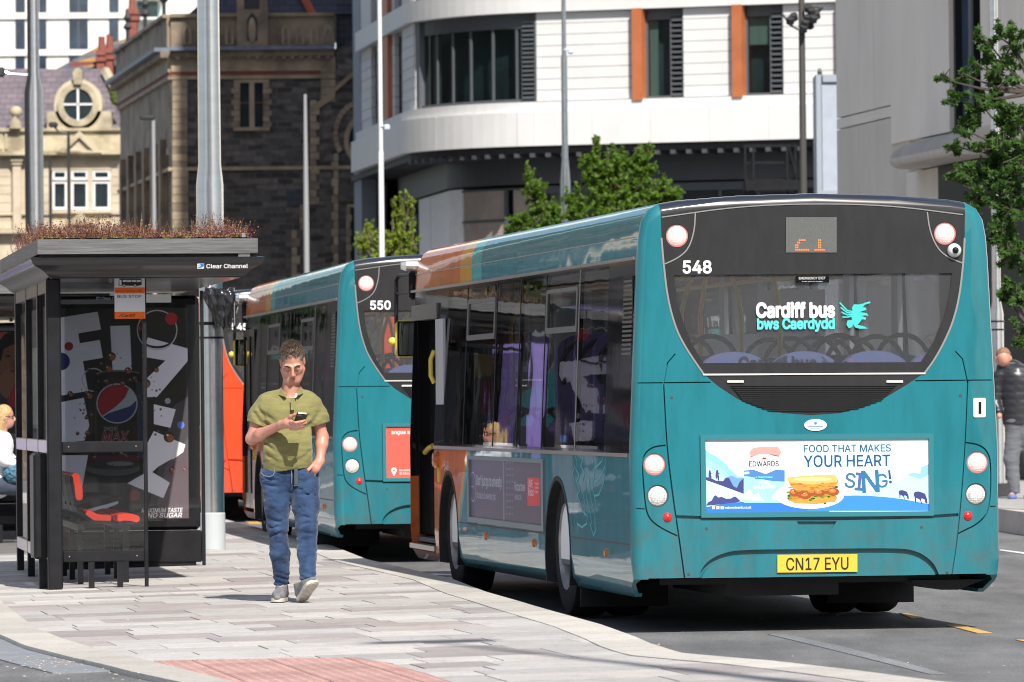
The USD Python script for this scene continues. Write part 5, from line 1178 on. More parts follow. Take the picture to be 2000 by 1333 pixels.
# ================================================================== BUSES
BL = 10.75
def bus_paint(name, teal, light, yellow, orange, plain=False):
    n = {'tc': ('texture_coordinate', {}), 's': ('separate_xyz', {}),
         'p': ('principled_bsdf', {'roughness': 0.4, 'coat_weight': 0.8, 'coat_roughness': 0.025, 'specular_ior_level': 0.15}),
         'bn': ('noise_texture', {'scale': 1.7, 'detail': 1.0}), 'b': ('bump', {'strength': 0.10, 'distance': 0.02}),
         'dmp': ('mapping', {'scale': (1, 1, .22)}), 'dn': ('noise_texture', {'scale': 5.0, 'detail': 8.0, 'roughness': 0.7}), 'dr': ('rgb_ramp', {'ramp': [(.3, (.74, .76, .76)), (.5, (.97, .97, .97)), (.7, (1.08, 1.07, 1.06))]}), 'dm': ('mix', {'mix_type': 'multiply', 'fac': 1.0})}
    l = [('tc.object', 's.vector'), ('tc.object', 'bn.vector'), ('tc.object', 'dmp.vector'), ('dmp.vector', 'dn.vector'), ('dn.fac', 'dr.fac'), ('bn.fac', 'b.height'), ('b.normal', 'p.coat_normal'), ('b.normal', 'p.normal')]
    if plain:
        n['c'] = ('color', {'value': teal}); src = 'c.color'
    else:
        n.update({'u1': ('math', {'math_type': 'multiply_add', 'value2': -0.7, 'value3': 0.7 * 2.42}), 'u2': ('math', {'math_type': 'add'}), 'u3': ('map_range', {'from_min': 6.0, 'from_max': 11.0}),
                  'w1': ('math', {'math_type': 'subtract', 'value2': 1.14}), 'w2': ('math', {'math_type': 'add'}), 'w3': ('map_range', {'from_min': 6.0, 'from_max': 11.0}),
                  'ru': ('rgb_ramp', {'interpolate': False, 'ramp': [(0, teal), (.14, light), (.236, yellow), (.36, orange)]}),
                  'rw': ('rgb_ramp', {'interpolate': False, 'ramp': [(0, teal), (.2, light), (.216, yellow), (.245, orange)]}),
                  'gt': ('math', {'math_type': 'greater_than', 'value2': 1.8}), 'm': ('mix', {})})
        l += [('s.z', 'u1.value1'), ('u1.value', 'u2.value1'), ('s.x', 'u2.value2'), ('u2.value', 'u3.value'), ('u3.result', 'ru.fac'),
              ('s.z', 'w1.value1'), ('w1.value', 'w2.value1'), ('s.x', 'w2.value2'), ('w2.value', 'w3.value'), ('w3.result', 'rw.fac'), ('s.z', 'gt.value1'), ('gt.value', 'm.fac'), ('rw.color', 'm.color1'), ('ru.color', 'm.color2')]
        src = 'm.color'
    n.update({'gz': ('map_range', {'from_min': 1.0, 'from_max': .3, 'to_min': 0.0, 'to_max': 1.0, 'clamp': True}), 'gn': ('noise_texture', {'scale': 7.0, 'detail': 8.0, 'roughness': .7}), 'gr': ('rgb_ramp', {'ramp': [(.42, (0, 0, 0)), (.72, (.75, .75, .75))]}), 'gm': ('math', {'math_type': 'multiply'}), 'gx': ('mix', {'color2': (.085, .08, .07)})})
    l += [(src, 'dm.color1'), ('dr.color', 'dm.color2'), ('s.z', 'gz.value'), ('tc.object', 'gn.vector'), ('gn.fac', 'gr.fac'), ('gr.color', 'gm.value1'), ('gz.result', 'gm.value2'), ('gm.value', 'gx.fac'), ('dm.color', 'gx.color1'), ('gx.color', 'p.base_color')]
    return usdkit.material(stage, f'/World/Looks/{name}', n, l, surface='p.BSDF')
TEAL = (.016, .165, .200)
m_teal = bus_paint('bus_paint_teal', TEAL, (.05, .36, .35), (.70, .30, .03), (.62, .15, .035))
m_redbus = bus_paint('bus_paint_red', (.72, .065, .02), None, None, None, plain=True)
m_navy = mat('cap_navy', (.02, .024, .034), .22, coat=1.0)
m_wband = mat('window_band', (.010, .010, .012), .06, spec=.6, bump=.06, bscale=2.2, bdist=.02)
m_rdark = mat('rear_dark', (.028, .028, .03), .24, spec=.4, var=.08, vscale=5, stretch=(1, 3, 1))
bus_glass = usdkit.material(stage, '/World/Looks/bus_glass', *schlick(.04, {'t': ('transparent_bsdf', {'color': (.78, .79, .80)}), 'g': ('glossy_bsdf', {'roughness': 0.0}), 'm': ('mix_closure', {}), 'tc': ('texture_coordinate', {}), 'bn': ('noise_texture', {'scale': 2.4, 'detail': 1.0}), 'b': ('bump', {'strength': .05, 'distance': .02})},
    [('tc.object', 'bn.vector'), ('bn.fac', 'b.height'), ('b.normal', 'g.normal'), ('t.BSDF', 'm.closure1'), ('g.BSDF', 'm.closure2')], 'm.fac'), surface='m.closure')
rear_glass = usdkit.material(stage, '/World/Looks/rear_glass', *schlick(.04, {'t': ('transparent_bsdf', {'color': (.90, .91, .92)}), 'd': ('diffuse_bsdf', {'color': (.22, .22, .22)}), 'g': ('glossy_bsdf', {'roughness': 0.01}), 'm0': ('mix_closure', {'fac': .11}), 'm': ('mix_closure', {})},
    [('t.BSDF', 'm0.closure1'), ('d.BSDF', 'm0.closure2'), ('m0.closure', 'm.closure1'), ('g.BSDF', 'm.closure2')], 'm.fac'), surface='m.closure')
m_trim = mat('grey_trim', (.34, .33, .32), .35, metal=.5)
m_rail = mat('window_rail', (.42, .40, .38), .3, metal=.8)
m_moq = mat('blue_moquette', (.13, .17, .38), .9, color2=(.45, .12, .12), vscale=26, lo=.60, hi=.66)
m_purple_seat = mat('purple_seat', (.34, .265, .60), .75, var=.15, vscale=8)
m_int = mat('bus_interior', (.70, .70, .70), .6); m_intdark = mat('bus_interior_dark', (.05, .05, .055), .6)
m_ypole = mat('yellow_pole', (.72, .46, .03), .35); m_floor = mat('bus_floor', (.09, .09, .10), .7)
m_mirror_y = mat('mirror_yellow', (.72, .60, .10), .35); m_mirror = mat('mirror_glass', (.7, .7, .7), .01, metal=1.0)
def lens(name, c1, c2):
    return usdkit.material(stage, f'/World/Looks/{name}', {'tc': ('texture_coordinate', {}), 'v': ('voronoi_texture', {'scale': 85.0, 'randomness': .35}), 'r': ('rgb_ramp', {'ramp': [(.15, c1), (.6, c2)]}), 'b': ('bump', {'strength': .6, 'distance': .004}), 'p': ('principled_bsdf', {'roughness': .22, 'coat_weight': .8})},
        [('tc.object', 'v.vector'), ('v.distance', 'r.fac'), ('r.color', 'p.base_color'), ('v.distance', 'b.height'), ('b.normal', 'p.normal')], surface='p.BSDF')
l_pink, l_white, l_red, l_amber = lens('lens_pink', (.85, .76, .74), (.74, .52, .50)), lens('lens_white', (.85, .85, .83), (.42, .42, .40)), lens('lens_red', (.75, .02, .015), (.5, .012, .01)), lens('lens_amber', (.75, .20, .02), (.45, .10, .01))
m_tyre = mat('tyre', (.011, .011, .0115), .85, spec=.2, var=.3, vscale=10); m_rim = mat('wheel_rim', (.36, .35, .335), .45, metal=.5, var=.25, vscale=8)

BROT = math.atan2(AX[1], AX[0])
B1 = V([1.972, 36.890])
T1 = trimesh.transformations.rotation_matrix(BROT, [0, 0, 1]); T1[:3, 3] = [B1[0], B1[1], 0.0]
_ru = plane_uv(T1, (0, 0, 0), (0, -1, 0), (0, 0, 1)); _su = plane_uv(T1, (0, 1.22, 0), (-1, 0, 0), (0, 0, 1))
def Rr(px, py): u, v = _ru(px, py); return (-u, v)               # rear plane -> (y, z)
def Rw(px, py): return _ru(px, py)                                # rear plane -> (w, z), w to the right
def Ss(px, py): u, v = _su(px, py); return (-u, v)               # kerb side plane -> (x, z)
RO, REX, RZ = V([0, 0, 0]), V([0, -1.0, 0]), V([0, 0, 1.0])
SO, SEX = V([0, 1.22, 0]), V([-1.0, 0, 0])

HALF = [(0, .225), (1.16, .225), (1.205, .30), (1.22, .45), (1.22, 1.20), (1.19, 1.85), (1.165, 2.42), (1.155, 2.55), (1.135, 2.66), (1.09, 2.735), (1.02, 2.775), (.9, 2.795), (.5, 2.825), (0, 2.838)]
def profile(inset=0.0, zmin=None):
    pts = HALF + [(-y, z) for y, z in HALF[::-1]]
    p = Polygon(pts).buffer(0)
    return p.buffer(-inset, join_style=2) if inset else p
def hullx(steps):
    pts = []
    for x, ins in steps:
        c = V(profile(ins).exterior.coords)[:-1]; pts.append(np.c_[np.full(len(c), x), c])
    return m3.Manifold.hull_points(np.vstack(pts))
def bx3(x0, x1, y0, y1, z0, z1): return to_m3(box(x0, x1, y0, y1, z0, z1))

SUR = [(1290, 414), (1292, 470), (1296, 520), (1304, 588), (1319, 643), (1334, 674), (1353, 704), (1374, 734), (1402, 758), (1440, 783), (1480, 800), (1530, 811), (1585, 815), (1640, 811), (1690, 798), (1730, 780), (1770, 756), (1806, 732), (1824, 708), (1843, 674), (1860, 636), (1873, 588), (1881, 522), (1884, 470), (1885, 410), (1740, 393), (1590, 388), (1440, 393)]
GL = [(1317, 541), (1322, 590), (1336, 638), (1352, 678), (1374, 713), (1801, 711), (1825, 672), (1842, 630), (1854, 588), (1860, 537)]
WINS_L = [(1.06, 2.18), (2.24, 3.60), (3.66, 4.74), (4.80, 5.86), (5.92, 7.36), (7.42, 8.40)]
WINS_R = [(1.0, 2.5), (2.56, 4.06), (4.12, 5.62), (5.68, 7.18), (7.24, 8.74), (8.8, 10.0)]
def mseg(pts, w): return LineString([Rr(*p) for p in chaikin(pts)]).buffer(w, cap_style=2)
def wheel(bus, x, y, s, dual=False):
    """s: +1 for the kerb side"""
    prof = [(.30, -.13), (.41, -.14), (.465, -.125), (.485, -.09), (.49, 0), (.485, .09), (.465, .125), (.41, .14), (.30, .13)]
    m = lathe(prof + [prof[0]], 48, 'y'); w = part(bus, 'wheel', moved(m, x, y, .49), m_tyre, smooth=35)
    rim = lathe([(0, .06), (.07, .06), (.085, .05), (.09, -.03), (.14, -.04), (.17, -.075), (.235, -.085), (.262, .02), (.275, .06), (.29, .075), (.302, .105), (.308, .09), (.302, -.1), (0, -.1)], 40, 'y')
    if s < 0: rim.apply_transform(np.diag([1, -1, 1, 1.0])); rim.invert()
    part(w, 'rim', moved(rim, x, y + s * .03, .49), m_rim, smooth=35)
    for k in range(10):
        a = k * 2 * math.pi / 10; y_ = y; part(w, 'wheel_nut', lathe([(0, 0), (.016, 0), (.014, .03), (0, .03)], 6, 'y' ).apply_translation([x + .12 * math.cos(a), y + s * .03, .49 + .12 * math.sin(a)]) if s > 0 else lathe([(0, -.03), (.014, -.03), (.016, 0), (0, 0)], 6, 'y').apply_translation([x + .12 * math.cos(a), y + s * .03, .49 + .12 * math.sin(a)]), m_rim)
    if dual: part(bus, 'wheel', moved(m, x, y - s * .287, .49), m_tyre, smooth=35)

def dragon(x, y, w, h):
    """heraldic winged beast as a few shapes in a w x h field (x to the right)."""
    q = lambda l: Polygon([(x + a * w, y + b * h) for a, b in l]).buffer(0)
    ln = lambda l, t: LineString([(x + a * w, y + b * h) for a, b in l]).buffer(t * w)
    body = q([(.30, .05), (.22, .18), (.25, .34), (.40, .36), (.38, .5), (.42, .66), (.40, .80), (.47, .93), (.62, .92), (.74, .95), (.80, .86), (.72, .83), (.85, .80), (.87, .72), (.74, .68), (.66, .64), (.88, .60), (.94, .50), (.84, .52), (.70, .50), (.86, .44), (.84, .36), (.72, .38), (.66, .28), (.58, .18), (.78, .12), (.92, .04), (.66, .03), (.50, .08), (.44, .20), (.40, .10)])
    w_ = [ln([(.42, .66 - .05 * k), (.25, .70 - .08 * k), (.02 + .03 * k, .98 - .17 * k)], .022) for k in range(4)]
    tail = ln([(.70, .80), (.80, .94), (.97, .99)], .03)
    return unary_union([body, tail] + w_)

def bus(loc, rot, label, number, paint, ad, door_open=True, group='single-deck buses queued at the stop', side_ad=True, route=True):
    z0 = gz(loc[1] + 5)
    t = thing('city_bus', label, 'bus', (loc[0], loc[1], z0), rot, group=group)
    Q = lambda n, m, mt, par=None, **k: part(par or t, n, m, mt, **k)
    r, L = .075, BL
    st = [(r * (1 - math.sin(a)), r * (1 - math.cos(a))) for a in np.linspace(0, math.pi / 2, 6)]
    st += [(L - .4 * (1 - math.sin(a)), .3 * (1 - math.cos(a))) for a in np.linspace(0, math.pi / 2, 6)]
    outer = hullx(st); skin = hullx([(x + (.012 if x < 5 else -.012), i + .012) for x, i in st])
    inner = hullx([(.05, .025 + .03), (.10, .025), (L - .5, .025), (L - .10, .28)]) ^ bx3(-1, 12, -2, 2, .25, 3)
    rear_cut = prism_y(Polygon([(-.2, 0), (-.2, .345), (.05, .345), (.2, .26), (.3, .2), (.3, 0)]), -2, 2)
    body = outer - inner - rear_cut - bx3(-.5, 2.4, -1.12, 1.12, 0, .352)
    arches = m3.Manifold.batch_boolean([prism_y(Point(x, .44).buffer(.50 if x > 5 else .515, quad_segs=12).union(sbox(x - .5, 0, x + .5, .44)), y0, y1) for x in (2.95, 8.2) for y0, y1 in ((.72, 1.5), (-1.5, -.72))], m3.OpType.Add)
    body = body - arches
    door = prism_y(rrect(8.97, .30, 10.42, 2.30, .05), .95, 1.5)
    body = body - door
    cuts = [prism_y(rrect(a, 1.18, b, 2.38, .05), .9, 1.5) for a, b in WINS_L] + [prism_y(rrect(a, 1.18, b, 2.38, .05), -1.5, -.9) for a, b in WINS_R] + [prism_x(rrect(-1.02, .95, 1.02, 2.42, .12), L - .45, L + .3)]
    rg = Polygon([Rr(*p) for p in GL]).buffer(.0)
    cuts.append(prism_x(rg, -.2, .3))
    body = body - m3.Manifold.batch_boolean(cuts, m3.OpType.Add)
    band = bx3(.10, 10.44, .95, 2, 1.16, 2.415) + bx3(.10, 10.44, -2, -.95, 1.16, 2.415) + bx3(L - .38, L + 1, -2, 2, .9, 2.45)
    sur = prism_x(Polygon([Rr(*p) for p in SUR]), -.2, .13)
    cap = prism_x(Polygon([Rr(*p) for p in [(1289, 415), (1440, 393.4), (1590, 388.4), (1740, 393.4), (1886, 410.6), (1886, 340), (1289, 340)]]), -.2, .42) - sur
    wband, rdark, rcap = body ^ band, body ^ sur, body ^ cap
    shell = body - band - sur - cap
    # seams of the rear panels
    seam = [[(1228, 752), (1388, 750.5)], [(1787, 747.5), (1938, 746)], [(1296, 752), (1299, 812), (1303, 880), (1313, 965), (1326, 1052), (1338, 1140)], [(1890, 747), (1886, 850), (1880.6, 937), (1871, 1046), (1857, 1140)],
            [(1300, 873.5), (1277.6, 876), (1262, 886), (1254, 903), (1256, 941), (1261, 998), (1269.5, 1019), (1291, 1035.5), (1326, 1052)], [(1886, 868), (1912, 872), (1929, 885), (1936, 911), (1934, 994), (1916, 1024), (1871, 1046)],
            [(1228, 996), (1261, 998)], [(1934, 993), (1950, 993)], [(1319, 1013), (1400, 1016), (1585, 1018), (1800, 1014), (1872, 1009)], [(1319, 695), (1304, 712), (1297, 751)], [(1866, 690), (1880, 705), (1889, 746)]]
    g = unary_union([mseg(s, .0038) for s in seam[:2] + seam[6:8] + seam[9:]] + [mseg(s, .005) for s in seam[2:6]] + [mseg(seam[8], .010)])
    shell = shell - prism_x(g, -.1, .022)
    arch_px = chaikin([(1364, 1141), (1368, 1118), (1384, 1098), (1412, 1084), (1446, 1077.5), (1590, 1076), (1756, 1074), (1790, 1080), (1814, 1094), (1830, 1113), (1838, 1141)])
    ap = Polygon([Rr(*p) for p in arch_px])
    shell = shell - prism_x(ap, -.1, .03)
    shell = shell - prism_x(Polygon([Rr(*p) for p in [(1556, 1022), (1634, 1022), (1626, 1035), (1612, 1040), (1576, 1040), (1564, 1035)]]), -.1, .02)
    lamps_px = [(1278.5, 911, 18.5, l_pink), (1284.5, 972.5, 18.5, l_white), (1303.5, 1014.5, 9.2, l_red), (1909, 907, 18.5, l_pink), (1906, 969, 18.5, l_white), (1890.5, 1011.5, 9.2, l_red)]
    for x, y, rr, _ in lamps_px[:2] + lamps_px[3:5]: shell = shell - prism_x(Point(*Rr(x, y)).buffer((rr + 2.6) / 294.7), -.1, .025)
    top_lamps = [(1322.5, 464.5, 19, l_pink), (1846, 460, 19, l_pink)]
    for x, y, rr, _ in top_lamps: rdark = rdark - prism_x(Point(*Rr(x, y)).buffer((rr + 3) / 294.7), -.1, .03)
    bd = Q('body', shell, paint, smooth=28); Q('window_pillars', wband, m_wband, smooth=28); rs = Q('rear_surround', rdark, m_rdark, smooth=28); Q('roof_cap', rcap, m_navy, smooth=28)
    # inner sloped bumper insert
    a2 = affinity.translate(ap.buffer(-.012), 0, -.028).intersection(sbox(-2, .349, 2, 2)); Q('bumper_insert', prism_x(a2, .006, .028), paint)
    # glass
    film = outer - skin
    for a, b in WINS_L:
        w = Q('side_window', film ^ prism_y(rrect(a - .02, 1.165, b + .02, 2.40, .05), .9, 1.5), bus_glass)
    for a, b in WINS_R: Q('side_window', film ^ prism_y(rrect(a - .02, 1.165, b + .02, 2.40, .05), -1.5, -.9), bus_glass)
    Q('rear_window', prism_x(rg.buffer(.01), .012, .018), rear_glass); Q('windscreen', film ^ prism_x(rrect(-1.03, .94, 1.03, 2.43, .12), L - .45, L + .3), bus_glass)
    def yz(z): return np.interp(z, [1.2, 1.85, 2.42], [1.22, 1.19, 1.165])
    # opening hoppers
    film3 = hullx([(x, i - .009) for x, i in st]) - outer
    for a, b in ((2.24, 3.60), (5.92, 7.36)):
        fr_ = rrect(a + .02, 1.98, b - .02, 2.29, .03).difference(rrect(a + .07, 2.02, b - .07, 2.262, .02)); m = film3 ^ prism_y(fr_, .9, 1.5)
        h = Q('hopper_frame', m, m_rail if a > 20 else mat('hopper_grey', (.11, .105, .10), .4))
    Q('window_rail', box(.14, 8.95, 1.216, 1.232, 1.135, 1.158), m_rail); m = box(.12, 10.6, 1.160, 1.178, 2.415, 2.435); Q('gutter', m, m_rail)
    for z in (2.56,): Q('roof_joint', box(.15, 10.4, 1.148, 1.156, z, z + .006), m_trim)
    Q('skirt_joint', [box(.15, 2.44, 1.2195, 1.2215, .565, .575), box(3.46, 7.65, 1.2195, 1.2215, .565, .575)], m_intdark)
    film2 = hullx([(x, i - .003) for x, i in st]) - outer
    for x in (2.21, 3.63, 4.77, 5.89, 7.39): Q('glazing_joint', film2 ^ prism_y(sbox(x - .010, 1.17, x + .010, 2.40), .9, 1.5), m_trim if x in (2.21,) else rubber)
    # engine vent column
    for k in range(17):
        z = 1.80 + k * .0295; Q('vent_slat', box(.13, .43, yz(z) - .01, yz(z) + .014, z, z + .014), mat('vent_grey', (.06, .058, .056), .35))
    Q('vent_back', box(.12, .44, 1.165, 1.183, 1.78, 2.31), black_gloss)
    # wheel wells, floor, underside
    Q('floor', [box(.1, L - .2, -1.15, 1.15, .365, .40), box(.1, 3.9, -.7, .7, .40, .90), box(.1, 2.4, -1.13, 1.13, .40, .90), box(3.45, 3.9, -1.13, 1.13, .40, .90)], m_floor)
    for x in (2.95, 8.2):
        for s in (1, -1): Q('wheel_arch', tm(prism_y(Point(x, .44).buffer(.56, quad_segs=10).difference(Point(x, .44).buffer(.53, quad_segs=10)).intersection(sbox(x - 1, .3, x + 1, 2)), .7 if s > 0 else -1.15, 1.15 if s > 0 else -.7)), rubber)
    for x in (2.95, 8.2):
        for s in (1, -1): R1 = .50 if x > 5 else .515; Q('arch_trim', tm(prism_y(Point(x, .44).buffer(R1 + .028, quad_segs=14).difference(Point(x, .44).buffer(R1 - .004, quad_segs=14)).intersection(sbox(x - 1, .235, x + 1, 2)), 1.15 if s > 0 else -1.2235, 1.2235 if s > 0 else -1.15)), rubber)
    for x, s in ((2.95, 1), (2.95, -1), (8.2, 1), (8.2, -1)): wheel(t, x, s * 1.03, s, dual=x < 5)
    Q('axle', [box(2.85, 3.05, -.9, .9, .4, .58), box(8.12, 8.28, -.9, .9, .4, .55)], black_satin); Q('underbody', [box(.25, 10.2, -1.0, 1.0, .30, .36), box(.3, 2.2, -.2, .55, .22, .36)], black_satin)
    Q('mudflap', box(2.32, 2.335, -1.17, -.56, .09, .55), rubber); Q('mudflap', box(2.32, 2.335, .56, 1.17, .09, .55), rubber)
    sg_ = [Rr(*p) for p in [(1790, 1138), (1812, 1146), (1846, 1157), (1880, 1157), (1912, 1144), (1936, 1136)]]
    Q('engine_undertray', prism_x(Polygon([(-y if False else y, z) for y, z in sg_]), .12, .9), black_satin)
    # lamps and small fittings at the rear
    for x, y, rr, mt in lamps_px + top_lamps:
        c = Rr(x, y); R_m = rr / 294.7; d = .0 if rr < 10 else .004
        m = lathe([(0, .016), (R_m * .6, .013), (R_m * .94, .004), (R_m, 0), (0, 0)], 28, 'x'); m.apply_transform(np.diag([-1, 1, 1, 1.0])); m.invert(); m.apply_translation([.006 - (.006 if rr < 10 else 0), *c])
        Q('reflector' if rr < 10 else 'rear_lamp', m, mt, smooth=40)
        if rr > 10:
            m = lathe([(R_m, .0), (R_m * 1.08, .004), (R_m * 1.13, .0), (R_m, 0)], 28, 'x'); Q('lamp_ring', moved(m, .004, *c), mat('lens_ring_red', (.5, .16, .15), .3) if mt is l_pink else m_intdark)
    c = Rr(1863, 493); cm_ = trimesh.creation.icosphere(3, .046); cm_.apply_scale([.9, 1, 1]); Q('camera', moved(cm_, -.012, *c), mat('camera_white', (.62, .62, .60), .3), smooth=True); Q('camera_lens', moved(trimesh.creation.icosphere(2, .022), -.045, *c), black_gloss, smooth=True)
    def rq(n, pp, mt, off=.001, th=.004, par=None):     # flat piece on the rear
        return Q(n, pane(Polygon([Rw(*p) for p in pp]).buffer(0), RO, REX, RZ, th, off), mt, par)
    def rl(n, pp, w, mt, off=.001, th=.003, par=None): return Q(n, pane(LineString([Rw(*p) for p in chaikin(pp)]).buffer(w), RO, REX, RZ, th, off), mt, par)
    rl('surround_trim', SUR[1:8] , .006, m_trim, par=rs); rl('surround_trim', SUR[17:24], .006, m_trim, par=rs); rl('window_trim', [(1374, 735.5), (1806, 733)], .0055, mat('light_trim', (.52, .51, .5), .35), .004, par=rs)
    rl('lamp_pod_line', [(1358, 421), (1356, 455), (1345, 490), (1324, 508), (1297, 520)], .004, m_trim, par=rs); rl('lamp_pod_line', [(1811, 419), (1816, 455), (1830, 488), (1850, 506), (1878, 517)], .004, m_trim, par=rs)
    rl('top_line', [(1293, 428), (1440, 407), (1590, 401), (1740, 405), (1880, 423)], .0035, m_trim, par=rs)
    for x in (1436, 1747): rq('window_clip', [(x - 16, 747), (x + 16, 747), (x + 16, 751), (x - 16, 751)], white_paint, .004, .008, rs)
    # grille slats below the window
    U_ = Polygon([Rw(*p) for p in SUR]).buffer(-.03)
    rq('grille_backing', [(1425, 758), (1752, 756), (1720, 783), (1670, 801), (1585, 810), (1500, 803), (1450, 784)], black_satin, .001, .003, rs)
    for k in range(13):
        y = 757 + k * 4.0; ln = LineString([Rw(1400, y), Rw(1780, y)]).buffer(.0032).intersection(Polygon([Rw(*p) for p in [(1425, 752), (1754, 750), (1722, 785), (1670, 803), (1585, 812), (1500, 805), (1450, 786)]]))
        if not ln.is_empty: Q('grille_slat', pane(ln, RO, REX, RZ, .006, .005), m_rdark, rs)
    # destination display
    rq('display', [(1535, 428), (1634, 428), (1634, 497), (1535, 497)], mat('display_glass', (.105, .11, .104), .35, var=.12, vscale=120), .002, .003, rs)
    if route:
        cell = 3.25; dots = []
        for k, rows in enumerate((['..##', '.##.', '##..', '##..', '####'], ['.##.', '.##.', '.##.', '.##.', '####'])):
            for i, rw in enumerate(['.#####', '##....', '##....', '##....', '.####.'][:0] + (['..####.', '.##....', '##.....', '##.....', '########'] if k == 0 else ['...##...', '...##...', '...##...', '...##...', '.######.'])):
                for j, ch_r in enumerate(rw):
                    if ch_r == '#':
                        x, y = 1554 + k * 34 + j * cell * 1.08, 473 + i * cell * 1.45; u, v = Rw(x, y); dots.append(pane(sbox(u - .0042, v - .0056, u + .0042, v + .0056), RO, REX, RZ, .001, .006))
        Q('display_digits', dots, mat('led_orange', (.62, .16, .04), .6, emission_color=(1.0, .22, .04), emission_strength=.25), rs)
    rq('exit_label', [(1554, 543), (1619, 543), (1619, 556), (1554, 556)], black_gloss, .0, .004, rs)
    def rtext(s, x0, x1, yb, h, c, bold=True, heavy=.02): u, v = Rw(x0, yb); pr.text(s, h, u, v, c, bold=bold, w=Rw(x1, yb)[0] - u, heavy=heavy)
    def done(n):
        m, c = pr.mesh(); Q(n, m, printm, col=c, par=rs)
    pr = Print(RO, REX, RZ, off=.0055)
    WH = (.78, .78, .78); AQ = (.10, .62, .56)
    rtext('EMERGENCY EXIT', 1560, 1612, 549.5, .015, (.5, .5, .5), heavy=0); rtext('break glass to escape', 1566, 1606, 554.5, .007, (.4, .4, .4), heavy=0); done('exit_lettering')
    pr = Print(RO, REX, RZ, off=.002); rtext(number, 1333.5, 1390, 537, .077, WH); done('fleet_number')
    pr = Print(RO, REX, RZ, off=.002); rtext('Cardiff bus', 1476.5, 1631, 623, .088, WH, heavy=.045); rtext('bws Caerdydd', 1478.5, 1630.5, 646, .064, AQ, heavy=.04); done('name_lettering')
    pr = Print(RO, REX, RZ, off=.002)
    u, v = Rw(1640, 648); u2, v2 = Rw(1700, 594); pr.add(dragon(u, v, u2 - u, v2 - v), (.06, .50, .47))
    done('emblem')
    # advertisement frame
    fr_o, fr_i = [(1367, 853), (1822, 850), (1823, 1011), (1369, 1015)], [(1377, 863), (1813, 860), (1814, 1002), (1379, 1005)]
    fp_ = Polygon([Rw(*p) for p in fr_o], [[Rw(*p) for p in fr_i]]); af = Q('advert_frame', pane(fp_, RO, REX, RZ, .018, .0), mat('frame_teal', (.025, .17, .20), .35, coat=.5) if paint is m_teal else paint)
    ad(t, af)
    pl = rq('number_plate', [(1518, 1087.5), (1674, 1086), (1674, 1120.5), (1518, 1122)], mat('plate_yellow', (.70, .46, .04), .35, coat=.4), .0, .008)
    if number == '548':
        pr = Print(RO, REX, RZ, off=.009); u, v = Rw(1535, 1117.5); pr.text('CN17 EYU', .078, u, v, (.03, .028, .02), w=Rw(1657, 1116)[0] - u, heavy=.02); m, c = pr.mesh(); Q('plate_lettering', m, printm, col=c, par=pl)
    u, v = Rw(1592.5, 834); bg = Q('maker_badge', pane(ell(u, v, .075, .038), RO, REX, RZ, .006, .0), mat('badge_white', (.66, .70, .74), .3)); pr = Print(RO, REX, RZ, off=.007); pr.add(ell(u, v + .012, .01, .01), (.12, .22, .6)); pr.add(sbox(u - .05, v - .012, u + .05, v - .006), (.2, .3, .65)); pr.add(sbox(u - .035, v - .022, u + .035, v - .018), (.2, .3, .65)); m, c = pr.mesh(); Q('badge_print', m, printm, col=c, par=bg)
    hp = Q('handle_plate', pane(sbox(*Rw(1901, 819), *Rw(1925, 781)).buffer(-.01).buffer(.01), RO, REX, RZ, .006, .0), mat('handle_white', (.62, .62, .58), .4)); rq('handle_slot', [(1911, 789), (1916, 789), (1916, 812), (1911, 812)], black_gloss, .006, .003, hp)
    for px, py in ((1312, 780), (1876, 776), (1380, 1036), (1800, 1033), (1345, 1125), (1850, 1122)): u, v = Rw(px, py); Q('fixing', pane(ell(u, v, .009, .009, 10), RO, REX, RZ, .003, .0), m_intdark)
    # kerb side fittings
    for px, py in ((950, 1050.5), (1044, 1064), (1185.5, 1083)):
        x, z = Ss(px, py); m = lathe([(0, .02), (.022, .018), (.033, 0), (0, 0)], 16, 'y'); Q('side_marker', moved(m, x, 1.22, z), l_amber, smooth=40)
    x, z = Ss(856, 901); Q('indicator', [moved(lathe([(0, .05), (.05, .045), (.07, .02), (.07, 0), (0, 0)], 16, 'y'), x, 1.22, z)], l_amber); x, z = Ss(857, 930); Q('emergency_switch', moved(lathe([(0, .012), (.06, .01), (.065, 0), (0, 0)], 16, 'y'), x, 1.22, z), mat('switch_yellow', (.7, .42, .02), .4)); Q('switch_flap', box(x + .02, x + .08, 1.22, 1.234, z - .06, z + .05), mat('switch_red', (.4, .03, .02), .4))
    pr = Print(SO, SEX, RZ, off=.002); u, v = -Ss(868, 922)[0], Ss(868, 922)[1]; pr.text(number or '545', .075, u, v, (.6, .58, .6), w=.24); m, c = pr.mesh(); Q('side_number', m, printm, col=c); pr = Print(SO, SEX, RZ, off=.002)
    x0, zt = Ss(1120, 815); x1, zb_ = Ss(1184, 1052)
    # outline of the winged beast on the side
    def so(l, w=.007): pr.add(LineString([(-Ss(1120 + a * 66, 815 + b * 235)[0], Ss(1120 + a * 66, 815 + b * 235)[1]) for a, b in l]).buffer(w).intersection(sbox(-12, .2, 0, 1.13)), (.05, .38, .40))
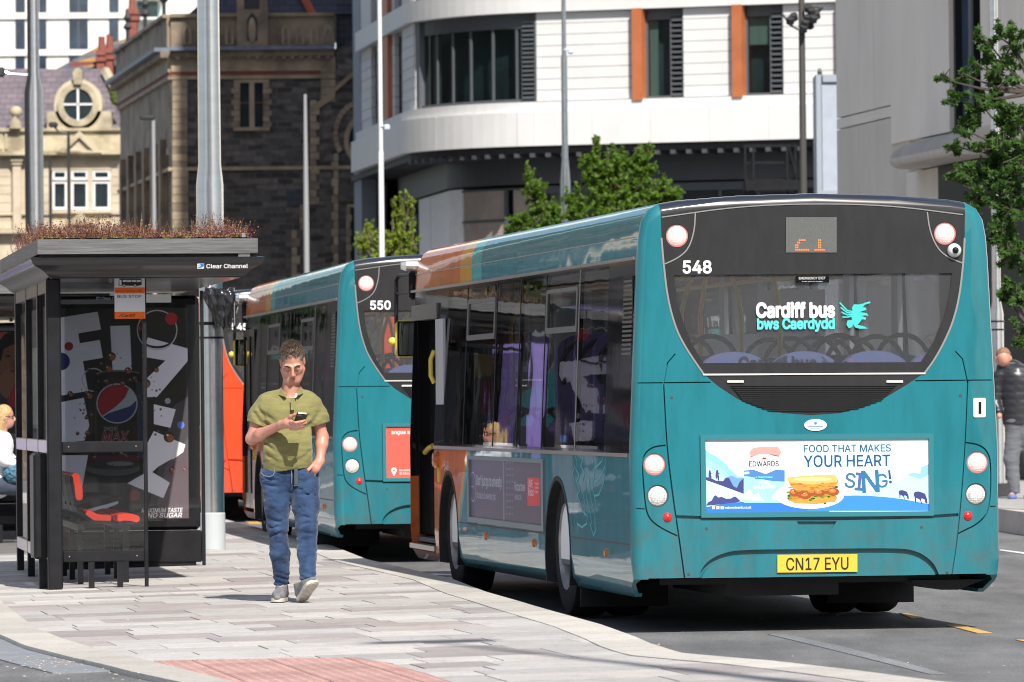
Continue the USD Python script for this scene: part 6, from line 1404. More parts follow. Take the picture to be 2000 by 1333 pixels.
    for l in ([(.05, .30), (.1, .38), (.08, .45), (.18, .5), (.1, .55), (.2, .62), (.12, .66), (.22, .74)], [(.05, .42), (-.02, .48), (.05, .56)], [(.25, .30), (.3, .36), (.22, .42), (.34, .48), (.28, .54)], [(.62, .30), (.58, .4), (.62, .5), (.56, .58)], [(.95, .26), (.85, .38), (.65, .44), (.62, .5)], [(.98, .30), (.95, .42), (.8, .52), (.64, .56)], [(.96, .44), (.9, .56), (.76, .66), (.62, .67)], [(.36, .56), (.4, .7), (.5, .8), (.55, .9)], [(.45, .5), (.5, .66), (.62, .8), (.66, .98)], [(.56, .58), (.62, .66), (.7, .78)], [(.15, .98), (.12, .9), (.26, .93), (.4, .9), (.42, .84), (.3, .8)], [(.5, .9), (.6, 1.0), (.68, .95), (.66, .86)], [(.3, .66), (.36, .76), (.32, .84)]): so(l)
    m, c = pr.mesh(); Q('side_beast', m, printm, col=c)
    if side_ad:
        sf = Polygon([(-7.08, .585), (-3.47, .585), (-3.47, 1.095), (-7.08, 1.095)], [[(-7.0, .625), (-3.56, .625), (-3.56, 1.065), (-7.0, 1.065)]])
        s1 = Q('side_advert_frame', pane(sf, SO, SEX, RZ, .018, 0), mat('side_frame', (.20, .235, .25), .35, metal=.3)); side_ad(t, s1) if callable(side_ad) else None
    # door
    if door_open:
        Q('door_leaf', [box(9.0, 9.05, .55, 1.18, .42, 2.28), box(10.32, 10.37, .60, 1.15, .42, 2.28), box(9.5, 10.36, 1.02, 1.06, .42, 2.28)], black_gloss)
        Q('door_pillar', [box(8.5, 8.93, 1.187, 1.207, 1.165, 2.17)], mat('pillar_grey', (.46, .46, .48), .4))
        f = plane_uv(T1, (0, 1.10, 0), (-1, 0, 0), (0, 0, 1)); hp_ = []
        for px, py in ((846, 874), (838, 878), (830, 887), (825.5, 900), (824, 918), (823.5, 945), (823, 980)):
            u, v = f(px, py); hp_.append((-u, 1.10, v))
        Q('grab_handle', tube(hp_, .022, 10), m_ypole)
        Q('handle', tube([(8.95, 1.215, 1.92), (8.97, 1.24, 1.85), (8.97, 1.24, 1.72), (8.96, 1.215, 1.66)], .018, 8), m_mirror_y); Q('step', box(8.98, 10.4, .95, 1.225, .31, .35), m_rail)
        Q('door_header', box(8.97, 10.42, 1.10, 1.19, 2.18, 2.305), mat('hopper_grey', (.13, .125, .12), .4))
    else:
        for a, b in ((8.99, 9.68), (9.71, 10.4)):
            d = Q('door_leaf', tm(prism_y(rrect(a, .34, b, 2.28, .03).difference(rrect(a + .07, .5, b - .07, 2.2, .04)), 1.165, 1.19)), black_gloss); Q('door_glass', box(a + .06, b - .06, 1.172, 1.18, .49, 2.21), bus_glass, d)
    # nearside mirror on its bracket
    yb = 1.18; hx = L - .05
    Q('mirror_arm', [tube([(hx - .1, 1.14, 2.56), (hx + .22, 1.22, 2.57), (hx + .28, 1.235, 2.53), (hx + .28, 1.24, 2.2), (hx + .28, 1.24, 2.0)], .018, 8), tube([(hx - .1, 1.14, 2.41), (hx + .28, 1.235, 2.42)], .014, 8)], black_satin)
    Q('mirror_bracket', box(hx - .16, hx - .05, 1.06, 1.19, 2.36, 2.6, .02), black_satin)
    mh = moved(box(-.06, .06, -.105, .105, -.155, .155, .03), hx + .26, 1.15, 2.04); Q('mirror_housing', mh, m_mirror_y); Q('mirror_glass', moved(box(-.006, .0, -.083, .083, -.135, .135, .0), hx + .197, 1.145, 2.04), m_mirror); Q('mirror_surround', moved(box(-.004, 0, -.095, .095, -.146, .146), hx + .202, 1.147, 2.04), black_gloss); Q('mirror_knob', moved(trimesh.creation.icosphere(2, .035), hx + .27, 1.275, 2.02), m_mirror_y)
    cm2 = lathe([(0, 0), (.045, 0), (.045, .1), (.03, .14), (0, .14)], 16, 'y'); Q('side_camera', moved(cm2, L - .3, 1.13, 2.64), alu)
    # inside
    Q('ceiling', box(.15, L - .5, -1.05, 1.05, 2.5, 2.54), m_int); Q('side_lining', [box(.15, 8.9, 1.13, 1.15, .4, 1.15), box(.15, 10.2, -1.15, -1.13, .4, 1.15)], m_int)
    Q('rear_shelf', box(.08, .24, -1.1, 1.1, .9, 1.35), m_intdark); Q('cab_partition', [box(9.5, 9.54, -1.1, -.35, .4, 1.55), box(9.5, 10.2, -.37, -.33, .4, 1.2)], m_intdark); Q('dashboard', box(10.05, 10.35, -1.0, .9, .6, 1.15, .05), m_intdark); Q('cab_screen', box(9.5, 9.52, -1.1, -.35, 1.55, 2.2), clear_glass)
    def seatback(x, y, zb, zt, w, mt):
        g = Polygon([(y - w, zb), (y - w, zt - .13)] + [(y + w * math.cos(a), zt - .13 + .13 * math.sin(a)) for a in np.linspace(math.pi, 0, 13)] + [(y + w, zb)]); return tm(prism_x(g, x, x + .09))
    for k, y in enumerate((.93, .47, 0, -.47, -.93)): s = Q('seat', seatback(.34, y, .95, 1.815 if k else 1.80, .228, m_moq), m_moq)
    rows = [(1.35, .90, 1.80), (2.15, .90, 1.80), (2.95, .90, 1.80), (3.7, .90, 1.80), (5.0, .42, 1.32), (5.9, .42, 1.32), (6.8, .42, 1.32)]
    for x, zf, zt in rows:
        for y in (.88, .44, -.44, -.88):
            mt = m_purple_seat if y > 0 else m_moq
            s = Q('seat', [seatback(x, y, zf + .35, zt + (.18 if y > .5 and zf > .8 else 0), .205, mt), box(x + .09, x + .5, y - .2, y + .2, zf + .36, zf + .46, .03)], mt)
            Q('grab_loop', tube([(x - .03, y + .19 * math.cos(k), zt - .08 + .21 * math.sin(k)) for k in np.linspace(math.pi + .5, -.5, 14)], .017, 6), m_intdark, s)
        if x > 1.3 and x < 3.8: Q('seat_plinth', [box(x, x + .5, .2, 1.1, zf, zf + .3), box(x, x + .5, -1.1, -.2, zf, zf + .3)], m_intdark)
    for x, y in ((1.5, .72), (1.52, .6), (2.4, .3), (2.6, -.3), (4.2, .35), (4.2, -.35), (7.3, .4), (8.8, -.3), (8.9, .6)):
        Q('pole', tube([(x, y, .9 if x < 4 else .42), (x, y, 2.1), (x, y * .9, 2.3), (x, y * .7, 2.5)], .017, 8), m_ypole)
    Q('ceiling_rail', [tube([(.8, y, 2.36), (9.2, y, 2.36)], .016, 6) for y in (.45, -.45)], m_ypole)
    Q('notice', box(4.35, 4.36, -1.0, -.5, 1.5, 2.3), m_int); Q('notice', box(4.35, 4.36, .72, 1.0, 1.4, 2.3), m_int); Q('notice', box(6.2, 6.22, -.95, -.35, 1.3, 2.0), m_int)
    for a, b in WINS_R[1:]: Q('inner_pillar', box(a - .13, a + .07, -1.135, -1.10, 1.1, 2.5), m_int)
    Q('light_strip', [box(.6, 9.5, y - .08, y + .08, 2.47, 2.495) for y in (.75, -.75)], white_paint)
    return t

# ---- prints
def ad_food(t, af):
    O = V([0, 0, 0]); pr = Print(O, REX, RZ, off=.003, step=.0004)
    a = lambda l: Polygon([Rw(1360 + x * .13, 850 + y * .13) for x, y in l]).buffer(0)
    b = lambda l: Polygon([Rw(1580 + x * .12755, 850 + y * .12755) for x, y in l]).buffer(0)
    fld = Polygon([Rw(*p) for p in [(1376, 862), (1814, 859), (1815, 1003), (1378, 1006)]])
    add = lambda g, c: pr.add(g.intersection(fld), c)
    el = lambda x, y, rx, ry, f=a: f([(x + rx * math.cos(k), y + ry * math.sin(k)) for k in np.linspace(0, 2 * math.pi, 32, endpoint=False)])
    add(fld, (.84, .90, .92))
    add(a([(1000, 80), (3500, 70), (3500, 400), (2600, 300), (2300, 500), (1700, 480), (1000, 300)]), (.76, .88, .92))
    add(b([(1260, 760), (1420, 700), (1580, 600), (1700, 620), (1720, 520), (1860, 460), (1860, 1000), (1100, 1000), (600, 1000), (700, 880), (1000, 880)]), (.56, .80, .88)); add(b([(1500, 640), (1580, 600), (1700, 620), (1720, 520), (1860, 460), (1860, 620), (1700, 700)]), (.35, .60, .74))
    for k, (c, sh) in enumerate((((.34, .62, .76), 0), ((.42, .70, .82), 110), ((.52, .78, .87), 230))): add(a([(100, 220 + sh), (190, 290 + sh), (300, 350 + sh), (400, 425 + sh), (450, 470 + sh), (520, 560 + sh), (620, 640 + sh * .7), (720, 670 + sh * .5), (720, 1000), (100, 1000)]), c)
    add(a([(420, 690), (470, 650), (540, 640), (620, 680), (720, 660), (720, 960), (420, 800)]), (.22, .42, .62)); add(a([(100, 655), (200, 665), (300, 715), (400, 720), (440, 670), (490, 670), (520, 730), (560, 800), (610, 820), (650, 730), (720, 670), (720, 930), (400, 820), (130, 700)]), (.10, .11, .28))
    add(a([(100, 690), (300, 760), (720, 915), (720, 1080), (100, 1100)]), (.60, .84, .90))
    for (x, s) in ((205, .8), (315, 1.0)): add(a([(x - 30 * s, 640), (x - 26 * s, 590), (x - 10 * s, 560 - 10 * s), (x + 8 * s, 560 - 8 * s), (x + 16 * s, 590), (x + 34 * s, 610), (x + 14 * s, 620), (x + 30 * s, 650), (x + 24 * s, 715), (x + 8 * s, 712), (x - 2, 660), (x - 18 * s, 700)]), (.11, .12, .28))
    add(a([(150, 1090), (170, 1040), (230, 1010), (260, 950), (290, 930), (330, 965), (380, 955), (450, 985), (520, 980), (570, 950), (600, 960), (670, 1025), (500, 1060)]), (.11, .12, .30))
    add(a([(130, 1110), (500, 1050), (800, 1020), (1100, 1030), (1400, 1045), (1800, 990), (2000, 980), (2000, 1200), (120, 1200)]), (.07, .26, .72)); add(b([(300, 960), (520, 953), (720, 953), (950, 960), (1200, 980), (1450, 1010), (1860, 1090), (1860, 1190), (-50, 1190), (100, 1100)]), (.09, .34, .85))
    # packet
    add(a([(700, 170), (720, 140), (760, 125), (1270, 125), (1310, 140), (1335, 170), (1335, 560), (700, 560)]), (.82, .84, .84)); add(a([(790, 290), (850, 220), (1000, 200), (1230, 205), (1275, 290), (1240, 350), (1100, 320), (950, 320), (830, 365)]), (.68, .42, .38)); add(a([(800, 345), (850, 345), (830, 368)]), (.62, .2, .16)); add(a([(1090, 310), (1245, 340), (1235, 355), (1120, 330)]), (.5, .12, .1))
    add(a([(790, 400), (850, 350), (950, 315), (1060, 312), (1160, 345), (1260, 400), (1330, 400), (1330, 540), (710, 540), (710, 400)]), (.85, .86, .86)); add(sbox(*Rw(1360 + 990 * .13, 850 + 393 * .13), *Rw(1360 + 1045 * .13, 850 + 365 * .13)), (.7, .03, .03))
    add(a([(712, 560), (860, 548), (1040, 612), (1190, 550), (1328, 555), (1328, 1040), (712, 1040)]), (.13, .30, .56)); add(a([(712, 640), (900, 670), (1100, 715), (1328, 730), (1328, 1045), (712, 1045)]), (.42, .74, .86)); add(a([(875, 650), (1165, 635), (1160, 680), (885, 692)]), (.05, .35, .60)); add(a([(720, 580), (795, 578), (795, 612), (720, 620)]), (.6, .8, .9)); add(a([(715, 920), (790, 850), (815, 860), (860, 940), (930, 890), (960, 960), (1020, 1010), (860, 1010), (715, 990)]), (.80, .86, .88))
    pt = lambda x, y: Rw(1360 + x * .13, 850 + y * .13)
    def tx(s, x0, x1, yb, h, c, bold=True, f=pt): u, v = f(x0, yb); pr.text(s, h, u, v, c, bold=bold, w=f(x1, yb)[0] - u)
    tx('EDWARDS', 790, 1240, 500, .033, (.05, .045, .06), True); tx('PORK', 940, 1110, 765, .022, (.85, .9, .92)); tx('SAUSAGES', 865, 1185, 830, .022, (.85, .9, .92)); tx('A TRADITIONAL', 890, 1150, 672, .009, (.5, .75, .88)); tx('welovedwards.co.uk', 425, 825, 1135, .015, (.8, .88, .95)); 
    for x in (235, 300, 365): add(a([(x, 1095), (x + 45, 1095), (x + 45, 1140), (x, 1140)]), (.75, .85, .95))
    # plate and sandwich
    add(el(1700, 930, 520, 205), (.86, .87, .87)); add(el(1700, 925, 380, 135), (.72, .73, .73)); add(el(1170, 960, 35, 45), (.8, .6, .66))
    q = lambda *l: a(list(l))
    add(q((1370, 1000), (1400, 900), (2000, 880), (2120, 960), (2080, 1030), (1800, 1065), (1480, 1055)), (.62, .30, .06)); add(q((1380, 1010), (1700, 960), (2100, 960), (2080, 1030), (1800, 1065), (1480, 1050)), (.72, .40, .11))
    R = np.random.default_rng(3)
    for k in range(60): x, y = R.uniform(1380, 2130), R.normal(905, 45); add(el(x, y, R.uniform(12, 34), R.uniform(8, 18)), [(.12, .26, .03), (.22, .36, .06), (.07, .16, .02)][k % 3])
    for x, y in ((1480, 890), (1590, 915), (1640, 930), (1740, 880), (1850, 890), (1960, 850), (2060, 880), (1550, 860)): add(el(x, y, 85, 62), (.42, .14, .05)); add(el(x - 15, y - 15, 55, 34), (.62, .27, .10)); add(el(x - 25, y - 25, 18, 9), (.8, .52, .28))
    add(q((1350, 670), (1420, 800), (1480, 850), (1700, 865), (1950, 845), (2120, 780), (2130, 700), (2000, 690), (1380, 660)), (.70, .38, .10)); add(q((1340, 665), (1600, 640), (1900, 622), (2080, 625), (2130, 690), (2110, 730), (1750, 770), (1500, 745), (1400, 735)), (.80, .55, .22)); add(el(1750, 690, 280, 30), (.85, .66, .36))
    for k in range(26): add(el(R.uniform(1400, 2080), R.uniform(750, 850), R.uniform(10, 40), 8), (.52, .24, .05))
    pb = lambda x, y: Rw(1580 + x * .12755, 850 + y * .12755); BLU = (.035, .15, .33)
    tx('FOOD THAT MAKES', -82, 1255, 293, .046, (.05, .18, .33), True, pb); tx('YOUR HEART', -82, 1245, 517, .073, BLU, True, pb)
    def rot_letter(s, x, y, h, ang, c, bold=True):
        u, v = pb(x, y); pr.add(affinity.translate(affinity.rotate(text_poly(s, h, bold), ang, origin=(0, 0)), u, v), c)
    rot_letter('S', 535, 820, .092, -8, (.10, .24, .38)); rot_letter('I', 695, 868, .112, -5, (.12, .20, .42)); rot_letter('N', 815, 908, .137, 3, (.07, .24, .42)); rot_letter('G', 1040, 840, .085, 8, (.07, .25, .44)); rot_letter('!', 1225, 765, .083, 6, BLU)
    for x, y, s in ((1370, 870, 1.0), (1600, 890, 1.35)):
        add(b([(x, y + 30 * s), (x + 15 * s, y + 5 * s), (x + 60 * s, y), (x + 130 * s, y + 25 * s), (x + 155 * s, y + 90 * s), (x + 160 * s, y + 140 * s), (x + 135 * s, y + 135 * s), (x + 125 * s, y + 95 * s), (x + 95 * s, y + 80 * s), (x + 85 * s, y + 95 * s), (x + 100 * s, y + 140 * s), (x + 90 * s, y + 145 * s), (x + 70 * s, y + 95 * s), (x + 30 * s, y + 75 * s), (x + 28 * s, y + 130 * s), (x + 16 * s, y + 125 * s), (x + 12 * s, y + 70 * s)]), (.10, .10, .30))
    m, c = pr.mesh(); part(af, 'poster', m, printm, col=c ** 1.25 * .93)
def ad_red(t, af):
    pr = Print(RO, REX, RZ, off=.003, step=.0004); fld = Polygon([Rw(*p) for p in [(1376, 862), (1814, 859), (1815, 1003), (1378, 1006)]])
    pr.add(fld, (.78, .115, .085)); u, v = Rw(1392, 883); pr.text('angus steakhouse', .034, u, v, (.85, .8, .78), bold=True)
    u, v = Rw(1399, 990); pr.add(ell(u, v + .02, .026, .026), (.85, .82, .8)); pr.add(Polygon([(u - .02, v + .006), (u + .02, v + .006), (u, v - .035)]), (.85, .82, .8)); pr.add(ell(u, v + .02, .010, .010), (.7, .1, .08)); pr.text('located in', .022, u + .05, v + .012, (.85, .8, .78)); pr.text('St Mary St', .022, u + .05, v - .02, (.85, .8, .78))
    m, c = pr.mesh(); part(af, 'poster', m, printm, col=c)
def ad_none(t, af):
    pr = Print(RO, REX, RZ, off=.003); pr.add(Polygon([Rw(*p) for p in [(1376, 862), (1814, 859), (1815, 1003), (1378, 1006)]]), (.3, .3, .32)); m, c = pr.mesh(); part(af, 'poster', m, printm, col=c)
def side_uni(t, s1):
    pr = Print(SO, SEX, RZ, off=.002); pr.add(sbox(-7.02, .61, -3.55, 1.075), (.105, .085, .105))
    f = lambda px, py: (-Ss(px, py)[0], Ss(px, py)[1])
    def tx(s, x0, x1, py, h, c, bold=True): u, v = f(x0, py); pr.text(s, h, u, v, c, bold=bold, w=f(x1, py)[0] - u)
    G = (.42, .42, .45)
    u, v = f(924, 954); pr.add(ell(u, v, .16, .115).difference(ell(u, v, .15, .107)), G); pr.add(sbox(u - .1, v - .003, u + .05, v + .003), G)
    tx("Don't just go to university.", 931, 981, 950.5, .075, G); tx('Choose to do university right.', 931, 969, 976, .05, G, False)
    pr.add(sbox(f(983.5, 900)[0] - .03, .61, f(983.5, 900)[0] + .03, 1.075), (.22, .21, .25))
    for r in range(9):
        for k in range(5): u, v = f(989 + k * 3, 909 + r * 12.5); pr.add(sbox(u, v, u + .02, v + .016), (.26, .26, .3))
    tx('Find out more', 1005.5, 1026, 961, .06, G); tx('uwe.ac.uk', 1006, 1019, 979, .05, (.30, .40, .45), False)
    pr.add(Polygon([f(1030.5, 935.5), f(1054.5, 937), f(1054.5, 992), f(1030.5, 991.5)]), (.70, .05, .05)); tx('UWE', 1032, 1041, 955, .055, (.7, .5, .5)); tx('Bristol', 1032, 1043, 971, .05, (.7, .5, .5)); tx('University of', 1045, 1053.5, 950, .018, (.7, .5, .5)); tx('the West of', 1045, 1053, 958, .018, (.7, .5, .5)); tx('England', 1045, 1051, 966, .018, (.7, .5, .5))
    m, c = pr.mesh(); part(s1, 'side_poster', m, printm, col=c)
def side_red(t, s1):
    pr = Print(SO, SEX, RZ, off=.002); pr.add(sbox(-7.02, .61, -3.55, 1.075), (.62, .05, .06)); pr.text('FILLING ME UP', .16, -6.9, .86, (.75, .72, .72), bold=True, w=3.0); pr.text('EASY PIECES', .14, -6.9, .66, (.75, .72, .72), bold=True, w=2.4); m, c = pr.mesh(); part(s1, 'side_poster', m, printm, col=c)
bus1 = bus(B1, BROT, 'nearest teal bus with sandwich advert and open front door', '548', m_teal, ad_food, True, side_ad=side_uni)
a2 = math.atan(0.130); u2 = V([-math.sin(a2), math.cos(a2)]); r2 = V([u2[1], -u2[0]])
B2 = V([-1.644, 52.2]) + 1.22 * r2
bus2 = bus(B2, math.atan2(u2[1], u2[0]), 'teal bus 550 with red advert, parked ahead behind the walking man', '550', m_teal, ad_red, False, side_ad=side_red)
B3 = V([-2.53, 69.0])
bus3 = bus(B3, BROT, 'orange-red bus mostly hidden, farthest of the queue', '545', m_redbus, ad_none, False, side_ad=False)
# ================================================================== PEOPLE
class Field:
    """signed distance on a grid; negative inside."""
    def __init__(s, lo, hi, h):
        s.lo, s.h = V(lo, float), h; s.n = np.ceil((V(hi) - s.lo) / h).astype(int) + 1; s.F = np.full(s.n, 0.2, np.float32)
    def blk(s, a, b):
        i0 = np.clip(np.floor((V(a) - s.lo) / s.h).astype(int), 0, s.n - 1); i1 = np.clip(np.ceil((V(b) - s.lo) / s.h).astype(int) + 1, 1, s.n)
        sl = tuple(slice(i, j) for i, j in zip(i0, i1)); g = np.meshgrid(*[s.lo[k] + s.h * np.arange(i0[k], i1[k]) for k in range(3)], indexing='ij'); return sl, np.stack(g, -1).astype(np.float32)
    def put(s, sl, d, k, sub=False):
        A = s.F[sl]
        if sub: d = -d; t = np.clip(.5 - .5 * (d - A) / k, 0, 1); s.F[sl] = A * t + d * (1 - t) + k * t * (1 - t) if False else np.maximum(A, d) + (np.maximum(k - np.abs(A - d), 0) ** 2) / (4 * k)
        else: s.F[sl] = np.minimum(A, d) - (np.maximum(k - np.abs(A - d), 0) ** 2) / (4 * k)
    def cone(s, a, b, ra, rb, k=.02, sub=False, flat=None):
        a, b = V(a, float), V(b, float); m = max(ra, rb) + k + .03; sl, p = s.blk(np.minimum(a, b) - m, np.maximum(a, b) + m)
        ba = (b - a).astype(np.float32); t = np.clip(((p - a.astype(np.float32)) @ ba) / (ba @ ba + 1e-12), 0, 1); v = p - a.astype(np.float32) - t[..., None] * ba
        if flat is not None: v = v / V(flat, np.float32)
        s.put(sl, np.linalg.norm(v, axis=-1) - (ra + (rb - ra) * t), k, sub); return s
    def chain(s, pts, rs, k=.02):
        for i in range(len(pts) - 1): s.cone(pts[i], pts[i + 1], rs[i], rs[i + 1], k)
        return s
    def ell(s, c, r, k=.02, sub=False, R=None):
        c, r = V(c, float), V(r, float); m = r.max() + k + .02; sl, p = s.blk(c - m, c + m); q = p - c.astype(np.float32)
        if R is not None: q = q @ R.astype(np.float32)
        k0 = np.linalg.norm(q / r.astype(np.float32), axis=-1); k1 = np.linalg.norm(q / (r * r).astype(np.float32), axis=-1) + 1e-6
        s.put(sl, k0 * (k0 - 1) / k1, k, sub); return s
    def cut(s, o, n, k=.004):
        """removes the side the normal points to."""
        g = np.meshgrid(*[s.lo[i] + s.h * np.arange(s.n[i]) for i in range(3)], indexing='ij'); n = V(n, float) / np.linalg.norm(n)
        d = sum((g[i] - o[i]) * n[i] for i in range(3)); s.F = np.maximum(s.F, d.astype(np.float32)); return s
    def noise(s, amp, freq, seed=0, near=.05, oct=3):
        idx = np.argwhere(np.abs(s.F) < near); p = s.lo + idx * s.h; w = meshkit.fbm(p * V(freq), oct, seed) - .5
        s.F[tuple(idx.T)] += (amp * 2 * w).astype(np.float32); return s
    def mesh(s, smooth=4):
        F, n = s.F, s.n; inside = F < 0; c = [(i, j, k) for i in (0, 1) for j in (0, 1) for k in (0, 1)]
        cs = np.zeros(n - 1, np.uint8)
        for i, j, k in c: cs += inside[i:n[0] - 1 + i, j:n[1] - 1 + j, k:n[2] - 1 + k]
        act = (cs > 0) & (cs < 8); idx = np.argwhere(act); vid = np.full(n - 1, -1, np.int64); vid[act] = np.arange(len(idx))
        val = {q: F[idx[:, 0] + q[0], idx[:, 1] + q[1], idx[:, 2] + q[2]] for q in c}; acc = np.zeros((len(idx), 3)); cnt = np.zeros(len(idx))
        for q in c:
            for ax in range(3):
                if q[ax] == 0:
                    e = list(q); e[ax] = 1; e = tuple(e); A, B = val[q], val[e]; cr = (A < 0) != (B < 0); t = np.where(cr, A / np.where(cr, A - B, 1), 0)
                    pt = np.tile(V(q, float), (len(idx), 1)); pt[:, ax] += t; acc[cr] += pt[cr]; cnt[cr] += 1
        v = s.lo + (idx + acc / cnt[:, None]) * s.h; fs = []
        for ax in range(3):
            a1, a2 = (ax + 1) % 3, (ax + 2) % 3; sa = [slice(1, -1)] * 3; sa[ax] = slice(0, -1); sb = list(sa); sb[ax] = slice(1, None)
            sa2, sb2 = list(sa), list(sb)
            A, B = inside[tuple(sa)], inside[tuple(sb)]; e = np.argwhere(A != B)
            if not len(e): continue
            off = np.ones(3, int); off[ax] = 0; e2 = e + off; flip = A[tuple(e.T)]
            d1, d2 = np.zeros(3, int), np.zeros(3, int); d1[a1] = 1; d2[a2] = 1
            g = lambda d: vid[tuple((e2 - d).T)]
            q0, q1, q2, q3 = g(d1 * 0), g(d1), g(d1 + d2), g(d2); ok = (q0 >= 0) & (q1 >= 0) & (q2 >= 0) & (q3 >= 0)
            Q = np.stack([q0, q1, q2, q3], 1)[ok]; Q[~flip[ok]] = Q[~flip[ok]][:, ::-1]; fs += [Q[:, [0, 1, 2]], Q[:, [0, 2, 3]]]
        m = trimesh.Trimesh(v, np.vstack(fs), process=False)
        E = m.edges_unique; deg = np.maximum(np.bincount(E.ravel(), minlength=len(v)), 1)[:, None]; x = v.copy()
        for _ in range(smooth):
            for lam in (.5, -.53):
                a = np.zeros_like(x); np.add.at(a, E[:, 0], x[E[:, 1]]); np.add.at(a, E[:, 1], x[E[:, 0]]); x = x + lam * (a / deg - x)
        m = trimesh.Trimesh(x, m.faces, process=False)
        if m.volume < 0: m.invert()
        return m
def rotx(a): return V([[1, 0, 0], [0, math.cos(a), -math.sin(a)], [0, math.sin(a), math.cos(a)]])
def rotz(a): return V([[math.cos(a), -math.sin(a), 0], [math.sin(a), math.cos(a), 0], [0, 0, 1]])
def roty(a): return V([[math.cos(a), 0, math.sin(a)], [0, 1, 0], [-math.sin(a), 0, math.cos(a)]])
def skinm(name, c, c2):
    return usdkit.material(stage, f'/World/Looks/{name}', {'tc': ('texture_coordinate', {}), 'n': ('noise_texture', {'scale': 16.0, 'detail': 5.0}), 'r': ('rgb_ramp', {'ramp': [(.35, c), (.68, c2)]}), 'b': ('bump', {'strength': .15, 'distance': .002}), 'n2': ('noise_texture', {'scale': 160.0}),
        'p': ('principled_bsdf', {'roughness': .48, 'subsurface_weight': .12, 'subsurface_radius': (1, .35, .2), 'subsurface_scale': .006})}, [('tc.object', 'n.vector'), ('tc.object', 'n2.vector'), ('n.fac', 'r.fac'), ('r.color', 'p.base_color'), ('n2.fac', 'b.height'), ('b.normal', 'p.normal')], surface='p.BSDF')
def clothm(name, c, var=.12, sc=9, weave=220, rough=.85, stretch=(1, 1, 1), c2=None):
    return mat(name, c, rough, var=var, vscale=sc, bump=.25, bscale=weave, bdist=.002, spec=.2, stretch=stretch, sheen_weight=.15, color2=c2)

# ---- the walking man
skin = skinm('skin_fair', (.54, .275, .20), (.46, .205, .145))
MX, MY = None, None
g0 = on_pave(573, 1175.5); Ym = g0[1]; SC = FPX / Ym
man = thing('person', 'man in olive polo shirt and blue jeans walking while reading his phone', 'person', (g0[0], g0[1], g0[2]))
def mp(px, py, y=0.0): return V([(px - 573) / SC * (1 + y / Ym), y, (1175.5 - py) / SC * 1.0 + 0.0])
HP = V([.010, -.045, 1.690]); HR = rotz(math.radians(3)) @ rotx(math.radians(33)) @ roty(math.radians(-3))
hl_ = lambda x, y, z: HP + HR @ V([x, y, z])
B_ = Field((-.42, -.58, -.02), (.36, .34, 1.86), .0052)
# trunk under the clothes
B_.cone((-.02, .02, .98), (-.02, .03, 1.30), .12, .13, .06).cone((-.12, .02, 1.36), (.08, .02, 1.36), .06, .06, .06).cone((-.01, .03, 1.38), (.004, -.005, 1.60), .066, .058, .05).cone((-.09, .02, .92), (.06, .02, .92), .10, .10, .05)
# legs (slim, inside the jeans)
KL, AL = V([-.105, -.005, .525]), V([-.082, .10, .105]); KR, AR_ = V([.100, -.115, .515]), V([.112, -.235, .135])
B_.chain([(-.105, .02, .90), KL, AL], [.07, .05, .035], .03); B_.chain([(.075, .0, .90), KR, AR_], [.07, .05, .035], .03)
B_.cone(AL, (-.09, .03, .05), .035, .03, .02); B_.cone(AR_, (.122, -.275, .125), .033, .022, .02)
# arms
SL, EL, WL = V([-.193, .02, 1.392]), V([-.283, .015, 1.145]), V([-.062, -.245, 1.243])
SRr, ER, WR = V([.150, .02, 1.392]), V([.213, .045, 1.150]), V([.196, -.025, .985])
B_.chain([SL, (SL + EL) / 2, EL], [.052, .048, .040], .03); B_.chain([EL, EL + (WL - EL) * .3, WL], [.040, .042, .028], .025)
B_.chain([SRr, (SRr + ER) / 2, ER], [.052, .048, .040], .03); B_.chain([ER, ER + (WR - ER) * .3, WR], [.040, .041, .028], .025)
# hand in the pocket: palm and fingers
B_.cone(WR, (.160, -.072, .935), .030, .036, .02, flat=(1.1, .75, 1.05))
for k, (dx, dz) in enumerate(((-.030, .012), (-.012, .0), (.006, -.004), (.022, -.002))): B_.chain([(.160 + dx * .6, -.075, .925 + dz), (.135 + dx, -.06, .89 + dz), (.125 + dx, -.045, .855 + dz)], [.011, .0105, .009], .006)
B_.chain([(.150, -.085, .955), (.118, -.112, .925), (.108, -.09, .895)], [.014, .011, .009], .008)
# phone hand: palm, four fingers under the phone, thumb along its edge
PC = V([.078, -.375, 1.292]); pl_ = V([.18, -.905, .385]); pl_ /= np.linalg.norm(pl_); pw_ = V([.985, .16, -.08]); pw_ -= pl_ * pw_.dot(pl_); pw_ /= np.linalg.norm(pw_); pw_ = -pw_; pn_ = np.cross(pw_, pl_)
B_.cone(WL, (-.012, -.305, 1.252), .030, .034, .02, flat=(1, 1, 1)); B_.cone((-.03, -.28, 1.25), (.005, -.335, 1.243), .030, .026, .015); B_.cone((-.02, -.30, 1.268), (.012, -.33, 1.262), .022, .020, .012)
for z, tip, l, dy in ((1.263, .108, 0, -.025), (1.2475, .116, 1, -.012), (1.232, .108, 2, .0), (1.218, .090, 3, .012)):
    B_.chain([(.005, -.345 + dy * .6, z - .004), (.045, -.392 + dy, z - .006), (.085, -.40 + dy, z), (tip, -.385 + dy, z + .008)], [.0125, .0105, .0098, .0085], .004)
B_.chain([(-.008, -.315, 1.275), (.008, -.345, 1.300), (.036, -.365, 1.312), (.052, -.375, 1.3165)], [.017, .0135, .011, .0095], .008)
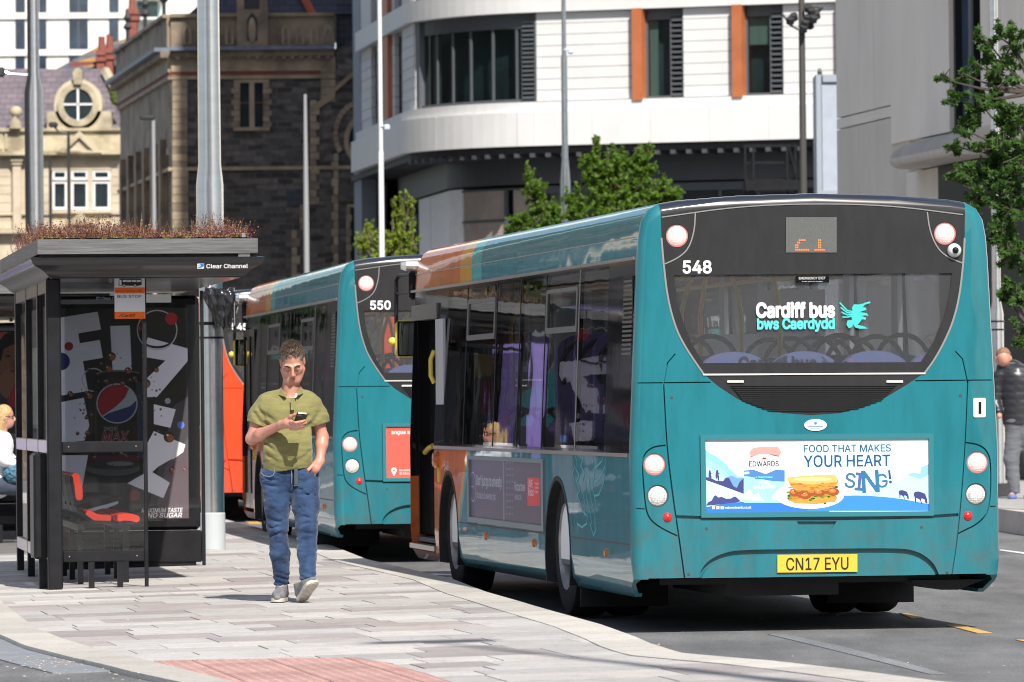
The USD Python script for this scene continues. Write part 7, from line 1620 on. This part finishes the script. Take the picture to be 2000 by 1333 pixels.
# head
B_.ell(hl_(0, .012, .022), (.0765, .097, .098), .02, R=HR).ell(hl_(0, -.032, -.052), (.066, .069, .082), .03, R=HR).ell(hl_(0, -.072, -.112), (.036, .028, .024), .03, R=HR).ell(hl_(0, -.050, -.090), (.052, .045, .042), .03, R=HR)
for s_ in (-1, 1):
    B_.ell(hl_(s_ * .042, -.060, -.032), (.022, .022, .02), .03, R=HR).cone(hl_(s_ * .066, -.005, -.07), hl_(s_ * .025, -.075, -.115), .021, .022, .03)
    B_.ell(hl_(s_ * .082, .012, -.016), (.010, .022, .034), .008, R=HR).ell(hl_(s_ * .089, .006, -.014), (.006, .012, .02), .006, True, R=HR)
    B_.ell(hl_(s_ * .034, -.116, -.012), (.019, .016, .011), .02, True, R=HR); B_.ell(hl_(s_ * .033, -.090, -.012), (.0145, .012, .0105), .006, R=HR)
    B_.ell(hl_(s_ * .012, -.112, -.052), (.010, .011, .008), .008, R=HR); B_.cone(hl_(s_ * .018, -.093, .012), hl_(s_ * .052, -.079, .010), .009, .007, .016)
B_.cone(hl_(0, -.094, .002), hl_(0, -.121, -.044), .0095, .0135, .012); B_.cone(hl_(-.020, -.095, -.0835), hl_(.020, -.095, -.0835), .0065, .0065, .008); B_.cone(hl_(-.018, -.094, -.0935), hl_(.018, -.094, -.0935), .0075, .0075, .008); B_.cone(hl_(-.024, -.105, -.0885), hl_(.024, -.105, -.0885), .0022, .0022, .004, sub=True)
body = part(man, 'body', B_.mesh(5), skin, smooth=True)
# hair
H_ = Field(HP - .16, HP + .17, .004); H_.ell(hl_(0, .018, .026), (.0815, .100, .099), .01, R=HR)
n_ = HR @ V([0, -.80, -.60]); H_.cut(hl_(0, -.070, .052), n_); n2 = HR @ V([0, -.2, -1.0]); H_.cut(hl_(0, .03, -.060), n2)
for s_ in (-1, 1): H_.ell(hl_(s_ * .094, -.045, -.028), (.03, .05, .05), .006, True, R=HR)
R9 = np.random.default_rng(9)
H_.noise(.005, (70, 50, 50), 2)
hm = mat('hair_brown', (.10, .068, .048), .55, color2=(.25, .185, .135), vscale=60, lo=.35, hi=.7, stretch=(1.6, .5, .8), bump=.6, bscale=140)
hair = part(man, 'hair', H_.mesh(1), hm, smooth=True)
st_v, st_f = [], []
for k in range(2600):                                  # short strands, brushed up and forward
    a, e = R9.uniform(0, 6.28), math.asin(R9.uniform(-.15, 1.0)); d = V([math.cos(a) * math.cos(e), math.sin(a) * math.cos(e), math.sin(e)])
    if d[1] < -.2 and d[2] < .42: continue
    p0 = V([0, .018, .026]) + d * V([.079, .097, .097]); ln = .010 + .022 * max(0, d[2]) ** 1.5 * R9.uniform(.5, 1.2)
    p1 = p0 + (d * .75 + V([R9.normal(0, .25), -.42 * max(d[2], 0) + R9.normal(0, .2), .35 * (d[2] > .2)])) * ln; w = np.cross(d, R9.normal(size=3)); w *= .0016 / np.linalg.norm(w); n0 = len(st_v)
    st_v += [hl_(*(p0 - w)), hl_(*(p0 + w)), hl_(*((p0 + p1) / 2 + w * .8 + d * .002)), hl_(*((p0 + p1) / 2 - w * .8 + d * .002)), hl_(*p1)]; st_f += [[n0, n0 + 1, n0 + 2], [n0, n0 + 2, n0 + 3], [n0 + 3, n0 + 2, n0 + 4]]
part(hair, 'strands', trimesh.Trimesh(V(st_v), V(st_f), process=False), hm, kind='stuff')
brow = mat('eyebrow', (.055, .028, .018), .9, spec=.1)
part(man, 'eyebrows', [tube([hl_(s_ * .016, -.106, .010), hl_(s_ * .034, -.1, .0175), hl_(s_ * .054, -.085, .010)], [.0055, .006, .003], 6) for s_ in (-1, 1)], brow)
part(man, 'eyes', [tube([hl_(s_ * .020, -.1035, -.0165), hl_(s_ * .033, -.1065, -.0195), hl_(s_ * .047, -.098, -.0165)], [.0022, .0032, .002], 6) for s_ in (-1, 1)], mat('lashes', (.05, .028, .022), .6))
part(man, 'lips', [tube([hl_(-.026, -.0975, -.087), hl_(0, -.1055, -.0845), hl_(.026, -.0975, -.087)], [.003, .005, .003], 8), tube([hl_(-.021, -.0985, -.0935), hl_(0, -.1035, -.0955), hl_(.021, -.0985, -.0935)], [.003, .0055, .003], 8)], skinm('lip', (.46, .19, .15), (.40, .15, .12)))
# shirt
S_ = Field((-.40, -.26, .88), (.36, .24, 1.52), .0052)
S_.cone((-.022, .015, .90), (-.022, .012, 1.06), .168, .172, .05, flat=(1.14, .80, 1)).cone((-.022, .012, 1.05), (-.022, .022, 1.30), .178, .176, .06, flat=(1.12, .80, 1)).cone((-.165, .025, 1.365), (.122, .025, 1.365), .086, .086, .06)
S_.ell((-.022, -.06, 1.08), (.16, .105, .17), .06).ell((-.10, -.045, 1.30), (.085, .075, .08), .05).ell((.06, -.045, 1.30), (.085, .075, .08), .05)
S_.cone((-.085, .03, 1.41), (.07, .03, 1.41), .068, .068, .05); S_.cone((-.01, .03, 1.42), (0, .015, 1.475), .083, .075, .025)
uL, uR = (EL - SL) / np.linalg.norm(EL - SL), (ER - SRr) / np.linalg.norm(ER - SRr)
S_.chain([SL + V([.03, 0, .0]), SL + uL * .10, SL + uL * .24], [.076, .073, .070], .04); S_.chain([SRr - V([.03, 0, .005]), SRr + uR * .10, SRr + uR * .24], [.076, .073, .069], .04)
# sleeve ends and hem
g = np.meshgrid(*[S_.lo[i] + S_.h * np.arange(S_.n[i]) for i in range(3)], indexing='ij')
for s0, u, side in ((SL, uL, -1), (SRr, uR, 1)):
    d = sum((g[i] - s0[i]) * u[i] for i in range(3)) - .155; lat = (g[0] - (-.02)) * side - .178 - (.0 if side < 0 else -.018); S_.F = np.maximum(S_.F, np.minimum(d, lat).astype(np.float32))
S_.cut((0, 0, .925), (.12, 0, -1))
S_.cone(hl_(0, .0, -.10), (-.004, -.02, 1.465), .074, .066, .01, sub=True); S_.cone((.006, -.11, 1.475), (.012, -.17, 1.425), .030, .012, .008, sub=True)
for a, b in (((-.165, -.095, 1.30), (-.085, -.155, 1.235)), ((-.175, -.08, 1.25), (-.11, -.15, 1.19)), ((.125, -.095, 1.30), (.055, -.155, 1.23)), ((.135, -.08, 1.24), (.075, -.15, 1.17)), ((.06, -.165, .955), (.13, -.12, 1.05)), ((.02, -.17, .95), (.10, -.15, 1.02)), ((-.17, -.11, 1.03), (-.09, -.165, .965)), ((-.19, -.08, 1.12), (-.12, -.16, 1.06)),
             ((-.265, -.05, 1.33), (-.225, -.065, 1.27)), ((-.235, -.055, 1.36), (-.19, -.075, 1.30)), ((.205, -.05, 1.33), (.165, -.065, 1.27))): S_.cone(a, b, .005, .003, .03, sub=True)
S_.noise(.006, (11, 11, 17), 4).noise(.0035, (16, 14, 40), 11).noise(.0012, (60, 60, 60), 5)
sh_m = clothm('olive_jersey', (.20, .185, .072), .10, 12, 260, stretch=(1, 1, 3.0))
shirt = part(man, 'polo_shirt', S_.mesh(3), sh_m, smooth=True)
# collar: two folded wings and the placket
def sheetmesh(pts, th=.004):
    m = trimesh.convex.convex_hull(np.vstack([V(pts), V(pts) + V([0, .006, -.002])])); return m
part(shirt, 'collar', [sheetmesh([(-.062, -.055, 1.492), (-.075, -.01, 1.500), (-.088, -.062, 1.452), (-.040, -.118, 1.437), (-.024, -.112, 1.452)]), sheetmesh([(.062, -.055, 1.495), (.07, -.01, 1.503), (.084, -.062, 1.462), (.056, -.112, 1.447), (.040, -.108, 1.462)]),
     sheetmesh([(-.06, .09, 1.498), (.06, .09, 1.50), (.075, .02, 1.50), (-.075, .02, 1.498), (-.07, .10, 1.46), (.07, .10, 1.465)])], sh_m)
part(shirt, 'undershirt', sheetmesh([(.030, -.108, 1.462), (.048, -.106, 1.460), (.040, -.118, 1.435), (.026, -.122, 1.428)]), mat('white_cotton', (.72, .70, .70), .9))
part(shirt, 'placket', sheetmesh([(.000, -.128, 1.425), (.028, -.128, 1.425), (.026, -.150, 1.345), (.0, -.150, 1.345)]), sh_m)
# jeans
J_ = Field((-.30, -.40, .06), (.28, .26, 1.0), .0052)
J_.cone((-.10, .02, .91), (.055, .02, .91), .120, .120, .05, flat=(1.02, 1.0, 1)).cone((-.11, .02, .86), KL + V([0, 0, .16]), .115, .088, .04).chain([KL + V([0, 0, .16]), KL, KL + (AL - KL) * .45, AL + V([0, 0, .03])], [.088, .072, .066, .053], .03)
J_.cone((.075, .005, .86), KR + V([.0, .045, .16]), .116, .094, .04).chain([KR + V([0, .045, .16]), KR, KR + (AR_ - KR) * .45, AR_ + V([0, .01, .025])], [.094, .074, .066, .054], .03)
J_.cut((0, 0, .955), (.05, 0, 1))
for a, k in ((AL, KL), (AR_, KR)):
    u = (a - k) / np.linalg.norm(a - k); g = np.meshgrid(*[J_.lo[i] + J_.h * np.arange(J_.n[i]) for i in range(3)], indexing='ij'); d = sum((g[i] - a[i]) * u[i] for i in range(3)) + .02; far = np.sqrt((g[0] - a[0]) ** 2 + (g[1] - a[1]) ** 2) - .15; J_.F = np.maximum(J_.F, np.minimum(d, -far).astype(np.float32))
for a, b in (((-.18, -.075, .87), (-.055, -.125, .835)), ((-.19, -.06, .82), (-.06, -.115, .80)), ((.155, -.09, .86), (.03, -.135, .825)), ((.165, -.09, .80), (.05, -.13, .785)), ((.16, -.10, .74), (.06, -.15, .755)), ((-.165, -.06, .575), (-.06, -.085, .56)), ((-.16, -.055, .52), (-.06, -.085, .535)), ((-.15, -.04, .47), (-.07, -.07, .48)),
             ((.045, -.175, .60), (.155, -.165, .585)), ((.05, -.19, .545), (.16, -.175, .56)), ((.05, -.195, .49), (.15, -.185, .475)), ((.06, -.21, .43), (.15, -.20, .445)), ((.16, -.09, .69), (.05, -.16, .66))): J_.cone(a, b, .005, .003, .026, sub=True)
J_.noise(.008, (9, 9, 15), 7, oct=3).noise(.006, (22, 20, 34), 3, oct=2).noise(.0012, (50, 50, 70), 9)
# bunched cloth above the shoes
idx = np.argwhere((np.abs(J_.F) < .04)); pz = J_.lo[2] + idx[:, 2] * J_.h; px_ = J_.lo[0] + idx[:, 0] * J_.h; J_.F[tuple(idx.T)] += (.005 * np.clip((.28 - pz) / .15, 0, 1) * np.sin(pz * 120 + px_ * 60 + 2 * np.sin(pz * 37))).astype(np.float32)
den = usdkit.material(stage, '/World/Looks/denim', {'tc': ('texture_coordinate', {}), 'mp': ('mapping', {'scale': (1, 1, .5)}), 'n': ('noise_texture', {'scale': 7.0, 'detail': 6.0, 'roughness': .6}), 'r': ('rgb_ramp', {'ramp': [(.36, (.012, .028, .070)), (.66, (.036, .072, .155))]}), 'n2': ('noise_texture', {'scale': 190.0}), 'b': ('bump', {'strength': .3, 'distance': .002}),
    'p': ('principled_bsdf', {'roughness': .85, 'sheen_weight': .2, 'specular_ior_level': .2})}, [('tc.object', 'mp.vector'), ('mp.vector', 'n.vector'), ('tc.object', 'n2.vector'), ('n.fac', 'r.fac'), ('r.color', 'p.base_color'), ('n2.fac', 'b.height'), ('b.normal', 'p.normal')], surface='p.BSDF')
jeans = part(man, 'jeans', J_.mesh(3), den, smooth=True)
part(jeans, 'pocket_seam', [tube([(-.215, -.045, .905), (-.195, -.09, .885), (-.15, -.112, .880), (-.125, -.118, .892), (-.118, -.119, .93)], .0022, 5)], mat('seam_thread', (.22, .28, .36), .8)); part(jeans, 'fly_seam', tube([(.0, -.118, .94), (.002, -.125, .88), (-.002, -.115, .83)], .002, 5), MATS['seam_thread'])
part(man, 'belt_strap', [box(.018, .046, -.135, -.128, .822, .945, .003), box(.016, .048, -.137, -.127, .812, .822)], mat('strap_grey', (.055, .058, .065), .6))
# shoes
shoe_m = mat('shoe_grey', (.16, .16, .165), .7, var=.2, vscale=25, bump=.3, bscale=90); sole_m = mat('shoe_sole', (.50, .46, .40), .6, var=.12, vscale=14)
def shoe(M, name):
    U = Field((-.06, -.22, -.02), (.06, .12, .14), .004); U.cone((0, .055, .045), (0, -.10, .038), .040, .040, .03, flat=(1, 1, .95)).cone((0, -.09, .036), (.004, -.165, .028), .040, .027, .03).cone((0, .05, .06), (0, .035, .105), .038, .041, .03).cone((0, .02, .08), (0, -.08, .045), .036, .034, .03).cut((0, 0, .018), (0, 0, -1)).cut((0, .03, .118), (0, -.35, 1)).cone((0, .035, .13), (0, .035, .09), .03, .028, .006, sub=True)
    m = U.mesh(2)
    out = Polygon(np.r_[arc(0, .058, .041, 0, 180, 9), [(-.040, -.02), (-.046, -.10)], arc(.002, -.135, .045, 180, 360, 13, .045), [(.048, -.10), (.040, -.02)]]).buffer(.004)
    so = tm(prism_z(out, 0, .024)); so2 = so
    tr_ = [tm(prism_z(out.buffer(-.008).intersection(sbox(-.1, y, .1, y + .012)), -.004, .001)) for y in np.arange(-.175, .1, .019)]
    lc = [tube([(-.02, y, z), (0, y - .004, z + .004), (.02, y, z)], .0028, 5) for y, z in ((-.035, .088), (-.055, .080), (-.075, .072), (-.018, .097))]
    for q in [m, so] + tr_ + lc: q.apply_transform(M)
    s = part(man, name, m, shoe_m, smooth=True); part(s, 'sole', [so] + tr_, sole_m); part(s, 'laces', lc, mat('laces', (.42, .42, .42), .8))
M = np.eye(4); M[:3, :3] = rotz(math.radians(-8)); M[:3, 3] = (-.088, .052, .004); shoe(M, 'shoe')
M = np.eye(4); M[:3, :3] = rotz(math.radians(24)) @ rotx(math.radians(-31)) @ roty(math.radians(-8)); M[:3, 3] = V([.098, -.255, .052]) ; shoe(M, 'shoe')
# phone
ph = thing('smartphone', 'black smartphone in the walking man\'s hand', 'phone', g0 + PC)
mt4 = np.eye(4); mt4[:3, 0], mt4[:3, 1], mt4[:3, 2] = pw_, pl_, pn_
def pm(m): m = m.copy(); m.apply_transform(mt4); return m
part(ph, 'case', pm(tm(prism_z(rrect(-.0375, -.075, .0375, .075, .009), -.0045, .0045))), mat('phone_black', (.012, .012, .014), .3)); part(ph, 'screen', pm(tm(prism_z(rrect(-.034, -.071, .034, .071, .006), .0046, .0052))), black_gloss); part(ph, 'camera_bump', pm(tm(prism_z(rrect(.002, .036, .031, .068, .006), -.0075, -.0046))), mat('phone_camera', (.16, .16, .17), .3)); 

# ---- person in a padded jacket across the road
YR = 67.0; SR2 = FPX / YR; r0 = V([P(1976, 978, YR)[0], YR, P(1976, 978, YR)[2]])
pr2 = thing('person', 'person in black padded jacket and grey trousers with back turned at the frame edge', 'person', r0)
jq = lambda px, py, y=0.0: V([(px - 1976) / SR2, y, (980 - py) / SR2])
Bq = Field((-.35, -.3, -.02), (.55, .35, 1.85), .009); Bq.ell(jq(1962, 701, -.05), (.085, .10, .11), .02).cone(jq(1966, 715), jq(1978, 730), .055, .06, .03).cone(jq(1985, 735), jq(1990, 830), .13, .12, .05).chain([jq(1985, 830), jq(1975, 900), jq(1980, 965)], [.08, .055, .035], .03).chain([jq(2003, 830), jq(2015, 900), jq(2012, 965)], [.08, .055, .035], .03).cone(jq(1980, 965), jq(1972, 974, -.08), .035, .03, .02).cone(jq(2012, 965), jq(2008, 974, -.08), .035, .03, .02).chain([jq(1955, 745), jq(1946, 790), jq(1952, 815, -.12)], [.05, .04, .03], .02)
for s_ in (-1, 1): Bq.ell(jq(1962, 701, -.05) + V([.088 * s_, 0, -.01]), (.014, .02, .03), .01)
part(pr2, 'body', Bq.mesh(3), skin, smooth=True)
Hq = Field(jq(1962, 701) - .2, jq(1962, 701) + .2, .008); Hq.ell(jq(1962, 699, -.045), (.09, .105, .112), .01).cut(jq(1962, 703), (0, -.5, -1)).noise(.003, (60, 60, 60), 1); part(pr2, 'hair', Hq.mesh(1), mat('hair_ginger', (.22, .12, .065), .7, var=.2, vscale=40), smooth=True)
Jq = Field((-.35, -.3, .75), (.6, .35, 1.75), .009); Jq.cone(jq(1988, 745), jq(1990, 822), .205, .185, .05, flat=(1.0, .8, 1)).cone(jq(1958, 735), jq(2015, 735), .085, .085, .06).ell(jq(1974, 718, .04), (.14, .11, .085), .05).chain([jq(1953, 742), jq(1945, 785), jq(1950, 806, -.08)], [.085, .07, .055], .04).chain([jq(2022, 742), jq(2032, 785), jq(2028, 815)], [.085, .07, .055], .04)
zz = Jq.lo[2] + Jq.h * np.arange(Jq.n[2]); Jq.F += (.011 * np.abs(np.sin(zz * math.pi / .085)) * .5 - .003)[None, None, :].astype(np.float32) * -1; Jq.noise(.006, (14, 14, 20), 2)
Jq.cut(jq(1990, 832), (0, 0, -1)); part(pr2, 'padded_jacket', Jq.mesh(2), mat('padded_black', (.022, .023, .028), .38, var=.2, vscale=8), smooth=True)
Tq = Field((-.3, -.3, .0), (.5, .3, 1.0), .009); Tq.cone(jq(1984, 825), jq(2005, 825), .14, .14, .04).chain([jq(1984, 840), jq(1976, 900), jq(1982, 962)], [.115, .088, .066], .03).chain([jq(2004, 840), jq(2016, 900), jq(2014, 962)], [.115, .088, .066], .03).cut(jq(1980, 966), (0, 0, -1)).noise(.008, (8, 8, 24), 4); part(pr2, 'trousers', Tq.mesh(2), clothm('grey_jogger', (.13, .135, .15), .1, 9, 150), smooth=True)
for px in (1976, 2008):
    s = part(pr2, 'shoe', box(*(jq(px, 978)[0] + V([-.05, .05])), -.2, .08, .01, .075, .025), mat('shoe_blue', (.12, .16, .38), .5)); part(s, 'sole', box(*(jq(px, 978)[0] + V([-.052, .052])), -.205, .085, -.01, .012), mat('sole_yellow', (.45, .33, .04), .5))

# ---- woman seated in the second shelter
YW = 58.3; sw = FPX / YW; w0 = V([P(10, 950, YW)[0], YW, zp(-5.2, YW)])
wm = thing('person', 'blonde woman in glasses and white top seated in the second shelter', 'person', w0)
wq = lambda px, py, y=0.0: V([(px - 10) / sw, y, P(px, py, YW)[2] - w0[2]])
hd = wq(11, 815); Bw = Field((-.4, -.35, -.02), (.6, .35, 1.5), .008); Bw.ell(hd + V([0, 0, .015]), (.088, .075, .10), .02).ell(hd + V([.04, 0, -.05]), (.055, .055, .065), .02).cone(hd + V([.085, 0, .0]), hd + V([.108, 0, -.03]), .010, .014, .012).cone(hd + V([-.02, 0, -.08]), hd + V([-.05, 0, -.2]), .05, .055, .03).cone(hd + V([-.06, 0, -.25]), V([-.1, 0, .62]), .11, .12, .05)
for s_ in (-1, 1): Bw.chain([V([-.06, .09 * s_, .6]), V([.36, .09 * s_, .58]), V([.38, .09 * s_, .1])], [.075, .06, .04], .03); Bw.cone(V([.38, .09 * s_, .1]), V([.5, .09 * s_, .045]), .04, .035, .02); Bw.chain([hd + V([-.06, .15 * s_, -.26]), V([.02, .2 * s_, .86]), V([.22, .1 * s_, .76])], [.05, .042, .032], .02); Bw.ell(hd + V([.0, .078 * s_, -.01]), (.02, .012, .03), .01)
part(wm, 'body', Bw.mesh(3), skin, smooth=True)
Hw = Field(hd - .2, hd + .2, .007); Hw.ell(hd + V([-.012, 0, .022]), (.098, .088, .11), .01).ell(hd + V([-.05, 0, -.07]), (.07, .085, .12), .04).cut(hd + V([.045, 0, 0]), (1, 0, -.35)).noise(.006, (40, 40, 20), 3); part(wm, 'hair', Hw.mesh(1), mat('hair_blonde', (.45, .30, .14), .6, var=.3, vscale=50), smooth=True)
part(wm, 'glasses', [tube([hd + V([.088, s_ * .03 + .024 * math.cos(a), .004 + .018 * math.sin(a)]) for a in np.linspace(0, 6.28, 14)], .0035, 5) for s_ in (-1, 1)] + [tube([hd + V([.085, .062 * s_, .008]), hd + V([-.0, .085 * s_, .006])], .0035, 5) for s_ in (-1, 1)], black_satin)
Sw = Field((-.4, -.4, .45), (.4, .4, 1.3), .008); Sw.cone(hd + V([-.06, 0, -.27]), V([-.1, 0, .62]), .145, .165, .06).cone(hd + V([-.06, -.13, -.24]), hd + V([-.06, .13, -.24]), .075, .075, .05)
for s_ in (-1, 1): Sw.chain([hd + V([-.06, .15 * s_, -.26]), V([.02, .2 * s_, .86]), V([.18, .12 * s_, .78])], [.075, .065, .055], .03)
Sw.noise(.010, (9, 9, 16), 5); part(wm, 'white_top', Sw.mesh(2), clothm('white_cloth', (.70, .69, .72), .05, 8, 120), smooth=True)
Tw = Field((-.35, -.3, .02), (.6, .3, .8), .008)
for s_ in (-1, 1): Tw.chain([V([-.08, .09 * s_, .6]), V([.36, .09 * s_, .585]), V([.38, .09 * s_, .14])], [.10, .08, .06], .03)
part(wm, 'trousers', Tw.noise(.006, (10, 10, 18), 2).mesh(2), clothm('dark_trouser', (.05, .06, .09), .1, 9, 150), smooth=True)
for s_ in (-1, 1): part(wm, 'shoe', box(.32, .55, s_ * .09 - .045, s_ * .09 + .045, .0, .08, .03), black_satin)
kb = thing('shoulder_bag', 'teal knitted bag on the seated woman\'s lap', 'bag', w0 + V([.12, -.18, .66])); Kb = Field((-.2, -.15, -.1), (.2, .15, .25), .008); Kb.ell((0, 0, .07), (.12, .07, .105), .02).noise(.02, (40, 40, 40), 6); part(kb, 'bag_body', Kb.mesh(1), mat('teal_knit', (.03, .10, .16), .9, color2=(.10, .22, .30), vscale=40), smooth=True); part(kb, 'strap', tube([(-.08, 0, .15), (-.03, 0, .22), (.04, 0, .21), (.08, 0, .14)], .01, 6), mat('teal_strap', (.03, .10, .16), .9))
